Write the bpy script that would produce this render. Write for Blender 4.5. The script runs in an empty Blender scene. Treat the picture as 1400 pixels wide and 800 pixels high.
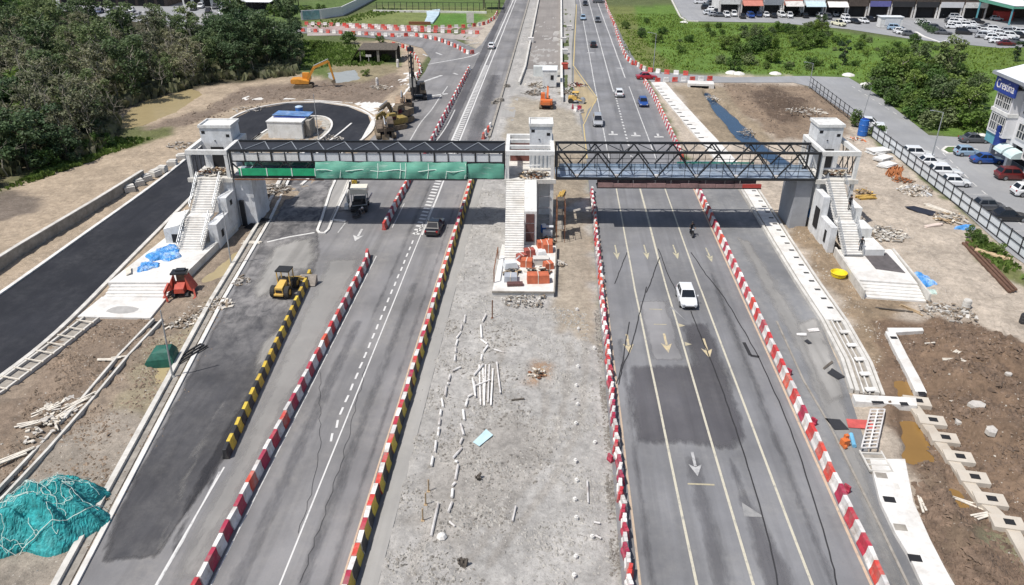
import bpy, math, random
import numpy as np
from mathutils import Vector, Matrix
from mathutils.geometry import tessellate_polygon

R = math.radians
random.seed(7)
scene = bpy.context.scene
COL = scene.collection

# ------------------------------------------------------------------ camera, sky, sun, exposure
CAM_H, FPX, YAW, PITCH = 36.0, 1050.0, math.atan(67 / math.hypot(553, 1050)), math.atan(553 / 1050)
cam_data = bpy.data.cameras.new('camera')
cam_data.sensor_width = 36.0
cam_data.lens = FPX / 1400 * 36.0
cam_data.clip_start, cam_data.clip_end = 0.5, 4000
cam = bpy.data.objects.new('camera', cam_data)
COL.objects.link(cam)
cam.location = (0, 0, CAM_H)
cam.rotation_euler = (math.pi / 2 - PITCH, 0, YAW)
scene.camera = cam

SUN_DIR = Vector((0.45, 0.30, -1.0)).normalized()          # the way the light travels
SUN_EL = math.asin(-SUN_DIR.z)
world = bpy.data.worlds.new('World')
scene.world = world
world.use_nodes = True
_nt = world.node_tree
_bg = _nt.nodes['Background']
_sky = _nt.nodes.new('ShaderNodeTexSky')
_sky.sky_type = 'NISHITA'
_sky.sun_disc = False
_sky.sun_elevation = SUN_EL
_sky.sun_rotation = math.atan2(-SUN_DIR.x, -SUN_DIR.y)
_sky.dust_density = 2.0
_nt.links.new(_sky.outputs[0], _bg.inputs[0])
_bg.inputs[1].default_value = 0.095
sun_data = bpy.data.lights.new('sun', 'SUN')
sun_data.energy = 4.0
sun_data.angle = R(0.6)
sun_data.color = (1.0, 0.96, 0.9)
sun = bpy.data.objects.new('sun', sun_data)
COL.objects.link(sun)
sun.rotation_euler = SUN_DIR.to_track_quat('-Z', 'Y').to_euler()
scene.view_settings.view_transform = 'Standard'
scene.view_settings.look = 'None'
scene.view_settings.gamma = 1.0
scene.view_settings.exposure = 0.22

# ------------------------------------------------------------------ surveying: where a point of the ground seen in the photo stands
_FW = Vector((-math.sin(YAW) * math.cos(PITCH), math.cos(YAW) * math.cos(PITCH), -math.sin(PITCH)))
_RT = Vector((math.cos(YAW), math.sin(YAW), 0))
_UP = Vector((-math.sin(YAW) * math.sin(PITCH), math.cos(YAW) * math.sin(PITCH), math.cos(PITCH)))


def G(px, py, z=0.0):
    d = _FW + _RT * ((px - 700) / FPX) - _UP * ((py - 400) / FPX)
    t = (z - CAM_H) / d.z
    return Vector((d.x * t, d.y * t, z))


def GL(pts, z=0.0):
    return [G(a, b, z) for a, b in pts]


# ------------------------------------------------------------------ mesh helpers
class MB:
    """collects geometry for ONE mesh object"""

    def __init__(self):
        self.v, self.f, self.m = [], [], []

    def add(self, vs, fs, mi=0):
        o = len(self.v)
        self.v += [tuple(p) for p in vs]
        self.f += [tuple(i + o for i in f) for f in fs]
        self.m += [mi] * len(fs)
        return self

    def box(self, c, s, rz=0.0, mi=0, taper=1.0):
        x, y, z = (k / 2 for k in s)
        ca, sa = math.cos(rz), math.sin(rz)
        vs = []
        for dz, t in ((-z, 1.0), (z, taper)):
            for dx, dy in ((-x, -y), (x, -y), (x, y), (-x, y)):
                a, b = dx * t, dy * t
                vs.append((c[0] + a * ca - b * sa, c[1] + a * sa + b * ca, c[2] + dz))
        return self.add(vs, [(3, 2, 1, 0), (4, 5, 6, 7), (0, 1, 5, 4), (1, 2, 6, 5), (2, 3, 7, 6), (3, 0, 4, 7)], mi)

    def bx(self, x0, x1, y0, y1, z0, z1, mi=0):
        return self.box(((x0 + x1) / 2, (y0 + y1) / 2, (z0 + z1) / 2), (x1 - x0, y1 - y0, z1 - z0), 0, mi)

    def bar(self, p, q, w, h=None, mi=0):
        """a square bar from p to q, w wide and h deep"""
        p, q = Vector(p), Vector(q)
        h = w if h is None else h
        d = (q - p)
        if d.length < 1e-6:
            return self
        d.normalize()
        u = d.cross(Vector((0, 0, 1)))
        if u.length < 1e-4:
            u = Vector((1, 0, 0))
        u.normalize()
        n = u.cross(d)
        vs = []
        for e in (p, q):
            for a, b in ((-1, -1), (1, -1), (1, 1), (-1, 1)):
                vs.append(e + u * (a * w / 2) + n * (b * h / 2))
        return self.add(vs, [(3, 2, 1, 0), (4, 5, 6, 7), (0, 1, 5, 4), (1, 2, 6, 5), (2, 3, 7, 6), (3, 0, 4, 7)], mi)

    def tube(self, p, q, r, r2=None, n=8, mi=0, cap=True):
        p, q = Vector(p), Vector(q)
        r2 = r if r2 is None else r2
        d = (q - p).normalized()
        u = d.cross(Vector((0, 0, 1)))
        if u.length < 1e-4:
            u = Vector((1, 0, 0))
        u.normalize()
        w = d.cross(u)
        vs = []
        for e, rr in ((p, r), (q, r2)):
            for k in range(n):
                a = 2 * math.pi * k / n
                vs.append(e + (u * math.cos(a) + w * math.sin(a)) * rr)
        fs = [(k, (k + 1) % n, n + (k + 1) % n, n + k) for k in range(n)]
        if cap:
            fs += [tuple(range(n - 1, -1, -1)), tuple(range(n, 2 * n))]
        return self.add(vs, fs, mi)

    def path(self, pts, r, n=6, mi=0):
        for a, b in zip(pts, pts[1:]):
            self.tube(a, b, r, n=n, mi=mi)
        return self

    def prism(self, poly, z0, z1, mi=0, top=True, bottom=False):
        """poly: list of (x,y); upright prism"""
        n = len(poly)
        pts = [(p[0], p[1]) for p in poly]
        area = sum(pts[i][0] * pts[(i + 1) % n][1] - pts[(i + 1) % n][0] * pts[i][1] for i in range(n))
        if area < 0:
            pts.reverse()
        vs = [(x, y, z0) for x, y in pts] + [(x, y, z1) for x, y in pts]
        fs = [(k, (k + 1) % n, n + (k + 1) % n, n + k) for k in range(n)]
        tris = tessellate_polygon([[Vector((x, y, 0)) for x, y in pts]])
        for t in tris:
            a, b, c = [pts[i] for i in t]
            if (b[0] - a[0]) * (c[1] - a[1]) - (b[1] - a[1]) * (c[0] - a[0]) < 0:
                t = (t[0], t[2], t[1])
            if top:
                fs.append(tuple(i + n for i in t))
            if bottom:
                fs.append((t[0], t[2], t[1]))
        return self.add(vs, fs, mi)

    def sheet(self, poly, z, mi=0):
        pts = [(p[0], p[1]) for p in poly]
        vs = [(x, y, z) for x, y in pts]
        fs = []
        for t in tessellate_polygon([[Vector((x, y, 0)) for x, y in pts]]):
            a, b, c = [pts[i] for i in t]
            if (b[0] - a[0]) * (c[1] - a[1]) - (b[1] - a[1]) * (c[0] - a[0]) < 0:
                t = (t[0], t[2], t[1])
            fs.append(tuple(t))
        return self.add(vs, fs, mi)

    def strip(self, pts, w, z=None, mi=0):
        """flat ribbon of width w along pts"""
        pts = [Vector(p) for p in pts]
        L, Rr = offset(pts, w / 2), offset(pts, -w / 2)
        for i in range(len(pts) - 1):
            q = [L[i], L[i + 1], Rr[i + 1], Rr[i]]
            if z is not None:
                q = [Vector((a.x, a.y, z)) for a in q]
            e1, e2 = q[1] - q[0], q[3] - q[0]
            if e1.x * e2.y - e1.y * e2.x < 0:
                q.reverse()
            self.add(q, [(0, 1, 2, 3)], mi)
        return self

    def wall(self, pts, w, z0, z1, mi=0):
        """upright wall of thickness w along a ground polyline"""
        pts = [Vector((p[0], p[1], 0)) for p in pts]
        L, Rr = offset(pts, w / 2), offset(pts, -w / 2)
        n = len(pts)
        vs = []
        for i in range(n):
            for P, z in ((L[i], z0), (L[i], z1), (Rr[i], z1), (Rr[i], z0)):
                vs.append((P.x, P.y, z))
        fs = []
        for i in range(n - 1):
            a, b = 4 * i, 4 * i + 4
            fs += [(a, a + 1, b + 1, b), (a + 1, a + 2, b + 2, b + 1), (a + 2, a + 3, b + 3, b + 2)]
        fs += [(0, 3, 2, 1), (4 * n - 4, 4 * n - 3, 4 * n - 2, 4 * n - 1)]
        return self.add(vs, fs, mi)

    def lathe(self, c, prof, n=12, mi=0):
        """prof: (radius, z) pairs, axis z"""
        vs, fs = [], []
        for r, z in prof:
            for k in range(n):
                a = 2 * math.pi * k / n
                vs.append((c[0] + r * math.cos(a), c[1] + r * math.sin(a), c[2] + z))
        for i in range(len(prof) - 1):
            for k in range(n):
                a, b = i * n + k, i * n + (k + 1) % n
                fs.append((a, b, b + n, a + n))
        fs += [tuple(range(n - 1, -1, -1)), tuple(range((len(prof) - 1) * n, len(prof) * n))]
        return self.add(vs, fs, mi)

    def xsec(self, secs, mi=0, caps=True):
        """loft through sections, each a list of the same number of points"""
        n = len(secs[0])
        vs = [p for s in secs for p in s]
        fs = []
        for i in range(len(secs) - 1):
            for k in range(n):
                a, b = i * n + k, i * n + (k + 1) % n
                fs.append((a, b, b + n, a + n))
        if caps:
            fs += [tuple(range(n - 1, -1, -1)), tuple(range((len(secs) - 1) * n, len(secs) * n))]
        return self.add(vs, fs, mi)

    def xf(self, M4, start=0):
        for i in range(start, len(self.v)):
            self.v[i] = tuple(M4 @ Vector(self.v[i]))
        return self


def offset(pts, d):
    out = []
    n = len(pts)
    for i in range(n):
        a, b = pts[max(i - 1, 0)], pts[min(i + 1, n - 1)]
        t = Vector((b[0] - a[0], b[1] - a[1], 0))
        t.normalize()
        out.append(Vector((pts[i][0] - t.y * d, pts[i][1] + t.x * d, pts[i][2] if len(pts[i]) > 2 else 0)))
    return out


def resample(pts, step):
    pts = [Vector(p) for p in pts]
    out = [pts[0].copy()]
    acc = 0.0
    for a, b in zip(pts, pts[1:]):
        L = (b - a).length
        t = step - acc
        while t <= L:
            out.append(a + (b - a) * (t / L))
            t += step
        acc = (acc + L) % step
    return out


def smooth_line(pts, k=6):
    """Catmull-Rom through points"""
    P = [Vector(p) for p in pts]
    P = [P[0] * 2 - P[1]] + P + [P[-1] * 2 - P[-2]]
    out = []
    for i in range(1, len(P) - 2):
        for j in range(k):
            t = j / k
            a, b, c, d = P[i - 1], P[i], P[i + 1], P[i + 2]
            out.append(0.5 * ((2 * b) + (c - a) * t + (2 * a - 5 * b + 4 * c - d) * t * t + (3 * b - a - 3 * c + d) * t ** 3))
    out.append(P[-2])
    return out


def obj(name, mb, mats, parent=None, loc=None, rz=0.0, smooth=False):
    me = bpy.data.meshes.new(name)
    me.from_pydata(mb.v, [], mb.f)
    if not isinstance(mats, (list, tuple)):
        mats = [mats]
    for m in mats:
        me.materials.append(m)
    if len(mats) > 1:
        me.polygons.foreach_set('material_index', mb.m)
    if smooth:
        me.polygons.foreach_set('use_smooth', [True] * len(me.polygons))
    me.update()
    o = bpy.data.objects.new(name, me)
    COL.objects.link(o)
    if parent is not None:
        o.parent = parent
    if loc is not None:
        o.location = loc
    o.rotation_euler[2] = rz
    return o


def tag(o, label, cat, group=None, kind=None):
    o['label'] = label
    o['category'] = cat
    if group:
        o['group'] = group
    if kind:
        o['kind'] = kind
    return o


def thing(name, label, cat, loc=(0, 0, 0), rz=0.0, group=None):
    o = bpy.data.objects.new(name, None)
    COL.objects.link(o)
    o.empty_display_size = 0.3
    o.location = loc
    o.rotation_euler[2] = rz
    return tag(o, label, cat, group)


def structure(name, mb, mats, kind='structure', smooth=False):
    o = obj(name, mb, mats, smooth=smooth)
    o['kind'] = kind
    return o


def dup(root, loc, rz=0.0, label=None, group=None, scale=None, mats=None):
    """copy a thing with its parts and sub-parts; mats maps old material names to new ones (object-level slots)"""
    def cp(o, par):
        c = o.copy()
        COL.objects.link(c)
        if par is not None:
            c.parent = par
        if mats and o.type == 'MESH':
            for i, s in enumerate(c.material_slots):
                if s.material and s.material.name in mats:
                    new = mats[s.material.name]
                    s.link = 'OBJECT'
                    s.material = new
        for ch in list(o.children):
            cp(ch, c)
        return c
    r = cp(root, None)
    r.location = loc
    r.rotation_euler = (root.rotation_euler[0], root.rotation_euler[1], rz)
    if scale is not None:
        r.scale = (scale,) * 3 if not isinstance(scale, (tuple, list)) else scale
    if label:
        r['label'] = label
    if group:
        r['group'] = group
    return r


# ------------------------------------------------------------------ materials
def _mix(nt, a, b, fac):
    n = nt.nodes.new('ShaderNodeMix')
    n.data_type = 'RGBA'
    for i, v in ((6, a), (7, b)):
        if isinstance(v, (tuple, list)):
            n.inputs[i].default_value = (*v[:3], 1)
        else:
            nt.links.new(v, n.inputs[i])
    if isinstance(fac, (int, float)):
        n.inputs[0].default_value = fac
    else:
        nt.links.new(fac, n.inputs[0])
    return n.outputs[2]


def _noise(nt, vec, scale, detail=4, rough=0.6, sc=None, dist=0.0):
    if sc is not None:
        mp = nt.nodes.new('ShaderNodeMapping')
        mp.inputs['Scale'].default_value = sc
        nt.links.new(vec, mp.inputs[0])
        vec = mp.outputs[0]
    n = nt.nodes.new('ShaderNodeTexNoise')
    n.inputs['Scale'].default_value = scale
    n.inputs['Detail'].default_value = detail
    n.inputs['Roughness'].default_value = rough
    n.inputs['Distortion'].default_value = dist
    nt.links.new(vec, n.inputs['Vector'])
    return n.outputs[0]


def _ramp(nt, fac, lo, hi, a=0.0, b=1.0):
    n = nt.nodes.new('ShaderNodeMapRange')
    n.inputs[1].default_value, n.inputs[2].default_value = lo, hi
    n.inputs[3].default_value, n.inputs[4].default_value = a, b
    nt.links.new(fac, n.inputs[0])
    return n.outputs[0]


def _math(nt, op, a, b=None):
    n = nt.nodes.new('ShaderNodeMath')
    n.operation = op
    for i, v in enumerate((a, b)):
        if v is None:
            continue
        if isinstance(v, (int, float)):
            n.inputs[i].default_value = v
        else:
            nt.links.new(v, n.inputs[i])
    return n.outputs[0]


def _new(name, rough, metal=0.0):
    m = bpy.data.materials.new(name)
    m.use_nodes = True
    nt = m.node_tree
    b = nt.nodes['Principled BSDF']
    b.inputs['Roughness'].default_value = rough
    b.inputs['Metallic'].default_value = metal
    tc = nt.nodes.new('ShaderNodeTexCoord')
    return m, nt, b, tc.outputs['Object']


def mul(c, k):
    return tuple(min(1.0, v * k) for v in c)


def M(name, col, rough=0.75, var=0.18, scale=2.0, bump=0.0, metal=0.0, dirt=None, dirt_amt=0.5, dirt_scale=0.6, spec=None, rnd=0.0, streak=0.0):
    m, nt, b, vec = _new(name, rough, metal)
    if rnd:      # every copy wears its own dirt
        oi = nt.nodes.new('ShaderNodeObjectInfo')
        cb = nt.nodes.new('ShaderNodeVectorMath'); cb.operation = 'ADD'
        nt.links.new(vec, cb.inputs[0]); nt.links.new(_math(nt, 'MULTIPLY', oi.outputs['Random'], 97.0), cb.inputs[1])
        vec = cb.outputs[0]
    n1 = _noise(nt, vec, scale, 5, 0.65)
    c = _mix(nt, mul(col, 1 - var), mul(col, 1 + var), _ramp(nt, n1, 0.3, 0.7))
    if dirt:
        n2 = _noise(nt, vec, dirt_scale, 6, 0.7)
        c = _mix(nt, c, dirt, _ramp(nt, n2, 0.48, 0.72, 0, dirt_amt))
    if streak:
        n3 = _noise(nt, vec, 1.0, 5, 0.7, sc=(2.2, 2.2, 0.16))
        c = _mix(nt, c, mul(col, 0.5), _ramp(nt, n3, 0.5, 0.8, 0, streak))
    if rnd:
        oi = nt.nodes.new('ShaderNodeObjectInfo')
        hs = nt.nodes.new('ShaderNodeHueSaturation')
        nt.links.new(_ramp(nt, oi.outputs['Random'], 0, 1, 1 - rnd, 1 + rnd), hs.inputs['Value'])
        nt.links.new(_ramp(nt, oi.outputs['Random'], 0, 1, 0.5 - rnd * 0.06, 0.5 + rnd * 0.06), hs.inputs['Hue'])
        nt.links.new(c, hs.inputs['Color'])
        c = hs.outputs[0]
    nt.links.new(c, b.inputs['Base Color'])
    if spec is not None:
        b.inputs['Specular IOR Level'].default_value = spec
    if bump:
        bp = nt.nodes.new('ShaderNodeBump')
        bp.inputs['Strength'].default_value = bump
        bp.inputs['Distance'].default_value = 0.05
        nt.links.new(_noise(nt, vec, scale * 4, 4, 0.7), bp.inputs['Height'])
        nt.links.new(bp.outputs[0], b.inputs['Normal'])
    return m


def _mud_y(nt, vec):
    sx = nt.nodes.new('ShaderNodeSeparateXYZ'); nt.links.new(vec, sx.inputs[0])
    return _ramp(nt, sx.outputs[1], 52, 66, .12, 1.0)


def asphalt(name, col, dust, dust_amt=0.5, streak=0.35, patch=0.25, rough=0.85, mud=None, fade=False):
    m, nt, b, vec = _new(name, rough)
    fine = _noise(nt, vec, 9, 4, 0.8)
    big = _noise(nt, vec, 0.11, 4, 0.55)
    st = _noise(nt, vec, 1.0, 4, 0.6, sc=(0.75, 0.022, 1.0))
    c = _mix(nt, mul(col, 1 - patch), mul(col, 1 + patch), _ramp(nt, big, 0.32, 0.68))
    c = _mix(nt, c, mul(col, 1 - streak), _ramp(nt, st, 0.45, 0.75, 0, 0.9))
    du = _math(nt, 'MULTIPLY', _ramp(nt, _noise(nt, vec, 0.28, 6, 0.7, sc=(1, 0.5, 1)), 0.42, 0.75), _ramp(nt, _noise(nt, vec, 1.3, 5, 0.7), 0.3, 0.65))
    c = _mix(nt, c, dust, _math(nt, 'MULTIPLY', du, dust_amt))
    if mud:
        c = _mix(nt, c, mud, _math(nt, 'MULTIPLY', _math(nt, 'MULTIPLY', _mud_y(nt, vec), _ramp(nt, _noise(nt, vec, 0.2, 5, 0.62, dist=.6), 0.3, 0.54, 0, 1.0)), _ramp(nt, _noise(nt, vec, 0.9, 5, 0.72, sc=(1, .6, 1), dist=.4), 0.34, 0.6, .1, 1)))
    c = _mix(nt, c, mul(col, 0.55), _ramp(nt, fine, 0.52, 0.85, 0, 0.4))
    c = _mix(nt, c, mul(dust, 1.0), _ramp(nt, _noise(nt, vec, 4.5, 3, 0.8), 0.63, 0.8, 0, 0.35))
    nt.links.new(c, b.inputs['Base Color'])
    b.inputs['Specular IOR Level'].default_value = 0.25
    bp = nt.nodes.new('ShaderNodeBump')
    bp.inputs['Strength'].default_value = 0.25
    bp.inputs['Distance'].default_value = 0.02
    nt.links.new(fine, bp.inputs['Height'])
    nt.links.new(bp.outputs[0], b.inputs['Normal'])
    if fade:
        at = nt.nodes.new('ShaderNodeAttribute'); at.attribute_name = 'cover'
        f = _math(nt, 'ADD', at.outputs['Fac'], _ramp(nt, _noise(nt, vec, 1.3, 5, 0.7, sc=(1, .28, 1)), .3, .7, -.26, .26))
        f = _math(nt, 'MULTIPLY', _ramp(nt, f, .2, .75), fade)
        tr = nt.nodes.new('ShaderNodeBsdfTransparent'); mx = nt.nodes.new('ShaderNodeMixShader')
        nt.links.new(f, mx.inputs[0]); nt.links.new(tr.outputs[0], mx.inputs[1]); nt.links.new(b.outputs[0], mx.inputs[2])
        nt.links.new(mx.outputs[0], nt.nodes['Material Output'].inputs['Surface'])
    return m


def paint(name, col, under, wear=0.5, scale=2.2):
    m, nt, b, vec = _new(name, 0.7)
    n = _noise(nt, vec, scale, 6, 0.8)
    c = _mix(nt, col, under, _ramp(nt, n, 0.62 - wear * 0.3, 0.78 - wear * 0.2, 0, 0.9))
    nt.links.new(c, b.inputs['Base Color'])
    return m


def glossy(name, col, rough=0.25, metal=0.0, coat=0.6):
    m, nt, b, vec = _new(name, rough, metal)
    n = _noise(nt, vec, 2.5, 4, 0.6)
    c = _mix(nt, mul(col, 0.93), mul(col, 1.05), n)
    nt.links.new(c, b.inputs['Base Color'])
    b.inputs['Coat Weight'].default_value = coat
    b.inputs['Coat Roughness'].default_value = 0.08
    return m


CONC = (0.44, 0.425, 0.40)
M_white = M('white_render', (0.67, 0.67, 0.655), 0.85, 0.1, 1.5, 0.15, dirt=(0.36, 0.34, 0.30), dirt_amt=0.55, dirt_scale=0.8, streak=0.55)
M_conc = M('pale_concrete', (0.56, 0.54, 0.50), 0.9, 0.16, 1.2, 0.2, dirt=(0.30, 0.27, 0.23), dirt_amt=0.6, dirt_scale=0.5)
M_conc_lt = M('fresh_concrete', (0.66, 0.645, 0.615), 0.9, 0.12, 1.0, 0.2, dirt=(0.40, 0.36, 0.31), dirt_amt=0.6, dirt_scale=0.45, streak=0.3)
M_conc_dk = M('weathered_concrete', (0.30, 0.275, 0.24), 0.9, 0.25, 1.5, 0.25, dirt=(0.14, 0.12, 0.10), dirt_amt=0.6)
M_steel = M('dark_steel', (0.028, 0.03, 0.034), 0.5, 0.25, 3, metal=0.3)
M_steel_lt = M('galvanised_steel', (0.42, 0.44, 0.46), 0.45, 0.12, 3, metal=0.5)
M_rust = M('rusty_steel', (0.20, 0.085, 0.04), 0.85, 0.35, 4, 0.3, dirt=(0.09, 0.05, 0.03))
M_black = M('black_plastic', (0.02, 0.02, 0.022), 0.6, 0.2, 3)
M_rubber = M('tyre_rubber', (0.025, 0.025, 0.026), 0.85, 0.3, 6, dirt=(0.12, 0.10, 0.08), dirt_amt=0.3)
M_wood = M('raw_timber', (0.42, 0.31, 0.19), 0.85, 0.25, 4, 0.2)
M_wood_pale = M('bleached_timber', (0.62, 0.57, 0.49), 0.85, 0.2, 4, 0.2)
M_wood_dk = M('weathered_timber', (0.10, 0.085, 0.07), 0.9, 0.4, 3, 0.3)
M_glass = glossy('tinted_glass', (0.012, 0.015, 0.02), 0.06, 0.0, 0.0)
M_red = M('red_plastic', (0.46, 0.035, 0.05), 0.65, 0.25, 2.5, dirt=(0.34, 0.20, 0.18), dirt_amt=0.9, dirt_scale=1.1, rnd=0.3)
M_wht = M('white_plastic', (0.66, 0.64, 0.62), 0.7, 0.14, 2.5, dirt=(0.33, 0.28, 0.24), dirt_amt=0.95, dirt_scale=1.0, rnd=0.2)
M_yel = M('yellow_paint', (0.60, 0.42, 0.05), 0.6, 0.2, 2.5, dirt=(0.25, 0.2, 0.1), dirt_amt=0.5, dirt_scale=1.5, rnd=0.12)
M_blk = M('black_paint', (0.03, 0.03, 0.032), 0.6, 0.3, 2.5, dirt=(0.14, 0.12, 0.10), dirt_amt=0.5, dirt_scale=1.5)
M_blue = M('blue_plastic', (0.02, 0.12, 0.42), 0.45, 0.15, 2)
M_bluetarp = M('blue_tarpaulin', (0.06, 0.27, 0.62), 0.5, 0.35, 1.4, 0.5, dirt=(0.65, 0.68, 0.70), dirt_amt=0.8, dirt_scale=0.9)
M_orange = M('orange_machine_paint', (0.62, 0.16, 0.04), 0.5, 0.15, 2, dirt=(0.25, 0.15, 0.10), dirt_amt=0.4)
M_yelmach = M('yellow_machine_paint', (0.62, 0.40, 0.10), 0.5, 0.18, 2, dirt=(0.28, 0.22, 0.14), dirt_amt=0.55)
M_redmach = M('red_machine_paint', (0.42, 0.06, 0.035), 0.5, 0.2, 2, dirt=(0.18, 0.09, 0.07), dirt_amt=0.5)
M_dirtmach = M('muddy_machine_paint', (0.15, 0.115, 0.075), 0.8, 0.45, 1.5, 0.3, dirt=(0.30, 0.25, 0.19), dirt_amt=0.7)
M_pale_panel = M('pale_panel', (0.62, 0.64, 0.66), 0.5, 0.08, 1.5)
M_skin = M('skin', (0.34, 0.2, 0.13), 0.6, 0.08, 6)

# ================================================================== THE GROUND
def _hash(ix, iy, s):
    h = np.sin(ix * 127.1 + iy * 311.7 + s * 74.7) * 43758.5453
    return h - np.floor(h)


def vnoise(x, y, s=0):
    ix, iy = np.floor(x), np.floor(y)
    fx, fy = x - ix, y - iy
    fx, fy = fx * fx * (3 - 2 * fx), fy * fy * (3 - 2 * fy)
    a, b = _hash(ix, iy, s), _hash(ix + 1, iy, s)
    c, d = _hash(ix, iy + 1, s), _hash(ix + 1, iy + 1, s)
    return (a * (1 - fx) + b * fx) * (1 - fy) + (c * (1 - fx) + d * fx) * fy


def fbm(x, y, s=0, oct=4):
    t, amp, tot = 0, 1.0, 0.0
    for k in range(oct):
        t = t + amp * vnoise(x * 2 ** k, y * 2 ** k, s + k * 7)
        tot += amp
        amp *= 0.55
    return t / tot


def inpoly(x, y, poly):
    r = np.zeros(x.shape, bool)
    n = len(poly)
    for i in range(n):
        x0, y0 = poly[i][0], poly[i][1]
        x1, y1 = poly[(i + 1) % n][0], poly[(i + 1) % n][1]
        if y0 == y1:
            continue
        c = ((y0 > y) != (y1 > y)) & (x < (x1 - x0) * (y - y0) / (y1 - y0) + x0)
        r ^= c
    return r


def axis(lo, hi, a, b, fine, grow):
    c = list(np.arange(a, b, fine))
    s, v = fine, b
    while v < hi:
        c.append(v); s *= grow; v += s
    c.append(hi)
    s, v = fine, a
    pre = []
    while v > lo:
        s *= grow; v -= s; pre.append(max(v, lo))
    return np.array(sorted(set(round(k, 4) for k in pre + c)))


gx = axis(-1500, 1500, -62, 56, 0.33, 1.06)
gy = axis(-30, 2600, 26, 112, 0.33, 1.02)
X, Y = np.meshgrid(gx, gy)
# outlines wander a little, as trodden and tipped earth does
WX = X + (fbm(X * 0.5, Y * 0.5, 3) - 0.5) * 3.0
WY = Y + (fbm(X * 0.5, Y * 0.5, 11) - 0.5) * 3.0
FX = X + (fbm(X * 1.3, Y * 1.3, 23) - 0.5) * 1.0
FY = Y + (fbm(X * 1.3, Y * 1.3, 31) - 0.5) * 1.0

SOIL = (0.385, 0.31, 0.23)
colr = np.empty(X.shape + (3,))
colr[:] = (0.10, 0.12, 0.05)
rough = np.full(X.shape, 0.15)
wet = np.zeros(X.shape)


def zone(poly, c, r, crisp=False, w=0.0):
    xx, yy = (FX, FY) if crisp else (WX, WY)
    m = inpoly(xx, yy, poly)
    colr[m] = c
    rough[m] = r
    wet[m] = w
    return m


def W(*p):
    return [Vector((a, b, 0)) for a, b in p]


# far country, then the cleared land on the left, the wood's floor, the strips beside the roads, the fields
zone(W((-150, 20), (-26, 20), (-26, 128), (-30, 170), (-33, 215), (-62, 205), (-95, 176), (-150, 170)), SOIL, 0.22)
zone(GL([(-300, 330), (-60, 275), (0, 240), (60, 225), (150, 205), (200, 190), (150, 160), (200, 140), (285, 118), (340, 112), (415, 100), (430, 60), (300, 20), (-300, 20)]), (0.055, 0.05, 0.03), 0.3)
zone(GL([(-60, 275), (0, 245), (80, 220), (160, 192), (170, 175), (230, 172), (240, 186), (130, 215), (0, 262)]), (0.13, 0.14, 0.06), 0.3)
zone(GL([(0, 262), (60, 268), (50, 290), (20, 300), (-80, 310)]), (0.17, 0.14, 0.115), 0.2)
zone(GL([(190, 178), (280, 150), (330, 120), (420, 112), (545, 100), (555, 112), (520, 145), (400, 135), (320, 148), (250, 175)]), (0.21, 0.165, 0.13), 0.35)
zone(GL([(410, 100), (415, 52), (470, 58), (545, 72), (548, 90), (520, 103), (470, 112)]), (0.11, 0.15, 0.045), 0.2)
zone(GL([(452, 88), (540, 88), (545, 98), (500, 112), (450, 112)]), (0.26, 0.22, 0.14), 0.2)
zone(GL([(400, 45), (420, 30), (470, 25), (520, 10), (690, 10), (672, 36), (600, 37), (480, 32)]), (0.17, 0.20, 0.07), 0.1)
zone(GL([(575, 36), (600, 18), (650, 17), (668, 26), (640, 35)]), (0.10, 0.20, 0.04), 0.1)
zone(GL([(340, 30), (370, 4), (440, 0), (520, -8), (690, -8), (690, 12), (600, 8), (500, 6), (430, 30)]), (0.10, 0.15, 0.045), 0.2)
zone(GL([(640, 38), (690, 18), (700, 20), (660, 76), (640, 62)]), (0.42, 0.37, 0.31), 0.1)
# strip between the new road and the slip road
zone(W((-70, 20), (-27, 20), (-27, 26), (-36.5, 100), (-40, 112), (-47, 112), (-43.2, 76), (-46, 54), (-55, 35)), (0.27, 0.215, 0.165), 0.45)
zone(GL([(150, 560), (190, 500), (215, 462), (250, 455), (300, 400), (350, 345), (372, 310), (385, 300), (300, 470), (240, 560), (190, 600)]), (0.30, 0.255, 0.175), 0.2, w=0.35)
zone(GL([(-20, 700), (60, 610), (160, 560), (240, 570), (100, 800), (-20, 830)]), (0.31, 0.27, 0.225), 0.3)
zone(GL([(60, 500), (130, 435), (215, 432), (160, 500), (40, 600), (0, 640), (-20, 600)]), (0.24, 0.185, 0.14), 0.5)
# median
zone(W((-10.6, 20), (5.0, 20), (5.0, 150), (1.1, 153), (1.1, 420), (-10.6, 420)), (0.385, 0.37, 0.35), 0.17, True)
zone(GL([(758, 290), (805, 290), (812, 400), (820, 470), (760, 450), (750, 400)]), (0.34, 0.29, 0.23), 0.12)
zone(GL([(745, 190), (800, 190), (806, 270), (752, 290)]), (0.30, 0.25, 0.19), 0.2)
zone(GL([(690, 180), (700, 130), (745, 140), (780, 150), (800, 185), (800, 210), (690, 210)]), (0.36, 0.32, 0.26), 0.15)
zone(GL([(716, 500), (735, 492), (758, 505), (752, 522), (722, 522)]), (0.30, 0.2, 0.13), 0.12)
zone(GL([(590, 600), (700, 560), (760, 600), (700, 700), (610, 760), (560, 720)]), (0.33, 0.31, 0.285), 0.14)
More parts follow.
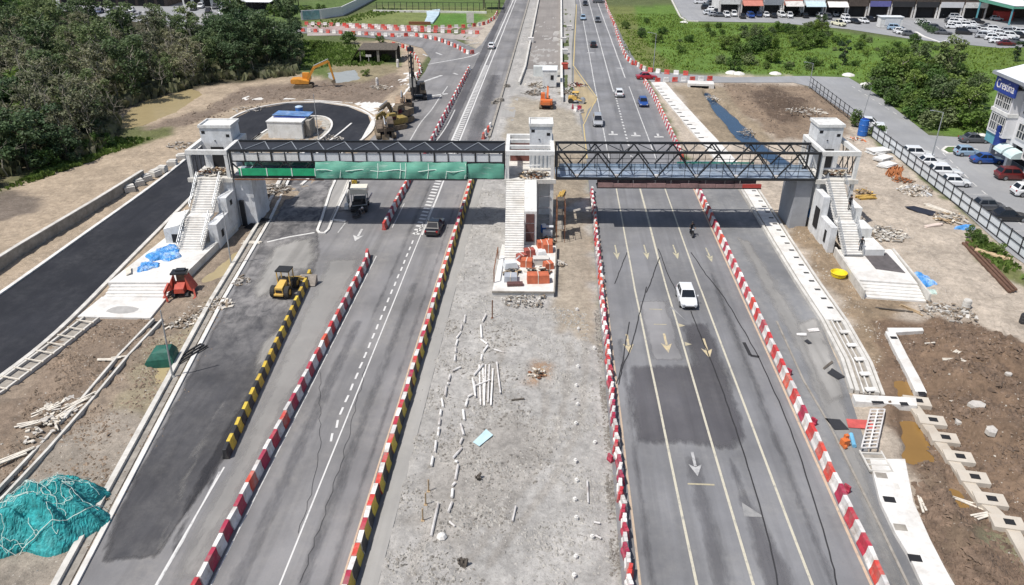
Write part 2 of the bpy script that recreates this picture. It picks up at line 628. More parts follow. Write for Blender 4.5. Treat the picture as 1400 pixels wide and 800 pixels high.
# right: drain side, mud and dry earth
zone(W((20.0, 20), (51.5, 20), (51.5, 175), (20.0, 170)), (0.43, 0.37, 0.305), 0.28)
zone(GL([(1130, 330), (1180, 360), (1250, 410), (1210, 450), (1190, 540), (1160, 430), (1100, 340), (1060, 300), (1100, 290)]), (0.27, 0.205, 0.14), 0.4)
zone(GL([(1200, 440), (1330, 440), (1420, 480), (1440, 840), (1300, 840), (1245, 640), (1195, 545)]), (0.185, 0.128, 0.088), 0.9, w=0.08)
zone(GL([(1240, 640), (1290, 640), (1420, 790), (1420, 860), (1320, 860), (1262, 720)]), (0.165, 0.12, 0.085), 0.8, w=0.12)
zone(GL([(1335, 720), (1400, 730), (1420, 820), (1350, 800)]), (0.19, 0.175, 0.11), 0.15, w=0.5)
zone(GL([(1320, 330), (1345, 325), (1420, 385), (1420, 410), (1350, 365)]), (0.14, 0.15, 0.06), 0.25)
zone(GL([(920, 118), (990, 118), (1010, 150), (1060, 195), (975, 195)]), (0.28, 0.225, 0.16), 0.25)
zone(GL([(985, 112), (1110, 118), (1170, 150), (1150, 190), (1060, 192), (1010, 150)]), (0.24, 0.18, 0.13), 0.4)
zone(GL([(1020, 128), (1060, 118), (1100, 140), (1108, 165), (1075, 170), (1040, 155)]), (0.11, 0.08, 0.06), 0.6)
# green field on the right
zone(GL([(828, 8), (930, 8), (945, 30), (1060, 30), (1180, 48), (1300, 60), (1420, 62), (1420, 190), (1330, 190), (1270, 180), (1165, 105), (1000, 102), (930, 98), (870, 92), (852, 75)]), (0.11, 0.185, 0.037), 0.25)
zone(GL([(828, 8), (866, 8), (875, 45), (905, 80), (930, 98), (870, 92), (852, 70)]), (0.15, 0.17, 0.055), 0.2)
zone(GL([(1290, 60), (1420, 60), (1420, 100), (1330, 95)]), (0.11, 0.17, 0.035), 0.2)

for k in range(3):     # soften outlines over a step or two of the grid
    for A in (colr,):
        P = np.pad(A, ((1, 1), (1, 1), (0, 0)), 'edge')
        A[:] = 0.4 * A + 0.15 * (P[2:, 1:-1] + P[:-2, 1:-1] + P[1:-1, 2:] + P[1:-1, :-2])
    for A in (rough, wet):
        P = np.pad(A, 1, 'edge')
        A[:] = 0.4 * A + 0.15 * (P[2:, 1:-1] + P[:-2, 1:-1] + P[1:-1, 2:] + P[1:-1, :-2])

Z = (fbm(X * 0.35, Y * 0.35, 41, 5) - 0.42) * 1.9 * rough + (fbm(X * 1.5, Y * 1.5, 47, 3) - 0.45) * 1.25 * rough
Z = np.maximum(Z, -0.02 + 0.02 * fbm(X, Y, 5)) * np.clip((320 - Y) / 120, 0, 1)


def heap(px, py, r, h, sx=1.0):
    p = G(px, py)
    d = np.sqrt(((X - p.x) / (r * sx)) ** 2 + ((Y - p.y) / r) ** 2)
    Z[:] = Z + h * np.clip(1 - d * (0.75 + 0.5 * fbm(X * 0.8, Y * 0.8, int(px))), 0, 1) ** 1.3


for a in ((1320, 530, 6, 1.5), (1290, 470, 4, 1.0), (1380, 600, 5, 1.2), (1340, 600, 4, 0.8), (1350, 480, 4, 1.0), (1300, 740, 3, .7), (1065, 145, 7, 1.6, 1.6), (1095, 160, 5, 1.2), (30, 610, 4, 0.5),
          (90, 520, 4, 0.6), (160, 470, 3.5, 0.6), (1270, 720, 3, 0.5), (745, 155, 2.5, 0.5), (770, 165, 3, 0.4), (350, 265, 3, 0.8), (540, 135, 4, 0.7),
          (470, 128, 6, 0.5, 2.0), (1120, 350, 3, 0.5), (1140, 420, 2.5, 0.4), (420, 172, 3, 0.4), (1240, 105, 3, 0.5)):
    heap(*a)

# roads and paved places lie flat: the earth is graded down under them
LEFT_SLIP = W((-26.9, 18), (-27.2, 30), (-32.2, 65), (-34.6, 86), (-36.9, 101), (-38.0, 112))
NEW_OUT = W((-58.5, 20), (-56.6, 40), (-55.0, 60), (-54.6, 80), (-54.5, 100), (-55.6, 118), (-56.8, 130), (-55.3, 137.5), (-50.5, 142.3), (-44.5, 143.2), (-38.5, 140.6), (-33.5, 135.0), (-31.0, 127.0), (-31.3, 119), (-33.6, 108), (-34.6, 98))
NEW_IN = W((-49.3, 20), (-47.8, 35), (-46.0, 48), (-45.2, 58), (-46.4, 75), (-47.6, 92), (-48.8, 110), (-48.6, 122), (-47.4, 129), (-44.6, 133.0), (-41.2, 133.4), (-38.6, 130.0), (-37.4, 124), (-37.9, 116), (-38.3, 106), (-37.6, 98))
NEW_ROAD = NEW_OUT + NEW_IN[::-1]
LEFT_CW = W((-26.9, 18), (-27.2, 30), (-32.2, 65), (-34.6, 86), (-32.2, 98), (-30.2, 112), (-29.4, 126), (-29.4, 140), (-29.2, 152), (-29.0, 172), (-29.8, 186), (-34.2, 200), (-45.0, 212), (-62, 219), (-110, 226),
            (-110, 236), (-60, 230), (-40, 224), (-28, 214), (-20.5, 200), (-19.6, 206), (-18.8, 240), (-19.0, 300), (-19.5, 420), (-10.6, 420), (-10.6, 18))
RIGHT_CW = W((4.55, 18), (4.75, 60), (4.9, 112), (4.3, 140), (3.4, 160), (3.9, 200), (6.2, 280), (6.3, 420), (17.2, 420), (17.2, 270), (17.8, 215), (18.8, 178), (19.6, 160), (19.6, 112), (20.0, 60), (20.4, 18))
RIGHT_SLIP = W((19.9, 18), (20.0, 60), (19.6, 112), (24.8, 112), (25.0, 96), (25.05, 80), (25.3, 64), (24.6, 55), (23.6, 48), (23.0, 43.5), (22.2, 34), (21.2, 18))
SIDE_ROAD = GL([(868, 96), (930, 101), (1000, 106), (1100, 104), (1160, 106), (1200, 130), (1270, 185), (1345, 190), (1420, 192), (1480, 250), (1500, 430), (1385, 350), (1215, 197), (1150, 150), (1105, 118), (1085, 113), (1000, 113), (935, 113), (890, 112)])
CARPARK_FAR = GL([(918, -4), (935, 29), (1060, 31), (1160, 40), (1250, 54), (1370, 66), (1500, 60), (1500, -12), (1200, -14)])
CARPARK_TL = GL([(40, -8), (100, 18), (160, 26), (200, 32), (260, 40), (340, 34), (370, 4), (300, -14), (40, -16)])
flat = np.zeros(X.shape, bool)
PODS = [GL([(1228, 540), (1262, 540), (1300, 590), (1345, 645), (1400, 720), (1440, 810), (1420, 825), (1375, 740), (1330, 685), (1285, 625), (1248, 570)]), GL([(1208, 450), (1265, 450), (1262, 462), (1240, 470), (1270, 545), (1250, 548), (1210, 462)]), W((-45.2, 60), (-37.0, 60), (-36.8, 83.5), (-44, 84)), W((30.5, 67.5), (37.6, 67.5), (38.0, 80), (31.2, 80)), GL([(1186, 620), (1240, 620), (1262, 690), (1290, 745), (1330, 840), (1270, 840), (1232, 735), (1205, 690)]), W((-6, 67), (.6, 67), (.8, 79.5), (-5.8, 79.5)), W((24.4, 112), (28.0, 112), (28.0, 64), (27.6, 52), (24.6, 52), (25.2, 64), (25.0, 80))]
for p in PODS + [NEW_ROAD, LEFT_CW, RIGHT_CW, RIGHT_SLIP, SIDE_ROAD, CARPARK_FAR, CARPARK_TL]:
    flat |= inpoly(X, Y, p)
fl = flat.astype(float)
for k in range(3):
    P = np.pad(fl, 1, 'edge')
    nb = np.maximum.reduce([P[2:, 1:-1], P[:-2, 1:-1], P[1:-1, 2:], P[1:-1, :-2]])
    fl = np.maximum(fl, nb * 0.9)
Z = Z * np.clip(1 - fl, 0, 1) - 0.05 * fl
med = ((X > -10.7) & (X < 5.2) & (Y < 150))
Z[med] = np.clip(Z[med], -0.03, 0.3)

# wheel ruts pressed into the median
for pts in ([(640, 770), (690, 700), (735, 640), (770, 560), (780, 470)], [(668, 775), (712, 715), (760, 650), (795, 565), (800, 470)], [(700, 640), (730, 600), (745, 560), (742, 520)], [(640, 655), (690, 610), (730, 575)], [(560, 790), (600, 690), (650, 600), (690, 470)]):
    P = smooth_line(GL(pts), 5)
    for a, b_ in zip(P, P[1:]):
        ex, ey = b_.x - a.x, b_.y - a.y
        t = np.clip(((X - a.x) * ex + (Y - a.y) * ey) / (ex * ex + ey * ey + 1e-9), 0, 1)
        q = np.hypot(X - a.x - t * ex, Y - a.y - t * ey)
        k = np.clip(1 - q / .42, 0, 1)
        Z[:] = np.where(k > 0, np.minimum(Z, .17 - .16 * k), Z)
        colr[q < .3] = (0.335, 0.315, 0.29)

# hollows that hold water
POOL_LIST = []



def pool(name, poly, depth, level):
    m = inpoly(FX, FY, poly).astype(float)
    for k in range(2):
        P = np.pad(m, 1, 'edge')
        m = 0.4 * m + 0.15 * (P[2:, 1:-1] + P[:-2, 1:-1] + P[1:-1, 2:] + P[1:-1, :-2])
    Z[:] = Z * (1 - m) - depth * m
    POOL_LIST.append((poly, level, name))


pool('pond', GL([(160, 170), (190, 141), (262, 121), (276, 128), (240, 152), (195, 170), (172, 176)]), 0.35, -0.10)
pool('puddle', GL([(270, 388), (322, 343), (337, 343), (325, 365), (290, 385)]), 0.25, -0.10)
pool('puddle', GL([(1234, 573), (1252, 572), (1284, 630), (1236, 632)]), 0.6, -0.28)
pool('puddle', GL([(1296, 664), (1326, 688), (1318, 702), (1294, 684)]), 0.35, -0.12)
pool('puddle', GL([(1222, 520), (1240, 520), (1254, 546), (1236, 552)]), 0.3, -0.12)
pool('pond', GL([(448, 100), (484, 96), (492, 108), (458, 113)]), 0.3, -0.08)
pool('puddle', GL([(205, 500), (225, 468), (240, 470), (232, 515), (210, 530)]), 0.12, -0.085)
pool('stream', GL([(968, 122), (985, 140), (1000, 152), (1046, 195), (1100, 230), (1078, 240), (1010, 190), (978, 152), (962, 124)]), 1.0, -0.5)

dist = np.sqrt((X - 0) ** 2 + Y ** 2)
me = bpy.data.meshes.new('ground')
ny, nx = X.shape
verts = np.stack([X.ravel(), Y.ravel(), Z.ravel()], 1)
idx = np.arange(nx * ny).reshape(ny, nx)
quads = np.stack([idx[:-1, :-1], idx[:-1, 1:], idx[1:, 1:], idx[1:, :-1]], -1).reshape(-1, 4)
me.from_pydata(verts.tolist(), [], quads.tolist())
att = me.color_attributes.new('soil', 'FLOAT_COLOR', 'POINT')
att.data.foreach_set('color', np.concatenate([colr, np.clip(wet, 0, 1)[..., None]], -1).ravel())
at2 = me.attributes.new('coarse', 'FLOAT', 'POINT')
at2.data.foreach_set('value', np.clip(rough, 0, 1).ravel())
me.polygons.foreach_set('use_smooth', [True] * len(me.polygons))
me.update()

m, nt, b, vec = _new('earth', 0.95)
at = nt.nodes.new('ShaderNodeAttribute'); at.attribute_name = 'soil'
ac = nt.nodes.new('ShaderNodeAttribute'); ac.attribute_name = 'coarse'
base = at.outputs['Color']
n1 = _noise(nt, vec, 0.23, 6, 0.7, dist=0.4)
n2 = _noise(nt, vec, 1.6, 6, 0.75)
n3 = _noise(nt, vec, 7.0, 4, 0.8)


def vmul(c, f):
    n = nt.nodes.new('ShaderNodeVectorMath'); n.operation = 'SCALE'
    nt.links.new(c, n.inputs[0]); nt.links.new(f, n.inputs['Scale'])
    return n.outputs[0]


c = vmul(base, _ramp(nt, n1, 0.3, 0.7, 0.72, 1.25))
c = vmul(c, _ramp(nt, n2, 0.3, 0.72, 0.7, 1.25))
c = _mix(nt, c, vmul(base, _math(nt, 'ADD', 0.55, 0.0)), _ramp(nt, _noise(nt, vec, 0.55, 6, 0.78, sc=(1.3, .8, 1), dist=1.5), 0.53, 0.68, 0, 0.7))
dark = vmul(base, _math(nt, 'ADD', 0.30, 0.0))
c = _mix(nt, c, dark, _math(nt, 'MULTIPLY', _ramp(nt, n3, 0.54, 0.74), _ramp(nt, ac.outputs['Fac'], 0.05, 0.3, 0.4, 0.95)))
vo = nt.nodes.new('ShaderNodeTexVoronoi'); vo.inputs['Scale'].default_value = 2.6; vo.inputs['Randomness'].default_value = 1.0
nt.links.new(vec, vo.inputs['Vector'])
stone = _math(nt, 'MULTIPLY', _ramp(nt, vo.outputs['Distance'], 0.16, 0.10), _ramp(nt, _noise(nt, vec, 0.35, 3, 0.6), 0.42, 0.62))
c = _mix(nt, c, (0.52, 0.48, 0.42), _math(nt, 'MULTIPLY', stone, 0.75))
nt.links.new(c, b.inputs['Base Color'])
nt.links.new(_ramp(nt, at.outputs['Alpha'], 0.0, 0.6, 0.95, 0.35), b.inputs['Roughness'])
b.inputs['Specular IOR Level'].default_value = 0.2
bp = nt.nodes.new('ShaderNodeBump'); bp.inputs['Strength'].default_value = 0.9; bp.inputs['Distance'].default_value = 0.12
nt.links.new(_math(nt, 'ADD', n2, _math(nt, 'MULTIPLY', n3, 0.4)), bp.inputs['Height'])
nt.links.new(bp.outputs[0], b.inputs['Normal'])
me.materials.append(m)
ground = bpy.data.objects.new('ground', me)
COL.objects.link(ground)
ground['kind'] = 'structure'


def GZ(x, y):
    """height of the ground at x, y"""
    j = min(max(int(np.searchsorted(gx, x)) - 1, 0), nx - 2)
    i = min(max(int(np.searchsorted(gy, y)) - 1, 0), ny - 2)
    tx = (x - gx[j]) / (gx[j + 1] - gx[j]); ty = (y - gy[i]) / (gy[i + 1] - gy[i])
    return float(Z[i, j] * (1 - tx) * (1 - ty) + Z[i, j + 1] * tx * (1 - ty) + Z[i + 1, j] * (1 - tx) * ty + Z[i + 1, j + 1] * tx * ty)


def on(px, py):
    p = G(px, py)
    p.z = GZ(p.x, p.y)
    return p


def water(name, col, rough=0.12):
    m, nt, b, vec = _new(name, rough)
    n = _noise(nt, vec, 0.6, 4, 0.6)
    nt.links.new(_mix(nt, mul(col, 0.85), mul(col, 1.15), n), b.inputs['Base Color'])
    bp = nt.nodes.new('ShaderNodeBump'); bp.inputs['Strength'].default_value = 0.08; bp.inputs['Distance'].default_value = 0.02
    nt.links.new(_noise(nt, vec, 3, 3, 0.6), bp.inputs['Height'])
    nt.links.new(bp.outputs[0], b.inputs['Normal'])
    return m


W_brown = water('muddy_water', (0.235, 0.135, 0.04), 0.2)
W_tan = water('silty_water', (0.36, 0.29, 0.16), 0.25)
W_blue = water('stream_water', (0.03, 0.06, 0.11), 0.08)
W_pale = water('pond_water', (0.33, 0.33, 0.30), 0.1)


def grow(poly, d):
    cx = sum(p[0] for p in poly) / len(poly); cy = sum(p[1] for p in poly) / len(poly)
    return [((p[0] - cx) * (1 + d / max(1, math.hypot(p[0] - cx, p[1] - cy))) + cx, (p[1] - cy) * (1 + d / max(1, math.hypot(p[0] - cx, p[1] - cy))) + cy) for p in poly]


# ================================================================== ROADS AND PAVING
A_old = asphalt('worn_asphalt', (0.20, 0.196, 0.199), (0.35, 0.33, 0.30), 0.55)
A_right = asphalt('right_asphalt', (0.192, 0.193, 0.202), (0.34, 0.33, 0.31), 0.4)
A_slip = asphalt('muddy_slip_asphalt', (0.060, 0.060, 0.066), (0.22, 0.21, 0.20), 0.5, 0.4, 0.3, mud=(0.25, 0.24, 0.235), fade=1.0)
A_slipr = asphalt('dusty_slip_asphalt', (0.175, 0.178, 0.186), (0.40, 0.385, 0.36), 0.6, 0.2, 0.3)
A_new = asphalt('new_asphalt', (0.021, 0.022, 0.027), (0.12, 0.12, 0.125), 0.35, 0.2, 0.25, 0.7)
A_patch = asphalt('patched_asphalt', (0.108, 0.105, 0.115), (0.22, 0.21, 0.20), 0.3, fade=.78)
A_pale = asphalt('dusty_concrete_paving', (0.33, 0.32, 0.305), (0.42, 0.40, 0.37), 0.5, 0.25, 0.15)
A_park = asphalt('car_park_asphalt', (0.27, 0.275, 0.285), (0.40, 0.39, 0.37), 0.4, 0.1, 0.12)
A_ramp = asphalt('ramp_asphalt', (0.235, 0.215, 0.20), (0.33, 0.31, 0.28), 0.4, 0.2, 0.15)
PINK = asphalt('red_dust_asphalt', (0.34, 0.25, 0.235), (0.42, 0.36, 0.33), 0.5)


def fade_sheet(name, poly, z, mat, edge=1.0, step=.35):
    """a thin surface whose worn edges thin out over the road below"""
    x0, x1 = min(p[0] for p in poly), max(p[0] for p in poly); y0, y1 = min(p[1] for p in poly), max(p[1] for p in poly)
    nx_, ny_ = max(2, int((x1 - x0) / step) + 1), max(2, int((y1 - y0) / step) + 1)
    xs, ys = np.meshgrid(np.linspace(x0, x1, nx_), np.linspace(y0, y1, ny_))
    d = np.full(xs.shape, 1e9)
    n = len(poly)
    for i in range(n):
        ax, ay = poly[i][0], poly[i][1]; bx_, by_ = poly[(i + 1) % n][0], poly[(i + 1) % n][1]
        ex, ey = bx_ - ax, by_ - ay
        t = np.clip(((xs - ax) * ex + (ys - ay) * ey) / (ex * ex + ey * ey + 1e-9), 0, 1)
        d = np.minimum(d, np.hypot(xs - ax - t * ex, ys - ay - t * ey))
    cov = np.clip(d / edge, 0, 1) * inpoly(xs, ys, poly)
    mb = MB()
    mb.v = [(a, b_, z) for a, b_ in zip(xs.ravel(), ys.ravel())]
    for i in range(ny_ - 1):
        for j in range(nx_ - 1):
            if cov[i:i + 2, j:j + 2].max() > 0:
                q = i * nx_ + j
                mb.f.append((q, q + 1, q + nx_ + 1, q + nx_)); mb.m.append(0)
    o = structure(name, mb, mat)
    at = o.data.attributes.new('cover', 'FLOAT', 'POINT')
    at.data.foreach_set('value', cov.ravel())
    return o


TYRE = asphalt('tyre_polish', (0.135, 0.133, 0.142), (0.2, 0.2, 0.2), 0.2, 0.5, 0.3, fade=.55)


def paved(name, poly, z, mat):
    return structure(name, MB().sheet(poly, z), mat)


paved('left_carriageway', LEFT_CW, 0.020, A_old)
paved('right_carriageway', RIGHT_CW, 0.020, A_right)
paved('right_slip_road', RIGHT_SLIP, 0.016, A_slipr)
paved('new_road', NEW_ROAD, 0.024, A_new)
paved('side_road', SIDE_ROAD, 0.012, A_park)
paved('far_car_park', CARPARK_FAR, 0.012, A_park)
paved('shop_car_park', CARPARK_TL, 0.012, A_park)
fade_sheet('slip_road', GL([(134, 772), (216, 766), (262, 700), (312, 628), (338, 566), (395, 440), (432, 372), (440, 345), (437, 318)]) + GL([(440, 300), (452, 262), (462, 235)]) + W((-32.0, 104), (-36.4, 104), (-36.5, 100), (-34.25, 86), (-31.85, 65), (-28.0, 36)), 0.026, A_slip, .7)
paved('slip_paving', W((-33.0, 88), (-31.6, 98), (-30.9, 104), (-27.0, 104), (-27.6, 90), (-29.5, 88.5)), 0.024, A_pale)
# darker re-laid patches on the right carriageway
fade_sheet('asphalt_patch', W((6.2, 45), (8.0, 44.6), (9.9, 44.9), (13.6, 44.2), (15.2, 46), (15.5, 54), (15.2, 63.5), (12.0, 63.2), (11.9, 56.2), (9.0, 56.0), (6.6, 55.8), (6.1, 52)), 0.028, A_patch, 1.3)
fade_sheet('pale_patch', W((8.75, 56.3), (11.75, 56.4), (11.6, 67.5), (8.6, 67.2)), 0.026, asphalt('pale_patch', (0.275, 0.27, 0.275), (0.36, 0.35, 0.33), 0.4, fade=.9), .5)
fade_sheet('dark_lane', W((12.3, 18), (15.4, 18), (15.0, 34), (13.6, 43), (12.6, 46)), 0.025, asphalt('dark_lane', (0.13, 0.128, 0.138), (0.24, 0.23, 0.22), 0.3, fade=.7), 1.2)
MUDG = asphalt('dried_mud', (0.31, 0.30, 0.285), (0.40, 0.38, 0.35), 0.5, .35, .3, fade=.9)
DUSTP = asphalt('dusty_paving', (0.30, 0.292, 0.28), (0.40, 0.385, 0.36), 0.6, .15, .15, fade=.75)
DARKA = asphalt('tar_stain', (0.040, 0.040, 0.046), (0.1, 0.1, 0.1), .1, .3, .3, fade=.85)
DARKL = asphalt('dark_lane_far', (0.115, 0.113, 0.122), (0.2, 0.2, 0.2), .2, .2, .2, fade=.8)
for nm, poly, z, m_, e in (('mud_smear', GL([(366, 338), (400, 326), (432, 322), (440, 350), (425, 378), (408, 372), (380, 400), (342, 420), (338, 392)]), .0312, MUDG, 1.6),
                           ('mud_smear', GL([(352, 470), (392, 438), (400, 452), (372, 492), (352, 520), (342, 512)]), .0312, MUDG, .9),
                           ('dust_streak', GL([(296, 545), (322, 520), (262, 660), (224, 756), (205, 756), (240, 660)]), .0312, MUDG, 1.3),
                           ('tar_stain', GL([(400, 440), (420, 400), (330, 590), (300, 640), (262, 700), (250, 760), (225, 764), (262, 660), (320, 560)]), .0304, DARKA, .8),
                           ('dust_band', GL([(445, 352), (500, 352), (480, 400), (300, 745), (285, 800), (225, 800), (268, 700), (318, 624), (380, 490), (430, 385)]), .0316, DUSTP, 1.3),
                           ('dust_band', GL([(1000, 320), (1030, 330), (1150, 520), (1165, 560), (1190, 640), (1230, 760), (1250, 840), (1225, 840), (1150, 640), (1085, 480)]), .0216, DUSTP, 1.1),
                           ('mud_smear', GL([(1082, 440), (1120, 430), (1150, 500), (1162, 545), (1130, 560), (1108, 510)]), .0224, MUDG, 1.0),
                           ('dark_lane', W((-19.1, 112), (-16.9, 112), (-16.9, 300), (-19.1, 300)), .0300, DARKL, .7), ('dark_lane', W((-15.0, 104), (-11.4, 104), (-11.4, 170), (-14.6, 170)), .0300, TYRE, 1.5)):
    fade_sheet(nm, poly, z, m_, e)
for k, (xa, xb, ya, yb) in enumerate(((5.9, 6.9, 20, 60), (9.6, 11.2, 20, 44), (16.4, 17.4, 20, 74), (-14.6, -13.4, 20, 70), (-12.9, -12.1, 20, 96), (-18.6, -17.2, 20, 62), (-17.2, -16.4, 62, 100))):
    fade_sheet('tyre_polish', W((xa, ya), (xb, ya), (xb, yb), (xa, yb)), 0.0222 + .0006 * k, TYRE, .9)
# beyond the bridge: the ramp being built in the median, pale lane beside it
paved('median_ramp', W((-6.7, 176), (0.8, 176), (0.8, 420), (-6.7, 420)), 0.06, A_ramp)
paved('ramp_lane', W((-10.4, 120), (-7.2, 128), (-7.2, 420), (-10.4, 420)), 0.03, A_pale)
paved('right_verge', W((1.5, 150), (3.3, 160), (3.8, 200), (6.1, 280), (6.2, 420), (1.5, 420)), 0.03, A_pale)
paved('closed_road_surface', GL([(420, 43), (520, 43), (640, 44), (655, 42), (662, 38), (600, 36), (480, 32), (420, 32)]), 0.028, PINK)
paved('junction_surface', GL([(420, 44), (640, 46), (655, 48), (646, 56), (600, 52), (520, 48), (420, 49)]), 0.03, asphalt('junction_dust', (0.36, 0.325, 0.30), (0.42, 0.38, 0.35), 0.5))
paved('yard_slab', W((-31.2, 119.5), (-29.7, 150), (-29.6, 172), (-34.0, 170), (-33.6, 150), (-37.5, 143.5), (-60, 148), (-61, 144), (-50, 145.6), (-38, 143.0), (-32.3, 135)), 0.035, M_conc_lt)
paved('cabin_island', [(p.x, p.y) for p in offset(NEW_IN, -0.3)[5:15]], 0.05, M('island_rubble', (0.36, 0.34, 0.30), 0.9, 0.4, 1.2, 0.6))

# kerbs
def kerb(name, pts, w, h, mat, z=0.0):
    return structure(name, MB().wall(pts, w, z - 0.1, z + h), mat)


kerb('kerb', smooth_line(offset(NEW_OUT, 0.22)), 0.42, 0.17, M_conc_lt)
kerb('kerb', smooth_line(offset(NEW_IN[:8], -0.22)), 0.42, 0.17, M_conc)
kerb('kerb', smooth_line(offset(NEW_IN[6:], -0.2)), 0.36, 0.17, M_conc_lt)
kerb('kerb', LEFT_SLIP[:-1], 0.34, 0.15, M_conc_lt)
kerb('channel', offset(LEFT_SLIP[:-1], 0.62), 0.5, 0.04, M_conc_dk)
kerb('kerb', offset(LEFT_SLIP[:-1], 1.1), 0.4, 0.28, M_conc)
kerb('kerb', W((-10.1, 20), (-10.1, 108)), 1.0, 0.05, A_pale)
# island noses between slip road and carriageway under the bridge
def island(pts, w=0.3):
    return MB().wall(pts, w, 0, 0.17)


structure('traffic_island', island(GL([(462, 240), (452, 262), (440, 300), (434, 316), (437, 319.5), (444, 319.5), (449, 315), (455, 300), (473, 262), (482, 240)])), M_conc_lt)
structure('traffic_island', island(GL([(479, 240), (470, 262), (458, 290), (452, 303)]), 0.2), M_conc)
kerb('kerb', GL([(452, 301), (473, 303)]), 0.35, 0.14, M_conc_lt)
structure('traffic_island', island(W((-36.5, 103.0), (-36.0, 104.5), (-36.3, 116), (-35.4, 124), (-35.0, 129))), M_conc_lt)

# ------------------------------------------------------------------ painted markings
P_white = paint('worn_white_paint', (0.56, 0.555, 0.54), (0.22, 0.22, 0.22), 0.55, 1.2)
P_fresh = paint('white_paint', (0.62, 0.61, 0.59), (0.26, 0.26, 0.26), 0.3, 1.6)
P_yellow = paint('worn_yellow_paint', (0.52, 0.40, 0.17), (0.24, 0.225, 0.20), 0.4)
P_faint = paint('faded_yellow_paint', (0.42, 0.37, 0.25), (0.22, 0.215, 0.21), 0.45)
P_edge = paint('edge_line_paint', (0.48, 0.37, 0.27), (0.24, 0.225, 0.21), 0.4)


def marking(name, mat, z=0.034):
    mb = MB()
    return mb, (lambda: structure(name, mb, mat))


def line(mb, x0, y0, x1, y1, w, z=0.034):
    n = max(1, int(abs(y1 - y0) / 6))
    pts = [Vector((x0 + (x1 - x0) * k / n + random.uniform(-.025, .025), y0 + (y1 - y0) * k / n, z)) for k in range(n + 1)]
    mb.strip(pts, w)


def arrow(mb, x, y, L=3.0, z=0.036, s=1.0, dx=0.0):
    """straight-on arrow whose head points towards -y"""
    mb.add([(x - .09 * s, y + L * .5, z), (x - .09 * s + dx, y - L * .1, z), (x + .09 * s + dx, y - L * .1, z), (x + .09 * s, y + L * .5, z)], [(0, 1, 2, 3)])
    mb.add([(x - .42 * s + dx, y - L * .02, z + .001), (x + dx, y - L * .5, z + .001), (x + .42 * s + dx, y - L * .02, z + .001), (x + dx, y - L * .14, z + .001)], [(0, 1, 3), (1, 2, 3)])


mb = MB()                                   # right carriageway lane lines
line(mb, 8.55, 102, 8.55, 70, .16); line(mb, 8.55, 70, 9.15, 18, .17)
line(mb, 11.75, 102, 11.72, 76, .22); line(mb, 11.72, 76, 12.45, 18, .17)
line(mb, 15.1, 102, 15.2, 70, .16); line(mb, 15.2, 70, 15.9, 18, .17)
structure('lane_line', mb, paint('lane_paint', (0.52, 0.485, 0.385), (0.24, 0.235, 0.225), 0.38, 1.4))
mb = MB()
line(mb, 5.45, 96, 5.75, 18, .15); line(mb, 18.95, 102, 19.2, 18, .18)
line(mb, -11.75, 102, -11.75, 18, .12)
structure('edge_line', mb, P_edge)
mb = MB()
for x, y in ((7.2, 78.5), (10.5, 78.7), (13.8, 78.9), (17.4, 78.3)):
    arrow(mb, x, y, 3.9, s=.85, dx=.05)
structure('lane_arrow', mb, paint('arrow_paint', (0.50, 0.45, 0.30), (0.22, 0.22, 0.22), 0.6))
mb = MB()
for x, y in ((7.05, 59.0), (10.45, 59.3), (13.9, 58.6)):
    arrow(mb, x, y, 3.3, s=1.15)
structure('lane_arrow', mb, paint('arrow_paint_near', (0.55, 0.45, 0.27), (0.22, 0.22, 0.22), 0.5))
mb = MB(); arrow(mb, 10.5, 43.0, 2.6, s=1.1)
structure('lane_arrow', mb, paint('arrow_paint_white', (0.44, 0.435, 0.43), (0.22, 0.22, 0.225), 0.6))
mb = MB(); line(mb, 9.7, 40.9, 11.5, 40.9, .15)
for a, b_ in ((9.6, 65.5), (9.7, 62.6)):
    mb.strip([Vector((a, b_, .036)), Vector((a + 1.2, b_, .036))], .12)
mb.add([(12.0, 62.9, .036), (12.6, 62.5, .036), (12.0, 62.2, .036)], [(0, 2, 1)])
mb.add([(12.1, 59.6, .036), (12.7, 59.2, .036), (12.1, 58.9, .036)], [(0, 2, 1)])
structure('road_mark', mb, P_faint)
mb = MB()
mb.add([(13.0, 39.3, .036), (14.2, 38.0, .036), (12.9, 38.0, .036)], [(0, 2, 1)])
mb.add([(12.8, 63.4, .0345), (11.6, 66.0, .0345), (11.8, 66.2, .0345)], [(0, 1, 2)])
structure('dust_smear', mb, paint('dust', (0.29, 0.285, 0.28), (0.2, 0.2, 0.2), .6))

# tar-sealed joints that wander over the lanes
mb = MB()
seal = asphalt('joint_sealant', (0.035, 0.035, 0.038), (0.08, 0.08, 0.08), 0.2)
for pts, w in (([(860, 440), (850, 500), (843, 525)], .1), ([(884, 392), (872, 438), (862, 478), (852, 500), (846, 526)], .10), ([(900, 340), (918, 385), (938, 415)], .09),
               ([(857, 345), (849, 366), (840, 388)], .09), ([(902, 352), (893, 376), (884, 400)], .1),
               ([(945, 345), (965, 375), (985, 400), (1010, 440), (1045, 505), (1085, 600), (1130, 740), (1150, 830)], .1),
               ([(944, 425), (966, 478), (990, 540), (1015, 615), (1045, 715), (1070, 830)], .1)):
    P = smooth_line([G(a, b_, 0.038) for a, b_ in pts], 8)
    P = [p + Vector((random.uniform(-.04, .04), 0, 0)) for p in P]
    mb.strip(P, w)
mb.strip([G(1017, 468, .038), G(1026, 486, .038)], .3); mb.strip([G(1026, 486, .038), G(1038, 488, .038)], .35)
for pts, w in (([(438, 470), (437, 560), (436, 620), (424, 680), (405, 740)], .03), ([(500, 500), (478, 590), (458, 660), (430, 740), (410, 800)], .03)):
    P = resample(smooth_line([G(a, b_, 0.038) for a, b_ in pts], 8), .7)
    mb.strip([p + Vector((random.uniform(-.12, .12), 0, 0)) for p in P], w)
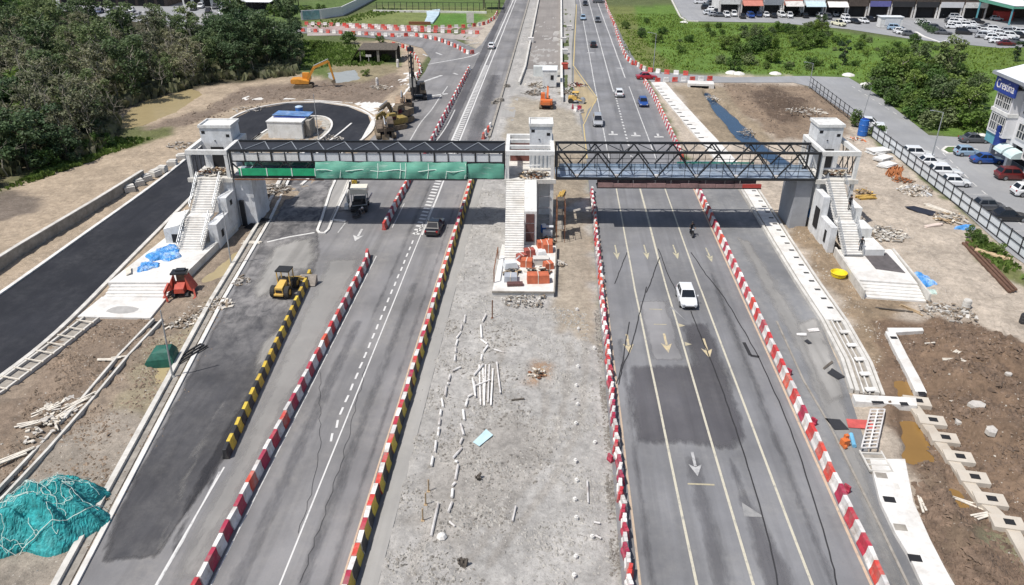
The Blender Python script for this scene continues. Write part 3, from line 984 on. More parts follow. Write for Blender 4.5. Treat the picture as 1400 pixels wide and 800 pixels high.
structure('sealed_joint', mb, seal)
kerb('kerb', GL([(1062, 440), (1098, 520), (1132, 578), (1168, 650), (1204, 722), (1246, 810)]), .15, .08, M_conc_dk)

mb = MB()                                   # left carriageway
line(mb, -15.35, 91, -15.3, 18, .11)
y = 75.0
y = 44.0
k = 0
while y < 81:
    line(mb, -15.95 + (.15 if y < 47 else 0), y, -15.95, y + .95, .17)
    y += 1.62 if y < 60 else 1.75
line(mb, -16.05, 82, -15.55, 86, .14)
y = 82.5
while y < 180:                             # the ladder of rumble bars
    mb.strip([Vector((-16.35, y, .034)), Vector((-15.5, y - .25, .034))], .45)
    y += 1.15
line(mb, -15.2, 82, -15.3, 300, .22); line(mb, -16.5, 112, -16.2, 300, .3)
line(mb, -22.55, 40.8, -22.5, 18, .12)
mb.strip([G(365, 331, .034), G(395, 324, .034), G(430, 318, .034)], .3)
structure('lane_line', mb, P_fresh)
mb = MB()
mb.strip([G(300, 645, .033), G(250, 740, .033), G(215, 800, .033), G(200, 830, .033)], .1)
mb.strip([G(472, 305, .034), G(462, 318, .034)], .14)
line(mb, -19.1, 92, -19.1, 84, .12); line(mb, -19.3, 76, -19.3, 18, .11)
structure('edge_line', mb, P_white)
mb = MB(); arrow(mb, -22.6, 81.6, 3.6, s=1.5)
structure('lane_arrow', mb, P_white)
mb = MB()
for pts, w in (([(590, 200), (600, 188), (612, 170), (622, 150)], .2), ([(560, 193), (575, 168), (590, 150), (600, 135), (612, 118)], .2), ([(636, 62), (655, 58)], .3), ([(575, 113), (604, 103)], .7), ([(590, 131), (612, 128)], .8),
               ([(585, 88), (640, 78), (655, 72)], .5), ([(578, 74), (585, 77)], .5), ([(596, 72), (604, 75)], .5), ([(620, 100), (626, 102)], .5)):
    mb.strip(smooth_line([G(a, b_, .034) for a, b_ in pts]), w)
structure('road_mark', mb, P_white)

mb = MB()                                   # right carriageway beyond the bridge
line(mb, 8.3, 112, 8.0, 160, .16); line(mb, 8.0, 160, 7.8, 300, .2)
line(mb, 15.3, 112, 15.0, 160, .16); line(mb, 14.8, 168, 14.0, 300, .25)
y = 113
while y < 150:
    line(mb, 11.75, y, 11.7, y + .9, .3); y += 1.9
line(mb, 11.5, 155, 11.0, 300, .22)
for x, y in ((9.6, 125.5), (13.3, 125), (17, 124.5)):
    mb.strip([Vector((x, y + 1.4, .036)), Vector((x, y - .3, .036))], .35); mb.strip([Vector((x - .7, y - .5, .036)), Vector((x + .8, y - .5, .036))], .7)
mb.strip([Vector((7.5, 196, .036)), Vector((9.3, 196, .036))], .5); mb.strip([Vector((13.6, 178, .036)), Vector((15.2, 178, .036))], .5)
structure('lane_line', mb, P_white)
paved('hatched_area', W((4.0, 178), (4.9, 170), (6.6, 158), (8.0, 149), (7.6, 146), (6.0, 141), (5.0, 132), (4.6, 140), (3.7, 160)), 0.029, asphalt('hatch_ground', (0.36, 0.29, 0.18), (0.42, 0.37, 0.28), 0.5))
mb = MB()
line(mb, 4.0, 180, 8.0, 150, .22); line(mb, 8.0, 150, 5.0, 131, .16); line(mb, 4.9, 131, 5.0, 112, .2); line(mb, 3.9, 180, 6.5, 285, .25)
structure('edge_line', mb, P_yellow)
mb = MB()                                   # side road and parking bays
for pts, w in (([(1165, 118), (1200, 140), (1240, 165)], .2), ([(1280, 200), (1330, 250), (1400, 310)], .18)):
    q = resample([G(a, b_, .03) for a, b_ in pts], 1.7)
    for a, b_ in list(zip(q, q[1:]))[::2]:
        mb.strip([a, b_], w)
for k in range(12):
    a = Vector((63.2 - k * .02, 108.5 - k * 2.9, .03))
    mb.strip([a, a + Vector((5.0, .4, 0))], .12); mb.strip([a + Vector((-.5, -.5, 0)), a + Vector((.5, .5, 0))], .3)
    a = Vector((53.0, 112 - k * 3.1, .03))
    mb.strip([a, a + Vector((4.6, 0, 0))], .12)
structure('parking_line', mb, P_white)
for (pl, lv, nm), wm in zip(POOL_LIST, [W_tan, W_tan, W_brown, W_brown, W_brown, W_pale, W_tan, W_blue]):
    structure(nm, MB().sheet(grow(pl, 0.8), lv), wm)
kerb('kerb', W((-10.6, 122), (-10.55, 140), (-10.5, 245), (-10.5, 420)), 0.4, 0.3, M_conc_dk)

# ================================================================== THE FOOTBRIDGE
BR = 0.040                                    # the bridge stands slightly askew to the road
BO = Vector((-3.0, 84.8, 0))


def bridge_at(u, v=0.0, z=0.0):
    return Vector((BO.x + u * math.cos(BR) - v * math.sin(BR), BO.y + u * math.sin(BR) + v * math.cos(BR), z))


ZD, ZT, BW = 6.15, 9.42, 3.7                   # soffit, top chord, width
M_deck = M('bridge_deck_sheet', (0.22, 0.27, 0.34), 0.5, 0.35, 0.8, dirt=(0.45, 0.47, 0.5), dirt_amt=0.6, dirt_scale=0.5)
M_roofdk = M('dark_roof_sheet', (0.022, 0.024, 0.03), 0.6, 0.3, 1.0)
M_win = M('dark_opening', (0.012, 0.012, 0.014), 0.8, 0.2, 2)
M_tgrey = M('grey_render', (0.67, 0.685, 0.70), 0.85, 0.12, 0.9, 0.15, dirt=(0.33, 0.32, 0.30), dirt_amt=0.55, streak=0.6)
M_maroon = M('maroon_board', (0.115, 0.055, 0.05), 0.7, 0.3, 2.5)
M_pinkbeam = M('primed_formwork', (0.29, 0.175, 0.165), 0.75, 0.25, 1.5, dirt=(0.13, 0.09, 0.085), dirt_amt=0.6)


def net_mat(name, col, pale, density):
    m, nt, b, vec = _new(name, 0.6)
    n = _noise(nt, vec, 0.7, 5, 0.6, sc=(0.4, 1, 1.6))
    c = _mix(nt, mul(col, 0.8), mul(col, 1.25), _ramp(nt, n, 0.3, 0.7))
    c = _mix(nt, c, pale, _ramp(nt, _noise(nt, vec, 1.6, 5, 0.7, sc=(0.35, 1, 2.2)), 0.56, 0.75, 0, 0.8))
    nt.links.new(c, b.inputs['Base Color'])
    tr = nt.nodes.new('ShaderNodeBsdfTransparent'); mx = nt.nodes.new('ShaderNodeMixShader')
    mx.inputs[0].default_value = density
    out = nt.nodes['Material Output']
    nt.links.new(tr.outputs[0], mx.inputs[1]); nt.links.new(b.outputs[0], mx.inputs[2]); nt.links.new(mx.outputs[0], out.inputs['Surface'])
    return m


M_net = net_mat('green_safety_net', (0.115, 0.36, 0.265), (0.45, 0.58, 0.52), 0.82)
M_netb = M('bright_green_sheet', (0.015, 0.35, 0.155), 0.6, 0.2, 1.2)
M_rope = M('pale_rope', (0.62, 0.72, 0.66), 0.8, 0.1, 3)

# ---- right span: an open steel truss
U0, U1 = 3.25, 33.3
t = thing('truss_span', 'open black steel truss footbridge span over the right carriageway', 'bridge span', bridge_at(0), BR)
for v in (0.0, BW):
    a = MB()
    a.bar((U0, v, ZT), (U1, v, ZT), .24, .26)
    obj('top_chord', a, M_steel, t)
    a = MB(); a.bar((U0, v, ZD + .13), (U1, v, ZD + .13), .24, .26)
    obj('bottom_chord', a, M_steel, t)
    nb = 13
    du = (U1 - U0 - .3) / nb
    for k in range(nb):
        a = MB()
        ua, ub = U0 + .15 + k * du, U0 + .15 + (k + 1) * du
        za, zb = (ZT - .13, ZD + .26) if k % 2 == 0 else (ZD + .26, ZT - .13)
        a.bar((ua, v, za), (ub, v, zb), .15, .15)
        obj('diagonal', a, M_steel, t)
        if k % 2 == 0 and k:
            a = MB(); a.bar((ua, v, ZD + .27), (ua, v, ZT - .14), .10, .10)
    for ue in (U0 + .1, U1 - .1):
        a = MB(); a.bar((ue, v, ZD + .27), (ue, v, ZT - .14), .2, .2)
        obj('end_post', a, M_steel, t)
    for k in range(1, nb, 2):
        u = U0 + .15 + k * du
        a = MB()
        for z, s in ((ZD + .42, 1), ):
            a.add([(u - .26, v - .1, z + .22), (u + .26, v - .1, z + .22), (u, v - .1, z - .1), (u - .26, v + .1, z + .22), (u + .26, v + .1, z + .22), (u, v + .1, z - .1)],
                  [(0, 2, 1), (3, 4, 5), (0, 1, 4, 3), (1, 2, 5, 4), (2, 0, 3, 5)])
        obj('gusset_plate', a, M_wht, t)
a = MB()
k = U0 + .3
nbr = 8
for i in range(nbr + 1):
    u = U0 + .3 + (U1 - U0 - .6) * i / nbr
    a.bar((u, .12, ZT), (u, BW - .12, ZT), .12, .12)
for i in range(nbr):
    u0 = U0 + .3 + (U1 - U0 - .6) * i / nbr; u1 = U0 + .3 + (U1 - U0 - .6) * (i + 1) / nbr
    a.bar((u0, .12, ZT + .01), ((u0 + u1) / 2, BW - .12, ZT + .01), .07, .07); a.bar(((u0 + u1) / 2, BW - .12, ZT + .02), (u1, .12, ZT + .02), .07, .07)
obj('roof_bracing', a, M_steel, t)
a = MB(); a.bx(U0, U1, .15, BW - .15, ZD + .12, ZD + .24)
obj('deck', a, M_deck, t)
for v in (.35, BW - .35):
    a = MB()
    for z in (.75, 1.2):
        a.bar((U0 + .3, v, ZD + .24 + z), (U1 - .3, v, ZD + .24 + z), .05, .05)
    u = U0 + .4
    while u < U1:
        a.bar((u, v, ZD + .24), (u, v, ZT - 1.4 if int(u * 3) % 2 else ZT), .05, .05)
        u += 1.45
    obj('handrail', a, M_steel, t)
a = MB(); a.bx(U0 + .5, U1 - .6, BW - .3, BW - .24, ZD + .26, ZD + .8)
obj('side_sheet', a, M('pale_blue_sheet', (0.36, 0.44, 0.52), 0.5, 0.25, 0.8, dirt=(0.20, 0.30, 0.42), dirt_amt=0.8, dirt_scale=0.5), t)
a = MB(); a.bx(U0 + 14.5, U1 - 6.5, BW - .42, BW - .33, ZD + .9, ZD + 1.1)
obj('green_board', a, M('green_board', (0.03, 0.22, 0.17), 0.6, 0.4, 0.7), t)

t = thing('hanging_platform', 'long pinkish red work platform hung under the near edge of the open truss', 'work platform', bridge_at(0), BR)
a = MB(); a.bx(8.0, 26.8, -1.0, .5, 5.45, 5.55)
obj('platform_floor', a, M_black, t)
for v in (-.95, .45):
    a = MB()
    u = 8.1
    while u < 26.5:
        w = random.uniform(1.5, 2.6)
        u2 = min(u + w, 26.7)
        a.bx(u, u2 - .04, v - .04, v + .04, 5.57, 6.0 + random.uniform(0, .12))
        u = u2
    obj('side_board', a, M_pinkbeam, t)
a = MB(); a.bx(24.6, 26.75, -1.03, -.99 - .001, 5.6, 6.05)
obj('end_board', a, M('red_board', (0.42, 0.05, 0.04), 0.6), t)
a = MB()
for u in (8.3, 12, 16, 20, 24, 26.4):
    a = MB(); a.bar((u, .3, 5.5), (u, .3, ZD), .05)
    obj('hanger', a, M_steel, t)

# ---- left span: roofed, clad, hung with safety nets
V0, V1 = -34.3, -2.65
t = thing('covered_span', 'roofed dark steel footbridge span with pale panels over the left carriageway', 'bridge span', bridge_at(0), BR)
for v in (0.0, BW):
    a = MB(); a.bar((V0, v, ZT), (V1, v, ZT), .24, .28); obj('top_chord', a, M_steel, t)
    a = MB(); a.bar((V0, v, ZD + .13), (V1, v, ZD + .13), .24, .26); obj('bottom_chord', a, M_steel, t)
    for ue in (V0 + .12, V1 - .12):
        a = MB(); a.bar((ue, v, ZD + .27), (ue, v, ZT - .15), .22, .22); obj('end_post', a, M_steel, t)
a = MB(); a.bx(V0, V1, .2, BW - .2, ZT - .12, ZT - .06); obj('roof_sheet', a, M_roofdk, t)
a = MB()
n = 20
for i in range(n):
    u0, u1 = V0 + (V1 - V0) * i / n, V0 + (V1 - V0) * (i + 1) / n
    va, vb = (.15, BW - .15) if i % 2 else (BW - .15, .15)
    a.bar((u0, va, ZT + .0), (u1, vb, ZT + .0), .085, .06)
obj('roof_bracing', a, M_steel_lt, t)
a = MB(); a.bx(V0, V1, .15, BW - .15, ZD + .12, ZD + .24); obj('deck', a, M_deck, t)
npan = 20
du = (V1 - V0 - .4) / npan
for i in range(npan):
    u = V0 + .2 + i * du
    a = MB(); a.bx(u + .06, u + du - .06, -.02, .04, 8.22, ZT - .28)
    obj('cladding_panel', a, M_pale_panel if i > 4 else M_white, t)
    if i:
        w = .18 if i % 3 == 0 else .09
        a = MB(); a.bar((u, -.04, 8.12), (u, -.04, ZT - .15), w, .12); obj('mullion', a, M_steel, t)
a = MB(); a.bar((V0, -.03, 8.14), (V1, -.03, 8.14), .1, .12); obj('panel_rail', a, M_steel, t)
a = MB()
for i in range(n):
    u0, u1 = V0 + (V1 - V0) * i / n, V0 + (V1 - V0) * (i + 1) / n
    a.bar((u0, .02, ZD + .27 if i % 2 else 8.1), (u1, .02, 8.1 if i % 2 else ZD + .27), .13, .13)
obj('near_diagonals', a, M_steel, t)
a = MB()
for i in range(0, n):
    u0, u1 = V0 + (V1 - V0) * i / n, V0 + (V1 - V0) * (i + 1) / n
    a.bar((u0, BW, ZD + .27 if i % 2 else ZT - .2), (u1, BW, ZT - .2 if i % 2 else ZD + .27), .13, .13)
obj('far_diagonals', a, M_steel, t)
a = MB(); a.bx(V0 + .3, V1 - .3, BW - .1, BW - .06, ZD + .3, 8.0); obj('far_net', a, M_net, t)

# the net hangs from the panel rail and bellies out over a scaffold board
def net_sheet(u0, u1, zt, zb, belly, nu=46, nv=9, seed=0):
    mb = MB()
    rr = random.Random(seed)
    ph = [rr.uniform(0, 6) for _ in range(6)]
    vs = []
    for i in range(nu + 1):
        u = u0 + (u1 - u0) * i / nu
        for j in range(nv + 1):
            s = j / nv
            z = zt + (zb - zt) * s + .05 * math.sin(u * 1.3 + ph[0]) * (1 - s)
            v = -.1 - belly * math.sin(min(1, s * 1.5) * math.pi / 2) + .07 * math.sin(u * 2.1 + s * 4 + ph[1]) + .05 * math.sin(u * 5.3 + ph[2]) * s
            vs.append((u, v, z))
    fs = []
    for i in range(nu):
        for j in range(nv):
            a = i * (nv + 1) + j
            fs.append((a, a + 1, a + nv + 2, a + nv + 1))
    mb.add(vs, fs)
    return mb


t = thing('safety_net', 'long pale green safety net bellying over the side of the covered span', 'safety net', bridge_at(0), BR, 'green nets on the covered bridge span')
obj('net', net_sheet(-24.4, -7.0, 8.2, 6.35, .5), M_net, t, smooth=True)
a = MB()
pts = [Vector((-24.4 + k * .6, -.56 - .06 * math.sin(k), 7.3 + .12 * math.sin(k * .9) - (.1 if k % 7 == 3 else 0))) for k in range(30)]
a.path(pts, .045, 5)
for u in (-21.5, -17.2, -14.6, -14.0, -11.4, -9.3, -7.1):
    a.path([Vector((u, -.2, 8.05)), Vector((u + .05, -.56, 7.3)), Vector((u - .1, -.68, 6.4))], .04, 5)
obj('rope', a, M_rope, t)
a = MB(); a.bx(-24.6, -6.9, -.75, -.1, 6.2, 6.3); obj('scaffold_board', a, M_black, t)
t = thing('safety_net', 'short dull green net at the end of the covered span beside the middle tower', 'safety net', bridge_at(0), BR, 'green nets on the covered bridge span')
obj('net', net_sheet(-6.9, -2.7, 8.05, 6.3, .12, 14, 6, 3), M_net, t, smooth=True)
t = thing('green_hoarding', 'bright green sheet along the left end of the covered bridge span', 'sheet', bridge_at(0), BR)
a = MB(); a.bx(-33.4, -23.6, -.22, -.16, 6.5, 7.35); obj('sheet', a, M_netb, t)
a = MB()
for u in (-33.2, -30.2, -27.3, -24.6):
    a.bx(u, u + .12, -.26, -.23, 6.45, 7.4)
obj('lacing', a, M_rope, t)
a = MB(); a.bar((-34, -.3, 6.05), (-23.6, -.3, 6.05), .12); obj('scaffold_pipe', a, M_rust, t)

# ---- towers
def flight(mb, u0, u1, v0, z0, v1, z1, n):
    """a flight of n steps from (v0,z0) down to (v1,z1), with a sloping soffit"""
    for k in range(n):
        va, vb = v0 + (v1 - v0) * k / n, v0 + (v1 - v0) * (k + 1) / n
        z = z0 + (z1 - z0) * (k + 1) / n + (z0 - z1) / n * .0
        mb.bx(u0, u1, min(va, vb), max(va, vb) + .03, z - .32, z)


def rail(mb, u, v0, z0, v1, z1, n, h=.95):
    for hh in (h, h * .55):
        mb.bar((u, v0, z0 + hh), (u, v1, z1 + hh), .045)
    for k in range(n + 1):
        v = v0 + (v1 - v0) * k / n; z = z0 + (z1 - z0) * k / n
        mb.bar((u, v, z), (u, v, z + h), .045)


def lift_shaft(t, u0, u1, v0, v1, z0, z1):
    a = MB(); a.bx(u0, u1, v0, v1, z0, z1)
    s = obj('lift_shaft', a, M_tgrey, t)
    a = MB(); a.bx(u0 - .12, u1 + .12, v0 - .12, v1 + .12, z1 + .003, z1 + .16)
    for x0, x1, y0, y1 in ((u0 - .12, u1 + .12, v0 - .12, v0 + .04), (u0 - .12, u1 + .12, v1 - .04, v1 + .12), (u0 - .12, u0 + .04, v0 + .045, v1 - .045), (u1 - .04, u1 + .12, v0 + .045, v1 - .045)):
        a.bx(x0, x1, y0, y1, z1 + .163, z1 + .34)
    obj('roof', a, M_white, s)
    for u, z in ((u0 + .38, z1 - .55), (u1 - .45, z1 - .95)):
        a = MB(); a.bx(u - .2, u + .2, v0 - .02, v0 + .1, z - .17, z + .17)
        obj('window', a, M_win, s)
    a = MB(); a.lathe(((u0 + u1) / 2 - .2, v0 - .02, z1 - 1.55), [(.1, -.04), (.1, .04)], 8)
    obj('vent', a, M_win, s)
    return s


def frame(t, u0, u1, vd, zt, zl, cw=.38, zfoot=0.0, mid=()):
    """four columns, ring beam, landing slab"""
    for u in (u0, u1 - cw):
        for v in (0.0, vd - cw):
            a = MB(); a.bx(u, u + cw, v, v + cw, zfoot, zt - .5)
            obj('column', a, M_white, t)
    a = MB()
    a.bx(u0 - .03, u1 + .03, -.03, cw + .03, zt - .5, zt); a.bx(u0 - .03, u1 + .03, vd - cw - .03, vd + .03, zt - .5, zt)
    a.bx(u0 - .03, u0 + cw + .03, cw + .035, vd - cw - .035, zt - .5, zt - .004); a.bx(u1 - cw - .03, u1 + .03, cw + .035, vd - cw - .035, zt - .5, zt - .004)
    for v in mid:
        a.bx(u0 + cw + .04, u1 - cw - .04, v, v + .32, zt - .45, zt - .02)
    obj('ring_beam', a, M_white, t)
    a = MB(); a.bx(u0 + .02, u1 - .02, .02, vd - .02, zl - .32, zl)
    a.bx(u0 - .25, u1 + .25, -.25, .015, zl - .45, zl + .03)
    obj('landing', a, M_conc, t)


M_dustw = M('dusty_scrap', (0.50, 0.47, 0.43), .9, .3, 2.5, dirt=(0.26, 0.22, 0.17), dirt_amt=.8, dirt_scale=1.2)
M_dustg = M('dusty_rubble', (0.36, 0.335, 0.30), .95, .35, 2.5, dirt=(0.2, 0.16, 0.12), dirt_amt=.7, dirt_scale=1.2)
M_clod = M('earth_crumbs', (0.22, 0.175, 0.13), .95, .4, 2)
DUSTY = {M_white: M_dustw, M_conc_lt: M_dustg}


def debris(name, label, centre, r, n, seed, mats, h=.35, group=None, rz=0.0, long=1.2):
    """a heap of scrap timber, boards and rubble: one thing"""
    rr = random.Random(seed)
    mb = MB()
    mats = [DUSTY.get(m_, m_) for m_ in mats] + [M_clod]
    for k in range(int(n * 1.6)):
        a = rr.uniform(0, 6.28); d = r * rr.random() ** .6
        x, y = d * math.cos(a), d * math.sin(a) * .8
        s = (rr.uniform(.12, long * .75), rr.uniform(.06, .3), rr.uniform(.03, .12)) if k % 3 else (rr.uniform(.05, .2), rr.uniform(.05, .2), rr.uniform(.05, .14))
        M4 = Matrix.Translation((x, y, h * (1 - d / r) * rr.random() + s[2])) @ Matrix.Rotation(rr.uniform(0, 3.14), 4, 'Z') @ Matrix.Rotation(rr.uniform(-.35, .35), 4, 'Y')
        q = MB().box((0, 0, 0), s, 0, rr.randrange(len(mats))).xf(M4)
        mb.add(q.v, q.f, 0); mb.m[-len(q.f):] = q.m
    o = obj(name, mb, mats, None, centre, rz)
    return tag(o, label, 'debris', group)


DEB = [M_wood, M_wood_pale, M_wood_dk, M_conc_lt, M_rust]

# middle tower
t = thing('stair_tower', 'white concrete lift and stair tower standing on the gravel median', 'tower', bridge_at(0), BR)
frame(t, -2.5, 3.05, 7.0, 9.5, 6.15, mid=(2.2, 4.6))
lift_shaft(t, .25, 2.9, 4.2, 6.9, 0, 11.2)
a = MB(); flight(a, -2.45, -.35, -.26, 6.15, -9.7, .45, 34)
st = obj('stair', a, M_conc_lt, t)
a = MB()
a.add([(-.33, -.25, 6.15), (1.05, -.25, 6.15), (1.05, -5.0, 4.15), (-.33, -5.0, 4.15), (-.33, -.25, 0), (1.05, -.25, 0), (1.05, -5.0, 0), (-.33, -5.0, 0)],
      [(3, 2, 1, 0), (0, 1, 5, 4), (1, 2, 6, 5), (2, 3, 7, 6), (3, 0, 4, 7)])
obj('side_wall', a, M_white, t)
a = MB()
for k in range(3):
    a.bx(-.15, .8, -5.06, -5.004, .5 + k * 1.15, 1.55 + k * 1.15)
obj('shutter_board', a, M_maroon, t)
a = MB(); a.bx(-2.3, 2.4, 6.94 - .3, 6.98 - .3, 6.2, 8.9); obj('back_board', a, M('brick_red_board', (0.16, 0.06, 0.05), 0.8, 0.4, 1.5), t)
a = MB()
for z in (1.2, 2.6, 4.0):
    a.bar((1.2, -.1, z), (2.7, -.1, z + .1), .09)
a.bar((1.2, .1, 0), (1.4, -.1, 5.6), .1)
obj('prop', a, M_steel_lt, t)
a = MB(); a.bar((-.2, -.35, 7.9), (1.4, -.35, 7.95), .18, .1)
obj('rail_post', a, M_white, t)
a = MB()
for k in range(5):
    a.bar((.4 + k * .5, 3.9, 6.2), (.45 + k * .48, 3.9, 8.8), .07)
obj('scaffold', a, M_deck, t)
debris('scrap_heap', 'scrap boards and offcuts on the middle tower landing above the stairs', bridge_at(.6, 1.3, 6.16), 2.0, 60, 4, DEB, .5, rz=BR)
t2 = thing('median_podium', 'low pale concrete platform at the foot of the median stairs', 'platform', (0, 0, 0))
a = MB(); a.prism(W((-5.8, 67.3), (.35, 67.5), (.55, 79.0), (-5.6, 79.0)), -.1, .42); obj('slab', a, M_conc_lt, t2)
a = MB(); a.wall(W((-5.8, 67.3), (.35, 67.5)), .16, .43, .6); a.wall(W((.38, 67.5), (.55, 79)), .14, .43, .62); obj('upstand', a, M_conc_dk, t2)
a = MB()
for p, q in (((-5.75, 69.5), (-5.75, 75.0)),):
    a.bar((*p, .5), (*p, 1.9), .1); a.bar((*q, .5), (*q, 1.9), .1); a.bar((*p, 1.85), (*q, 1.85), .09)
obj('post_rail', a, M_rust, t2)

# left tower
LU0, LU1 = -39.3, -34.55
t = thing('stair_tower', 'white concrete lift and stair tower beside the new black road', 'tower', bridge_at(0), BR)
frame(t, LU0, LU1, 7.0, 9.4, 6.1)
lift_shaft(t, -38.9, -35.2, 4.0, 6.85, 0, 10.9)
a = MB(); flight(a, -38.3, -35.65, -.26, 6.1, -4.0, 3.5, 13); a.bx(-38.3, -35.65, -5.2, -3.98, 3.0, 3.3); flight(a, -38.35, -35.6, -5.2, 3.3, -8.9, .85, 14)
obj('stair', a, M_conc_lt, t)
for u in (-38.3, -35.65):
    a = MB(); rail(a, u, -.4, 6.1, -4.0, 3.5, 9, .9); rail(a, u, -5.2, 3.3, -8.7, .9, 9, .9)
    obj('handrail', a, M_steel_lt, t)
a = MB(); a.bx(-35.55, -34.5, -.02, 6.95, 0, 5.6); a.bx(-35.55, -34.52, -2.6, -.03, 0, 4.6)
obj('side_wall', a, M_tgrey, t)
a = MB(); a.bx(-35.56, -34.55, -6.4, -2.62, 0, 2.9); w2 = obj('lower_wall', a, M_tgrey, t)
for v0_, v1_, z0_, z1_ in ((-1.6, -1.0, 3.3, 3.9), (-5.4, -4.8, 1.0, 1.8)):
    a = MB(); a.bx(-34.56, -34.49, v0_, v1_, z0_, z1_); obj('window', a, M_win, w2)
a = MB()
a.add([(-40.4, -3.6, 0), (-38.5, -3.6, 0), (-38.5, -6.8, 0), (-40.4, -6.8, 0), (-40.4, -3.6, 3.1), (-38.5, -3.6, 3.6), (-38.5, -6.8, 3.0), (-40.4, -6.8, 2.5)],
      [(4, 7, 6, 5), (0, 1, 5, 4), (1, 2, 6, 5), (2, 3, 7, 6), (3, 0, 4, 7)])
w3 = obj('stair_enclosure', a, M_white, t)
a = MB(); a.bx(-39.6, -38.7, -6.84, -6.79, .9, 1.9); obj('window', a, M_win, w3)
a = MB()
for k in range(5):
    a.bar((LU0 + .25, .6 + k * 1.2, 6.1), (LU0 + .25, .6 + k * 1.2, 8.9), .07); a.bar((LU0 + .25, .6 + k * 1.2, 6.2), (LU0 + .25, 1.8 + k * 1.2 - .3, 8.7), .06)
for k in range(4):
    a.bar((LU0 + .2, .5 + k * 1.4, 2.6), (LU0 + .2, 1.8 + k * 1.4, 5.4), .08); a.bar((LU0 + .2, .5 + k * 1.4, 5.4), (LU0 + .2, 1.8 + k * 1.4, 2.6), .08)
obj('side_lattice', a, M_steel, t)
a = MB(); a.bx(-37.9, -36.4, 3.9, 3.99, 6.15, 8.6); obj('lift_door_opening', a, M_win, t)
debris('scrap_heap', 'brown scrap timber piled on the left tower landing', bridge_at(-37.2, 1.8, 6.12), 1.9, 55, 9, DEB, .6, rz=BR)
t = thing('pier_wall', 'tall pale wall pier under the left end of the bridge', 'pier', bridge_at(-33.6, .4), BR)
a = MB(); a.bx(-.85, 1.2, .1, 4.8, 0, 5.95); obj('wall', a, M_tgrey, t)
a = MB(); a.bx(-.6, -.1, -.25, .09, 0, 3.2); obj('recess_panel', a, M_steel, t)

pod = thing('stair_podium', 'white concrete podium with steps at the foot of the left stair tower', 'platform', (0, 0, 0))
a = MB(); a.prism(W((-44.6, 66.6), (-37.7, 67.0), (-37.3, 82.5), (-43.6, 83.0)), -.1, .8); obj('slab', a, M_conc_lt, pod)
a = MB()
for k in range(4):
    a.prism(W((-44.2, 66.55 - .45 * k), (-38.0, 66.9 - .45 * k), (-38.0, 66.45 - .45 * k), (-44.2, 66.1 - .45 * k)), -.05, .64 - .15 * k)
obj('steps', a, M_conc_lt, pod)
a = MB(); a.prism(W((-44.6, 60.8), (-37.6, 60.9), (-37.9, 65.0), (-44.4, 64.8)), -.1, .14); obj('apron', a, M_conc_lt, pod)
a = MB(); a.sheet([(-41 + 1.5 * math.cos(k * .5236) * (1 + .12 * math.sin(k * 2)), 62.3 + .75 * math.sin(k * .5236)) for k in range(12)], .146); obj('stain', a, M('cement_stain', (0.36, 0.35, 0.335), 0.9, 0.15, 1.5), pod)

# right tower
t = thing('stair_tower', 'white concrete lift and stair tower beside the grey site hoarding', 'tower', bridge_at(0), BR)
frame(t, 33.45, 37.75, 7.0, 9.6, 6.3)
lift_shaft(t, 34.0, 36.9, 4.0, 6.9, 0, 11.3)
a = MB(); flight(a, 34.3, 36.3, -.26, 6.3, -4.6, 3.4, 15); a.bx(34.3, 36.3, -5.6, -4.58, 2.9, 3.2); flight(a, 34.3, 36.35, -5.6, 3.2, -9.0, .75, 13)
obj('stair', a, M_conc_lt, t)
for u in (34.3, 36.32):
    a = MB(); rail(a, u, -.4, 6.3, -4.6, 3.4, 12, .9); rail(a, u, -5.6, 3.2, -8.9, .8, 12, .9)
    obj('handrail', a, M_steel_lt, t)
a = MB(); a.bx(33.4, 34.15, -2.8, -.02, 0, 5.2); a.bx(33.4, 34.1, -6.4, -2.82, 0, 3.0)
w2 = obj('side_wall', a, M_tgrey, t)
a = MB(); a.bx(33.3, 33.38, -2.5, -1.2, 1.2, 3.6); obj('window', a, M_win, w2)
a = MB(); a.bx(33.33, 33.395, -5.4, -4.9, .8, 2.2); obj('window', a, M_win, w2)
a = MB(); a.bx(36.5, 37.9, -3.0, -.05, 0, 4.0); a.bx(36.45, 38.3, -5.6, -3.02, 0, 2.6); a.bx(36.4, 38.6, -8.8, -5.62, 0, 1.5)
obj('ramp_wall', a, M_white, t)
a = MB()
for k in range(3):
    a.bar((37.55, .6 + k * 1.5, 6.4), (37.55, 1.8 + k * 1.5, 9.0), .09); a.bar((37.55, .6 + k * 1.5, 9.0), (37.55, 1.8 + k * 1.5, 6.4), .09)
obj('side_lattice', a, M_steel, t)
a = MB(); a.bx(34.6, 36.2, 3.9, 3.99, 6.35, 8.7); obj('lift_door_opening', a, M_win, t)
a = MB(); a.bar((33.9, .6, 7.4), (36.8, .6, 7.45), .3, .12); obj('rail_post', a, M_white, t)
debris('scrap_heap', 'grey scrap boards piled on the right tower landing', bridge_at(36.2, 2.0, 6.32), 1.6, 40, 19, DEB, .5, rz=BR)
t = thing('pier_wall', 'dark grey wall pier under the right end of the bridge', 'pier', bridge_at(32.2, .4), BR)
a = MB(); a.bx(-.9, 1.0, .1, 4.6, 0, 5.95); obj('wall', a, M('grey_pier', (0.30, 0.31, 0.33), 0.85, 0.12, 0.8), t)
pod = thing('stair_podium', 'pale concrete podium with wide steps at the foot of the right stair tower', 'platform', (0, 0, 0))
a = MB(); a.prism(W((31.2, 71.6), (36.9, 71.0), (37.4, 79.4), (31.6, 79.0)), -.1, .75); obj('slab', a, M_conc_lt, pod)
a = MB()
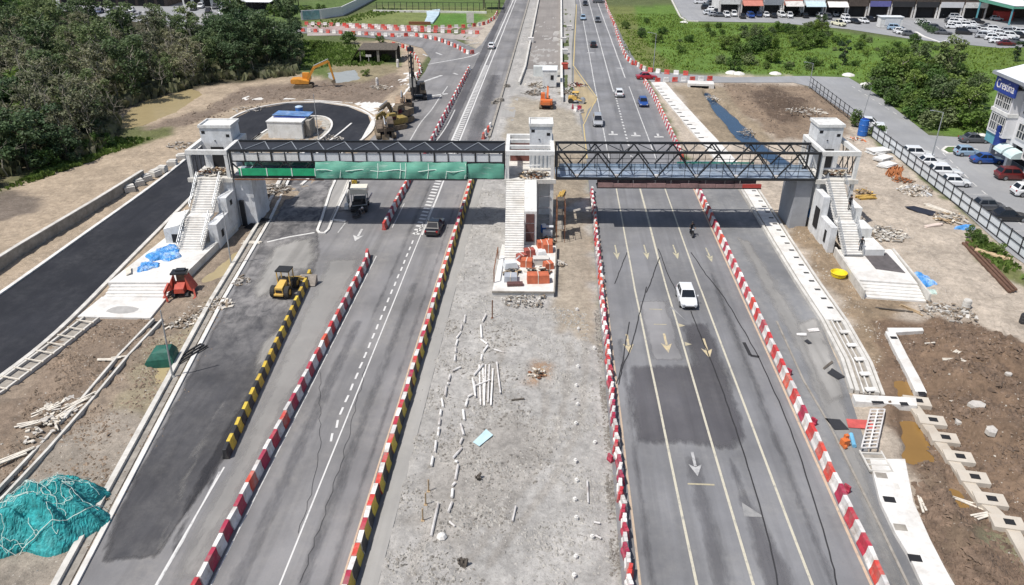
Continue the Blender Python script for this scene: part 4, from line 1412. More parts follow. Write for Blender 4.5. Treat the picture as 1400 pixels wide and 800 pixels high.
for k in range(5):
    a.prism(W((31.1, 71.55 - .5 * k), (36.9, 70.95 - .5 * k), (36.9, 70.45 - .5 * k), (31.1, 71.05 - .5 * k)), -.05, .6 - .12 * k)
obj('steps', a, M_conc_lt, pod)
for pp in (W((30.95, 68.9), (31.3, 79.2)), W((37.05, 68.4), (37.5, 79.2))):
    obj('parapet', MB().wall(pp, .2, -.05, .95), M_conc, pod)
a = MB(); a.prism(W((33.9, 74.2), (36.6, 73.4), (36.5, 78.4), (33.9, 78.6)), .754, .80); tag(obj('ground_sheet', a, M('dark_sheet', (0.10, 0.09, 0.09), 0.8, 0.25, 1.5)), 'dark sheet spread on the podium of the right stair tower', 'sheet')

# ================================================================== WALLS, DRAINS AND HOARDINGS
def boundary(name, label, cat, pts, w, h, mat, group=None, cap=None):
    t = thing(name, label, cat, (0, 0, 0), 0, group)
    obj('wall', MB().wall(pts, w, -.2, h), mat, t)
    if cap:
        obj('coping', MB().wall(pts, w + .12, h + .002, h + .1), cap, t)
    return t


boundary('retaining_wall', 'long weathered concrete retaining wall beside the new black road', 'wall', W((-59.5, 20), (-59.3, 45), (-58.9, 60), (-58.4, 74), (-57.4, 88), (-56.9, 99)), .35, 1.35, M_conc_dk, cap=M_conc)
for k, (px, py) in enumerate(((222, 236), (236, 226), (248, 218), (178, 262), (190, 254), (200, 247), (213, 241))):
    p = on(px, py)
    a = MB(); a.box((0, 0, .35), (1.3, 1.2, .7)); a.box((0.1, .1, .75), (1.0, .8, .2))
    tag(obj('concrete_block', a, M_conc, None, p, .2 * k), 'pale concrete block in the row between retaining wall and new road', 'concrete block', 'concrete blocks behind the new road')
t = thing('open_drain', 'narrow concrete drain running through the mud left of the slip road', 'drain', (0, 0, 0))
dl = GL([(-20, 700), (0, 682), (60, 618), (120, 550), (170, 490), (217, 440)])
obj('channel_wall', MB().wall(offset(dl, .42), .2, -.2, .38), M_conc, t)
obj('channel_wall', MB().wall(offset(dl, -.42), .2, -.2, .38), M_conc, t)
obj('channel_bed', MB().strip(dl, .62, .06), M_win, t)
t = thing('roadside_drain', 'unfinished roadside drain with cross struts beside the new black road', 'drain', (0, 0, 0))
dl = GL([(-20, 548), (0, 535), (40, 505), (80, 475), (128, 437)])
obj('channel_wall', MB().wall(offset(dl, .9), .2, -.2, .3), M_conc, t)
obj('channel_wall', MB().wall(offset(dl, -.6), .18, -.2, .34), M_conc, t)
obj('channel_bed', MB().strip(dl, 1.3, .08), M_conc_dk, t)
a = MB()
for p in resample(dl, 1.35):
    a.bar((p.x - 1.0, p.y + .25, .38), (p.x + .9, p.y - .2, .42), .1, .08)
obj('strut', a, M_wood_pale, t)

M_slot = M('drain_slot', (0.05, 0.05, 0.05), 0.9)


def cover_drain(label, pts, w, h, step, mat, side=.3, slot=(.55, .38)):
    t = thing('covered_drain', label, 'drain', (0, 0, 0))
    obj('channel', MB().wall(pts, w, -.2, h), mat, t)
    q = resample(pts, step)
    for i, p in enumerate(q[1:-1]):
        d = (q[i + 2] - q[i]).normalized()
        n = Vector((-d.y, d.x, 0))
        c = p + n * (w * side)
        a = MB()
        a.add([c - n * slot[0] / 2 - d * slot[1] / 2, c + n * slot[0] / 2 - d * slot[1] / 2, c + n * slot[0] / 2 + d * slot[1] / 2, c - n * slot[0] / 2 + d * slot[1] / 2], [(0, 1, 2, 3)])
        for k in range(4):
            a.v[-1 - k] = (a.v[-1 - k][0], a.v[-1 - k][1], h + .006)
        obj('inlet_slot', a, M_slot, t)
    return t


dr = W((26.3, 110), (26.4, 96), (26.35, 82), (26.4, 72), (26.6, 64), (26.3, 57), (25.6, 52.3))
t = cover_drain('pale concrete drain with dark inlet slots beside the right slip road', dr[:5], 1.7, .28, 1.9, M_conc_lt, .22)
a = MB().wall(offset(dr[4:], .75), .35, -.2, .32).wall(offset(dr[4:], -.75), .3, -.2, .3); obj('open_channel', a, M_conc, t)
a = MB().strip(dr[4:], 1.2, .05); obj('channel_bed', a, M_conc_dk, t)
a = MB()
for p in resample(dr[4:], 2.3):
    a.bar((p.x - .1, p.y, .3), (p.x + .75, p.y + .1, .3), .5, .1)
a.wall(offset(dr[4:], .2), .1, .02, .2); a.wall(offset(dr[4:], -.25), .1, .02, .22)
obj('strut', a, M_conc_lt, t)
obj('kerb', MB().wall(offset(dr, 1.22), .26, -.2, .17), M_conc, t)
obj('outer_edge', MB().wall(offset(dr, -1.2), .28, -.2, .4), M_conc, t)
cover_drain('wide white concrete drain beside the right carriageway beyond the bridge', W((25.6, 110), (24.6, 122), (23.4, 135), (22.3, 148), (21.2, 163)), 2.9, .35, 2.6, M_conc_lt, .3, (.9, .5))
t = thing('drain_slab', 'wide white concrete slab with square openings in the lower right corner', 'drain', (0, 0, 0))
sl = GL([(1188, 632), (1236, 632), (1247, 690), (1270, 742), (1292, 785), (1318, 830)]) 
sr = GL([(1272, 830), (1253, 790), (1240, 762), (1222, 732), (1202, 690)])
a = MB().prism([(p.x, p.y) for p in sl + sr], -.2, .3); obj('slab', a, M_conc_lt, t)
for px, py, mm in ((1205, 650, M_conc_dk), (1216, 683, M_win), (1231, 721, M_conc_dk), (1251, 763, M_win), (1226, 665, M_conc)):
    p = G(px, py, .3)
    a = MB(); a.box((p.x, p.y, .306), (.74 if mm != M_conc else .3, .55, .02), -.1)
    obj('opening', a, mm, t)
t = thing('rebar_cage', 'white ladder like reinforcement cage standing across the drain trench', 'rebar cage', (0, 0, 0))
p, q = G(1200, 560, .5), G(1188, 612, .5)
d = (q - p); sd = Vector((.55, .05, 0))
for s in (0, .5, 1.0):
    a = MB(); a.bar(p + sd * (s * 2 - 1), q + sd * (s * 2 - 1), .1, .1); obj('rail', a, M_wht, t)
a = MB()
for k in range(12):
    c = p + d * (k / 11); a.bar(c - sd, c + sd, .09, .09)
obj('rung', a, M_wht, t)
a = MB(); a.bx(q.x - .6, q.x + .8, q.y - 2.3, q.y - .1, -.3, .2); obj('box', a, M_conc_dk, t)
a = MB()
for k in range(4):
    a.bx(q.x - .6, q.x + .8, q.y - 2.3 + k * .62, q.y - 2.2 + k * .62, .2, .35)
a.bx(q.x - .7, q.x - .6, q.y - 2.3, q.y - .1, .2, .35); a.bx(q.x + .8, q.x + .9, q.y - 2.3, q.y - .1, .2, .35)
obj('box_frame', a, M_conc, t)
t = thing('drain_wall', 'thick pale concrete cross wall beside the brown puddle', 'wall', (0, 0, 0))
a = MB(); a.prism([(p.x, p.y) for p in GL([(1164, 546), (1250, 551), (1252, 562), (1168, 556)])], -.8, .5); obj('wall', a, M_conc_lt, t)
a = MB(); p = G(1236, 552, .5); a.box((p.x, p.y, .506), (.6, .4, .02)); p = G(1200, 550, .5); a.box((p.x, p.y, .506), (.9, .3, .02)); obj('socket', a, M_win, t)
t = thing('ground_beam', 'white concrete ground beam lying in brown mud, bent at its far end', 'ground beam', (0, 0, 0))
a = MB(); a.wall(GL([(1216, 458), (1232, 490), (1248, 520), (1258, 541)]), .85, -.4, .35); obj('beam', a, M_conc_lt, t)
a = MB(); a.prism([(p.x, p.y) for p in GL([(1212, 452), (1260, 452), (1262, 456), (1215, 459)])], -.3, .3); obj('return_beam', a, M_conc_lt, t)
a = MB()
for px, py in ((1222, 462), (1261, 538)):
    p = G(px, py, .35); a.box((p.x, p.y, .37), (.55, .4, .03))
obj('socket', a, M_win, t)
t = thing('footing_strip', 'stepped pale concrete strip footing with square sockets across the mud', 'footing', (0, 0, 0))
a = MB(); a.wall(GL([(1238, 545), (1252, 562), (1272, 590), (1295, 622), (1318, 655), (1340, 685), (1362, 705), (1385, 730), (1410, 775), (1430, 810)]), .8, -.4, .22); obj('strip', a, M('wet_concrete', (0.50, 0.45, 0.38), 0.85, 0.15, 1.2, dirt=(0.26, 0.2, 0.14), dirt_amt=0.7), t)
for px, py in ((1254, 548), (1274, 574), (1291, 598), (1311, 624), (1331, 652), (1354, 682), (1378, 714)):
    p = G(px, py, .3)
    a = MB(); a.box((p.x, p.y, .1), (1.9, 1.2, .45), -.15)
    o = obj('pad', a, M('pad_concrete', (0.52, 0.47, 0.40), 0.85, 0.15, 1.2, dirt=(0.28, 0.22, 0.16), dirt_amt=0.6) if not bpy.data.materials.get('pad_concrete') else bpy.data.materials['pad_concrete'], t)
    a = MB(); a.box((p.x + .1, p.y, .335), (.62, .5, .03), -.15); obj('socket', a, M_win, o)

# grey site hoarding along the right
FX_ = 51.7
M_hoard = M('hoarding_sheet', (0.66, 0.70, 0.73), .5, .08, 1.0, dirt=(0.45, 0.46, 0.46), dirt_amt=.4)
t = thing('site_hoarding', 'long grey sheet metal site hoarding in front of the parked white cars', 'fence', (0, 0, 0))
y = 66.0
pc = 0
while y < 161:
    near = y < 124
    step = 2.4
    a = MB()
    if near:
        a.bx(FX_ + .05, FX_ + .09, y + .06, y + step - .06, .12, 2.0)
        obj('panel', a, M_hoard, t)
    y += step
y = 66.0
while y < 162:
    a = MB(); a.bar((FX_, y, -.1), (FX_, y, 2.15), .1, .1)
    obj('post', a, M_steel, t)
    y += 2.4
a = MB()
for z in (.12, 1.1, 2.03):
    a.bar((FX_ - .02, 66, z), (FX_ - .02, 162, z), .07, .07)
obj('rail', a, M_steel, t)

# ================================================================== BARRIERS
def barrier_mesh(name, L, w, h, mats, split=False, top=.5, plastic=False):
    mb = MB()
    hw = w / 2
    if plastic:
        prof = [(-hw, 0), (hw, 0), (hw, h * .3), (hw * top, h * .45), (hw * top * .9, h), (-hw * top * .9, h), (-hw * top, h * .45), (-hw, h * .3)]
    else:
        prof = [(-hw, 0), (hw, 0), (hw, h * .12), (hw * .66, h * .38), (hw * top, h), (-hw * top, h), (-hw * .66, h * .38), (-hw, h * .12)]
    secs = []
    e = .035
    for y, s in ((-L / 2, .93), (-L / 2 + e, 1), (L / 2 - e, 1), (L / 2, .93)):
        secs.append([(x * s, y, z * (1 if z == 0 else s if s == 1 else .985)) for x, z in prof])
    mb.xsec(secs)
    if split:      # the half facing +x carries the second paint
        for i, f in enumerate(mb.f):
            cx = sum(mb.v[k][0] for k in f) / len(f)
            if cx > .01:
                mb.m[i] = 1
        # top face stays with the first paint
    if plastic:    # moulded lifting lugs and the filler cap
        mb.box((0, 0, h + .025), (.16, .16, .05), 0, 0)
        mb.box((0, L * .28, h * .72), (w * top * 1.02 + .02, L * .16, h * .16), 0, 0)
    me = bpy.data.meshes.new(name)
    me.from_pydata(mb.v, [], mb.f)
    for m_ in mats:
        me.materials.append(m_)
    me.polygons.foreach_set('material_index', mb.m)
    me.update()
    return me


def place(me, name, p, rz, label, cat, group):
    o = bpy.data.objects.new(name, me)
    COL.objects.link(o)
    o.location = p
    o.rotation_euler[2] = rz
    return tag(o, label, cat, group)


def along(pts, step):
    q = resample(pts, step)
    return [((a + b) / 2, math.atan2(b.y - a.y, b.x - a.x) - math.pi / 2) for a, b in zip(q, q[1:])]


RW = []      # red and white concrete blocks: (distance, mesh, place, turn, label, group)
ME_R = barrier_mesh('barrier_red', 1.1, .52, .92, [M_red])
ME_W = barrier_mesh('barrier_white', 1.1, .52, .92, [M_wht])
ME_RB = barrier_mesh('barrier_red_black', 1.02, .62, 1.0, [M_red, M_yel], True)
ME_WY = barrier_mesh('barrier_white_yellow', 1.02, .62, 1.0, [M_wht, M_blk], True)


def run(pts, step, mesh2, what, where, grp, jit=.045, z=.02, start=0, third=None):
    for k, (p, a) in enumerate(along(pts, step)):
        k += start
        me_ = mesh2[k % 2]
        lab = '%s barrier block in the row %s' % (what[k % 2], where)
        p = Vector((p.x + random.uniform(-jit, jit), p.y, z))
        RW.append((p.length, me_, p, a + random.uniform(-jit, jit), lab, grp))


run(W((-11.2, 24), (-11.2, 104)), 1.05, (ME_RB, ME_WY), ('red and yellow', 'white and black'), 'along the left edge of the gravel median', 'blocks along the median edge')
run(W((-19.85, 27), (-19.85, 73.5), (-20.25, 76.0)), 1.14, (ME_R, ME_W), ('red', 'white'), 'down the middle of the left carriageway', 'blocks in the middle of the left carriageway', .05)
run(W((-20.0, 83.2), (-19.9, 108)), 1.14, (ME_R, ME_W), ('red', 'white'), 'starting under the covered span', 'blocks under the covered span', .05)
run(W((19.6, 24), (19.55, 70), (19.3, 108)), 1.1, (ME_R, ME_W), ('red', 'white'), 'along the right edge of the right carriageway', 'blocks along the right carriageway', .05)
run(W((19.2, 112), (19.1, 150), (18.4, 164)), 1.1, (ME_R, ME_W), ('red', 'white'), 'beside the white drain beyond the bridge', 'blocks beyond the right span', .04)
run(W((-19.6, 112), (-19.4, 176)), 1.5, (ME_R, ME_W), ('red', 'white'), 'beside the drilling rigs beyond the bridge', 'blocks beyond the covered span', .05)
run(GL([(868, 88), (880, 97), (905, 101), (955, 104)]), 2.0, (ME_R, ME_W), ('red', 'white'), 'in front of the green field at the junction', 'blocks at the right junction', .05)
run(GL([(893, 113), (915, 112), (978, 110)]), 1.9, (ME_R, ME_W), ('red', 'white'), 'across the mouth of the side road', 'blocks at the right junction', .05)
for pts, w_ in (([(415, 34), (500, 37), (575, 40), (640, 38), (664, 34), (676, 26), (680, 18)], 'x'), ([(470, 38), (520, 40), (560, 43), (600, 45), (662, 47)], 'x'), ([(410, 43), (480, 47), (545, 51), (565, 49), (600, 56), (625, 66), (640, 75), (650, 73)], 'x'),
                ([(535, 62), (552, 65), (565, 75), (573, 88), (575, 97), (568, 112)], 'x'), ([(660, 192), (666, 182), (672, 172)], 'x'),
                ([(840, 35), (848, 62), (856, 80), (868, 92)], 'x'), ([(826, 0), (832, 18), (840, 35)], 'x')):
    run(GL(pts), 2.0, (ME_R, ME_W), ('red', 'white'), 'far beyond the bridge', 'far blocks', .08)
RW.sort(key=lambda r: r[0])
for d_, me_, p, a, lab, grp in RW[:298]:
    place(me_, 'concrete_barrier', p, a, lab, 'barrier', grp)
far_r, far_w = MB(), MB()
fb = MB()
for d_, me_, p, a, lab, grp in RW[298:]:
    n0 = len(fb.v)
    M4 = Matrix.Translation(p) @ Matrix.Rotation(a, 4, 'Z')
    fb.v += [tuple(M4 @ v.co) for v in me_.vertices]
    mi = 0 if me_ in (ME_R, ME_RB) else 1
    fb.f += [tuple(i + n0 for i in f.vertices) for f in me_.polygons]
    fb.m += [mi] * len(me_.polygons)
o = obj('far_barriers', fb, [M_red, M_wht])
tag(o, 'rows of red and white barrier blocks round the junctions far beyond the bridge', 'barriers', None, 'stuff')

ME_Y = barrier_mesh('barrier_yellow', .93, .5, .85, [M_yel])
ME_K = barrier_mesh('barrier_black', .93, .5, .85, [M_blk])
for k, (p, a) in enumerate(along(W((-22.75, 41.6), (-24.1, 58), (-25.15, 71.5)), .97)):
    p.z = .026
    place((ME_K, ME_Y)[k % 2], 'striped_barrier', p, a + random.uniform(-.05, .05), ('black', 'yellow')[k % 2] + ' block in the yellow and black row beside the dark slip road', 'barrier', 'yellow and black blocks beside the slip road')
ME_PR = barrier_mesh('plastic_red', .78, .42, .78, [M_red], top=.6, plastic=True)
ME_PW = barrier_mesh('plastic_white', .78, .42, .78, [M_wht], top=.6, plastic=True)
for k, (p, a) in enumerate(along(W((5.0, 24), (5.15, 60), (5.2, 98)), .82)):
    p.z = .02
    p.x += random.uniform(-.09, .09)
    place((ME_PR, ME_PW)[k % 2], 'plastic_barrier', p, a + random.uniform(-.22, .22), ('red', 'white')[k % 2] + ' plastic barrier in the wavering row between gravel median and right carriageway', 'barrier', 'plastic barriers along the right edge of the median')
for px, py, c in ((834, 630, 0), (1078, 512, 0), (1112, 580, 0), (1157, 672, 0)):
    p = G(px, py, .02)
    o = place(ME_PR, 'plastic_barrier', p, .6, 'stray red plastic barrier standing behind the barrier row', 'barrier', 'stray red plastic barriers')
    o.scale = (.62, .62, .7)

# ================================================================== VEHICLES
M_tyre, M_rim = M_rubber, M('wheel_rim', (0.35, 0.36, 0.38), 0.35, 0.1, 4, metal=0.7)
M_lamp = glossy('headlamp_glass', (0.62, 0.64, 0.66), 0.15, 0.2, 0.8)
M_tail = glossy('tail_lamp', (0.35, 0.01, 0.012), 0.2, 0, 0.6)
M_trim = M('dark_trim', (0.03, 0.03, 0.033), 0.6, 0.15, 4)
PAINT = {k: glossy('car_paint_' + k, c, 0.28, .1 if k not in ('white',) else 0, .7) for k, c in dict(
    white=(0.74, 0.75, 0.76), black=(0.014, 0.014, 0.016), silver=(0.40, 0.41, 0.43), blue=(0.02, 0.075, 0.30), red=(0.40, 0.018, 0.03), maroon=(0.13, 0.016, 0.016), grey=(0.10, 0.105, 0.115), paleblue=(0.30, 0.42, 0.55), cream=(0.72, 0.70, 0.52), navy=(0.02, 0.04, 0.11), orange=(0.55, 0.10, 0.02)).items()}


def car(kind, paint, detail=True):
    """a car facing -y, its base on the origin; returns a list of (part, MB, material, parent part)"""
    L, Wd, H = dict(hatch=(3.75, 1.68, 1.5), sedan=(4.5, 1.76, 1.46), suv=(4.55, 1.84, 1.72), mpv=(4.3, 1.72, 1.72), pickup=(5.2, 1.86, 1.78))[kind]
    hw, sh = Wd / 2, H * (.60 if kind != 'pickup' else .58)
    # lower body: stations from nose to tail: (y, half width, underside, shoulder)
    noseZ = H * .46
    rear = {'hatch': sh * .98, 'suv': sh, 'mpv': sh, 'sedan': sh * .97, 'pickup': sh * .98}[kind]
    st = [(-L / 2, hw * .70, .32, noseZ * .82), (-L / 2 + .14, hw * .88, .22, noseZ), (-L / 2 + .5, hw * .97, .18, noseZ * 1.10), (-L * .24, hw, .18, sh * .95), (0, hw, .18, sh), (L * .26, hw, .18, sh), (L / 2 - .35, hw * .97, .2, rear), (L / 2 - .08, hw * .9, .24, rear * .96), (L / 2, hw * .78, .36, rear * .86)]
    b = MB()
    secs = []
    for y, w, z0, z1 in st:
        secs.append([(-w * .9, y, z0), (w * .9, y, z0), (w, y, z0 + .16), (w, y, z1 - .16), (w * .93, y, z1 - .03), (w * .80, y, z1), (-w * .80, y, z1), (-w * .93, y, z1 - .03), (-w, y, z1 - .16), (-w, y, z0 + .16)])
    b.xsec(secs)
    # cabin
    y0, y1, y2, y3 = {'hatch': (-L * .235, -L * .06, L * .36, L * .465), 'suv': (-L * .22, -L * .07, L * .37, L * .47), 'mpv': (-L * .29, -L * .10, L * .40, L * .48), 'sedan': (-L * .20, -L * .045, L * .21, L * .36), 'pickup': (-L * .20, -L * .07, L * .10, L * .15)}[kind]
    zb = sh - .03
    wb, wt = hw * .90, hw * .70
    base = [(-wb, y0, zb), (wb, y0, zb), (wb, y3, zb), (-wb, y3, zb)]
    top = [(-wt, y1, H - .04), (wt, y1, H - .04), (wt, y2, H - .04), (-wt, y2, H - .04)]
    rt = [(-wt * .88, y1 + .1, H), (wt * .88, y1 + .1, H), (wt * .88, y2 - .1, H), (-wt * .88, y2 - .1, H)]
    b.add(base + top + rt, [(0, 1, 5, 4), (1, 2, 6, 5), (2, 3, 7, 6), (3, 0, 4, 7), (4, 5, 9, 8), (5, 6, 10, 9), (6, 7, 11, 10), (7, 4, 8, 11), (8, 9, 10, 11)])
    parts = [('body', b, paint, None)]

    def pane(q, f0, f1, g0, g1, out):
        """part of a cabin face, stood proud of it"""
        A, B, C_, D = [Vector(v) for v in q]
        def at(s, t_):
            return (A * (1 - s) + B * s) * (1 - t_) + (D * (1 - s) + C_ * s) * t_
        n = (B - A).cross(D - A).normalized() * out
        return [at(f0, g0) + n, at(f1, g0) + n, at(f1, g1) + n, at(f0, g1) + n]
    ws = MB(); ws.add(pane((base[0], base[1], top[1], top[0]), .05, .95, .06, .93, .012), [(0, 1, 2, 3)])
    rw = MB(); rw.add(pane((base[2], base[3], top[3], top[2]), .07, .93, .18, .9, .012), [(0, 1, 2, 3)])
    parts += [('windscreen', ws, M_glass, 'body'), ('rear_window', rw, M_glass, 'body')]
    for s, q in ((1, (base[1], base[2], top[2], top[1])), (-1, (base[3], base[0], top[0], top[3]))):
        cuts = ((.08, .47), (.51, .92)) if kind not in ('pickup',) else ((.1, .9),)
        for f0, f1 in cuts:
            w = MB(); w.add(pane(q, f0, f1, .14, .88, .012), [(0, 1, 2, 3)])
            parts.append(('side_window', w, M_glass, 'body'))
    if kind == 'pickup':
        bed = MB(); bed.bx(-hw * .78, hw * .78, y3 + .08, L / 2 - .12, sh - .01, sh + .012); parts.append(('load_bed', bed, M_trim, 'body'))
    for yy in (-L * .31, L * .30):
        for s in (-1, 1):
            wh = MB(); r = .31 if kind in ('hatch', 'sedan', 'mpv') else .36
            wh.tube((s * (hw - .20), yy, r), (s * (hw + .015), yy, r), r, n=14)
            parts.append(('wheel', wh, M_tyre, None))
            ri = MB(); ri.tube((s * (hw + .016), yy, r), (s * (hw + .024), yy, r), r * .62, n=10)
            parts.append(('rim', ri, M_rim, 'wheel'))
    for s in (-1, 1):
        h = MB(); h.add([(s * hw * .50, -L / 2 + .055, noseZ * .66), (s * hw * .86, -L / 2 + .10, noseZ * .68), (s * hw * .90, -L / 2 + .12, noseZ * .93), (s * hw * .52, -L / 2 + .04, noseZ * .88)], [(0, 1, 2, 3) if s < 0 else (3, 2, 1, 0)])
        h.v = [(x, y - .06, z) for x, y, z in h.v]
        h2 = MB(); h2.box((s * hw * .70, -L / 2 + .10, noseZ * .84), (hw * .34, .26, .13), -s * .22)
        parts.append(('headlight', h2, M_lamp, None))
        tl = MB(); tl.box((s * hw * .76, L / 2 - .07, rear * .84), (hw * .26, .16, .20), s * .2); parts.append(('tail_light', tl, M_tail, None))
        mi = MB(); mi.box((s * (hw + .09), y0 + .32, sh + .05), (.17, .1, .12)); parts.append(('mirror', mi, paint, None))
    g = MB(); g.box((0, -L / 2 - .005, noseZ * .55), (hw * 1.15, .06, .14)); g.box((0, -L / 2 + .02, .34), (hw * 1.2, .08, .1)); parts.append(('grille', g, M_trim, None))
    bp_ = MB(); bp_.box((0, L / 2 + .0, .42), (hw * 1.4, .06, .16)); parts.append(('bumper', bp_, M_trim, None))
    return parts


PROTO = {}


def place_car(kind, colour, px, py, rz, label, group, cat='car', world=None):
    """rz=0 faces the camera (-y)"""
    p = G(px, py, .02) if world is None else Vector((world[0], world[1], .02))
    if kind not in PROTO:
        r = thing('parked_car', label, cat, p, rz, group)
        named = {}
        first = 0
        for part, mb, mt, par in car(kind, PAINT['white']):
            o = obj(part, mb, mt, named.get(par, r) if par else r)
            named[part] = o
        PROTO[kind] = r
        if colour != 'white':
            _recolour(r, colour)
        PROTO[kind + '_colour'] = colour
        r.name = 'car'
        return r
    src = PROTO[kind]
    cur = PROTO[kind + '_colour']
    o = dup(src, p, rz, label, group, mats={'car_paint_' + cur: PAINT[colour]})
    o['category'] = cat
    return o


def _recolour(r, colour):
    for c in r.children_recursive:
        for s in c.material_slots:
            if s.material and s.material.name.startswith('car_paint'):
                s.link = 'OBJECT'
                s.material = PAINT[colour]


PI = math.pi
g1 = 'cars driving on the right carriageway'
place_car('hatch', 'white', 940, 413, 0.02, 'white hatchback driving toward the camera just in front of the bridge', g1, world=(13.35, 67.3))
place_car('sedan', 'black', 595, 320, PI - .05, 'black sedan driving away in the left carriageway near the bridge shadow', 'cars driving on the left carriageway', world=(-13.9, 83.6))
place_car('mpv', 'silver', 817, 170, 0.0, 'silver car with dark windscreen in the lane nearest the yellow hatching beyond the bridge', g1)
place_car('hatch', 'blue', 879, 144, 0.02, 'blue car coming down the lane nearest the white drain beyond the bridge', g1)
place_car('hatch', 'white', 846, 131, PI, 'white car in the middle lane beyond the bridge, behind the silver car', g1)
place_car('sedan', 'red', 884, 108, PI / 2 + .1, 'bright red sedan turning across the junction beside the red and white barriers', 'cars at the junction')
place_car('hatch', 'black', 811, 64, PI, 'dark car driving in the middle of the far right carriageway', g1)
place_car('hatch', 'paleblue', 797, 27, 0, 'pale car in the left lane near the top of the right carriageway', g1)
place_car('hatch', 'grey', 817, 30, 0, 'grey car beside the pale car near the top of the right carriageway', g1)
place_car('sedan', 'black', 800, 7, 0, 'small black car farthest up the right carriageway', g1)
place_car('suv', 'grey', 819, 4, PI / 2, 'dark van standing across the far end of the right carriageway', 'cars at the junction')
place_car('hatch', 'white', 672, 66, PI, 'white car alone on the left carriageway far beyond the bridge', 'cars driving on the left carriageway')

gp = 'cars parked behind the site hoarding'
for kind, colr_, x, y, rz, lab in (('suv', 'white', 53.4, 127.4, -.25, 'white suv nose-in at the hoarding, beside the blue water tank'), ('mpv', 'white', 53.2, 132.0, 1.3, 'white van half hidden behind the potted shrub at the hoarding'),
                                   ('suv', 'white', 54.6, 115.4, PI / 2 - .05, 'white suv parked behind the hoarding, uppermost of the four white cars'), ('sedan', 'white', 55.0, 111.6, PI / 2 - .05, 'white sedan parked behind the hoarding, second of the four white cars'),
                                   ('suv', 'white', 55.0, 107.0, PI / 2 - .05, 'white suv parked behind the hoarding, third of the four white cars'), ('hatch', 'white', 54.8, 103.0, PI / 2 - .05, 'white hatchback parked behind the hoarding, lowest of the four white cars'),
                                   ('hatch', 'grey', 55.0, 94.2, PI / 2, 'dark grey hatchback parked behind the hoarding beside the black sedan'), ('sedan', 'black', 55.7, 90.8, PI / 2, 'black sedan parked behind the hoarding near a bare gap'), ('sedan', 'black', 55.0, 82.0, PI / 2, 'black car just showing above the hoarding at the right edge of the photo')):
    place_car(kind, colr_, 0, 0, rz, lab, gp, world=(x, y))
gs = 'cars parked in front of the corner shop'
for kind, colr_, x, y, rz, lab in (('sedan', 'blue', 63.9, 113.4, PI / 2, 'bright blue sedan parked before the corner shop with the blue sign'), ('hatch', 'paleblue', 62.7, 116.9, PI / 2, 'pale blue hatchback parked beside the bright blue sedan'), ('suv', 'maroon', 64.0, 106.2, PI / 2, 'dark red suv parked in front of the shop arcade'),
                                   ('suv', 'white', 62.9, 99.6, PI / 2, 'white suv parked nearest the right edge below the dark red suv'), ('sedan', 'navy', 63.6, 96.4, PI / 2, 'navy car at the right edge beside the white suv'), ('sedan', 'grey', 67.0, 124.0, PI / 2, 'dark car parked at the far corner of the shop with the blue sign')):
    place_car(kind, colr_, 0, 0, rz, lab, gs, world=(x, y))

# motorcycle and rider
def skin_body(joints, edges, mats_z, name, parent, mat):
    """one continuous body grown over a skeleton; joints: {name: (x,y,z,r)}"""
    me = bpy.data.meshes.new(name)
    keys = list(joints)
    me.from_pydata([joints[k][:3] for k in keys], [(keys.index(a), keys.index(b)) for a, b in edges], [])
    o = bpy.data.objects.new(name, me)
    COL.objects.link(o)
    sk = o.modifiers.new('s', 'SKIN')
    for i, k in enumerate(keys):
        r = joints[k][3]
        me.skin_vertices[0].data[i].radius = (r, r) if not isinstance(r, tuple) else r
    me.skin_vertices[0].data[keys.index('pelvis')].use_root = True
    ss = o.modifiers.new('u', 'SUBSURF'); ss.levels = ss.render_levels = 1
    bpy.context.view_layer.update()
    dg = bpy.context.evaluated_depsgraph_get()
    nm = bpy.data.meshes.new_from_object(o.evaluated_get(dg))
    bpy.data.objects.remove(o)
    nm.name = name
    nm.materials.clear()
    for m_ in mat:
        nm.materials.append(m_)
    for p in nm.polygons:
        p.use_smooth = True
        p.material_index = mats_z(p.center)
    ob = bpy.data.objects.new(name, nm)
    COL.objects.link(ob)
    ob.parent = parent
    return ob


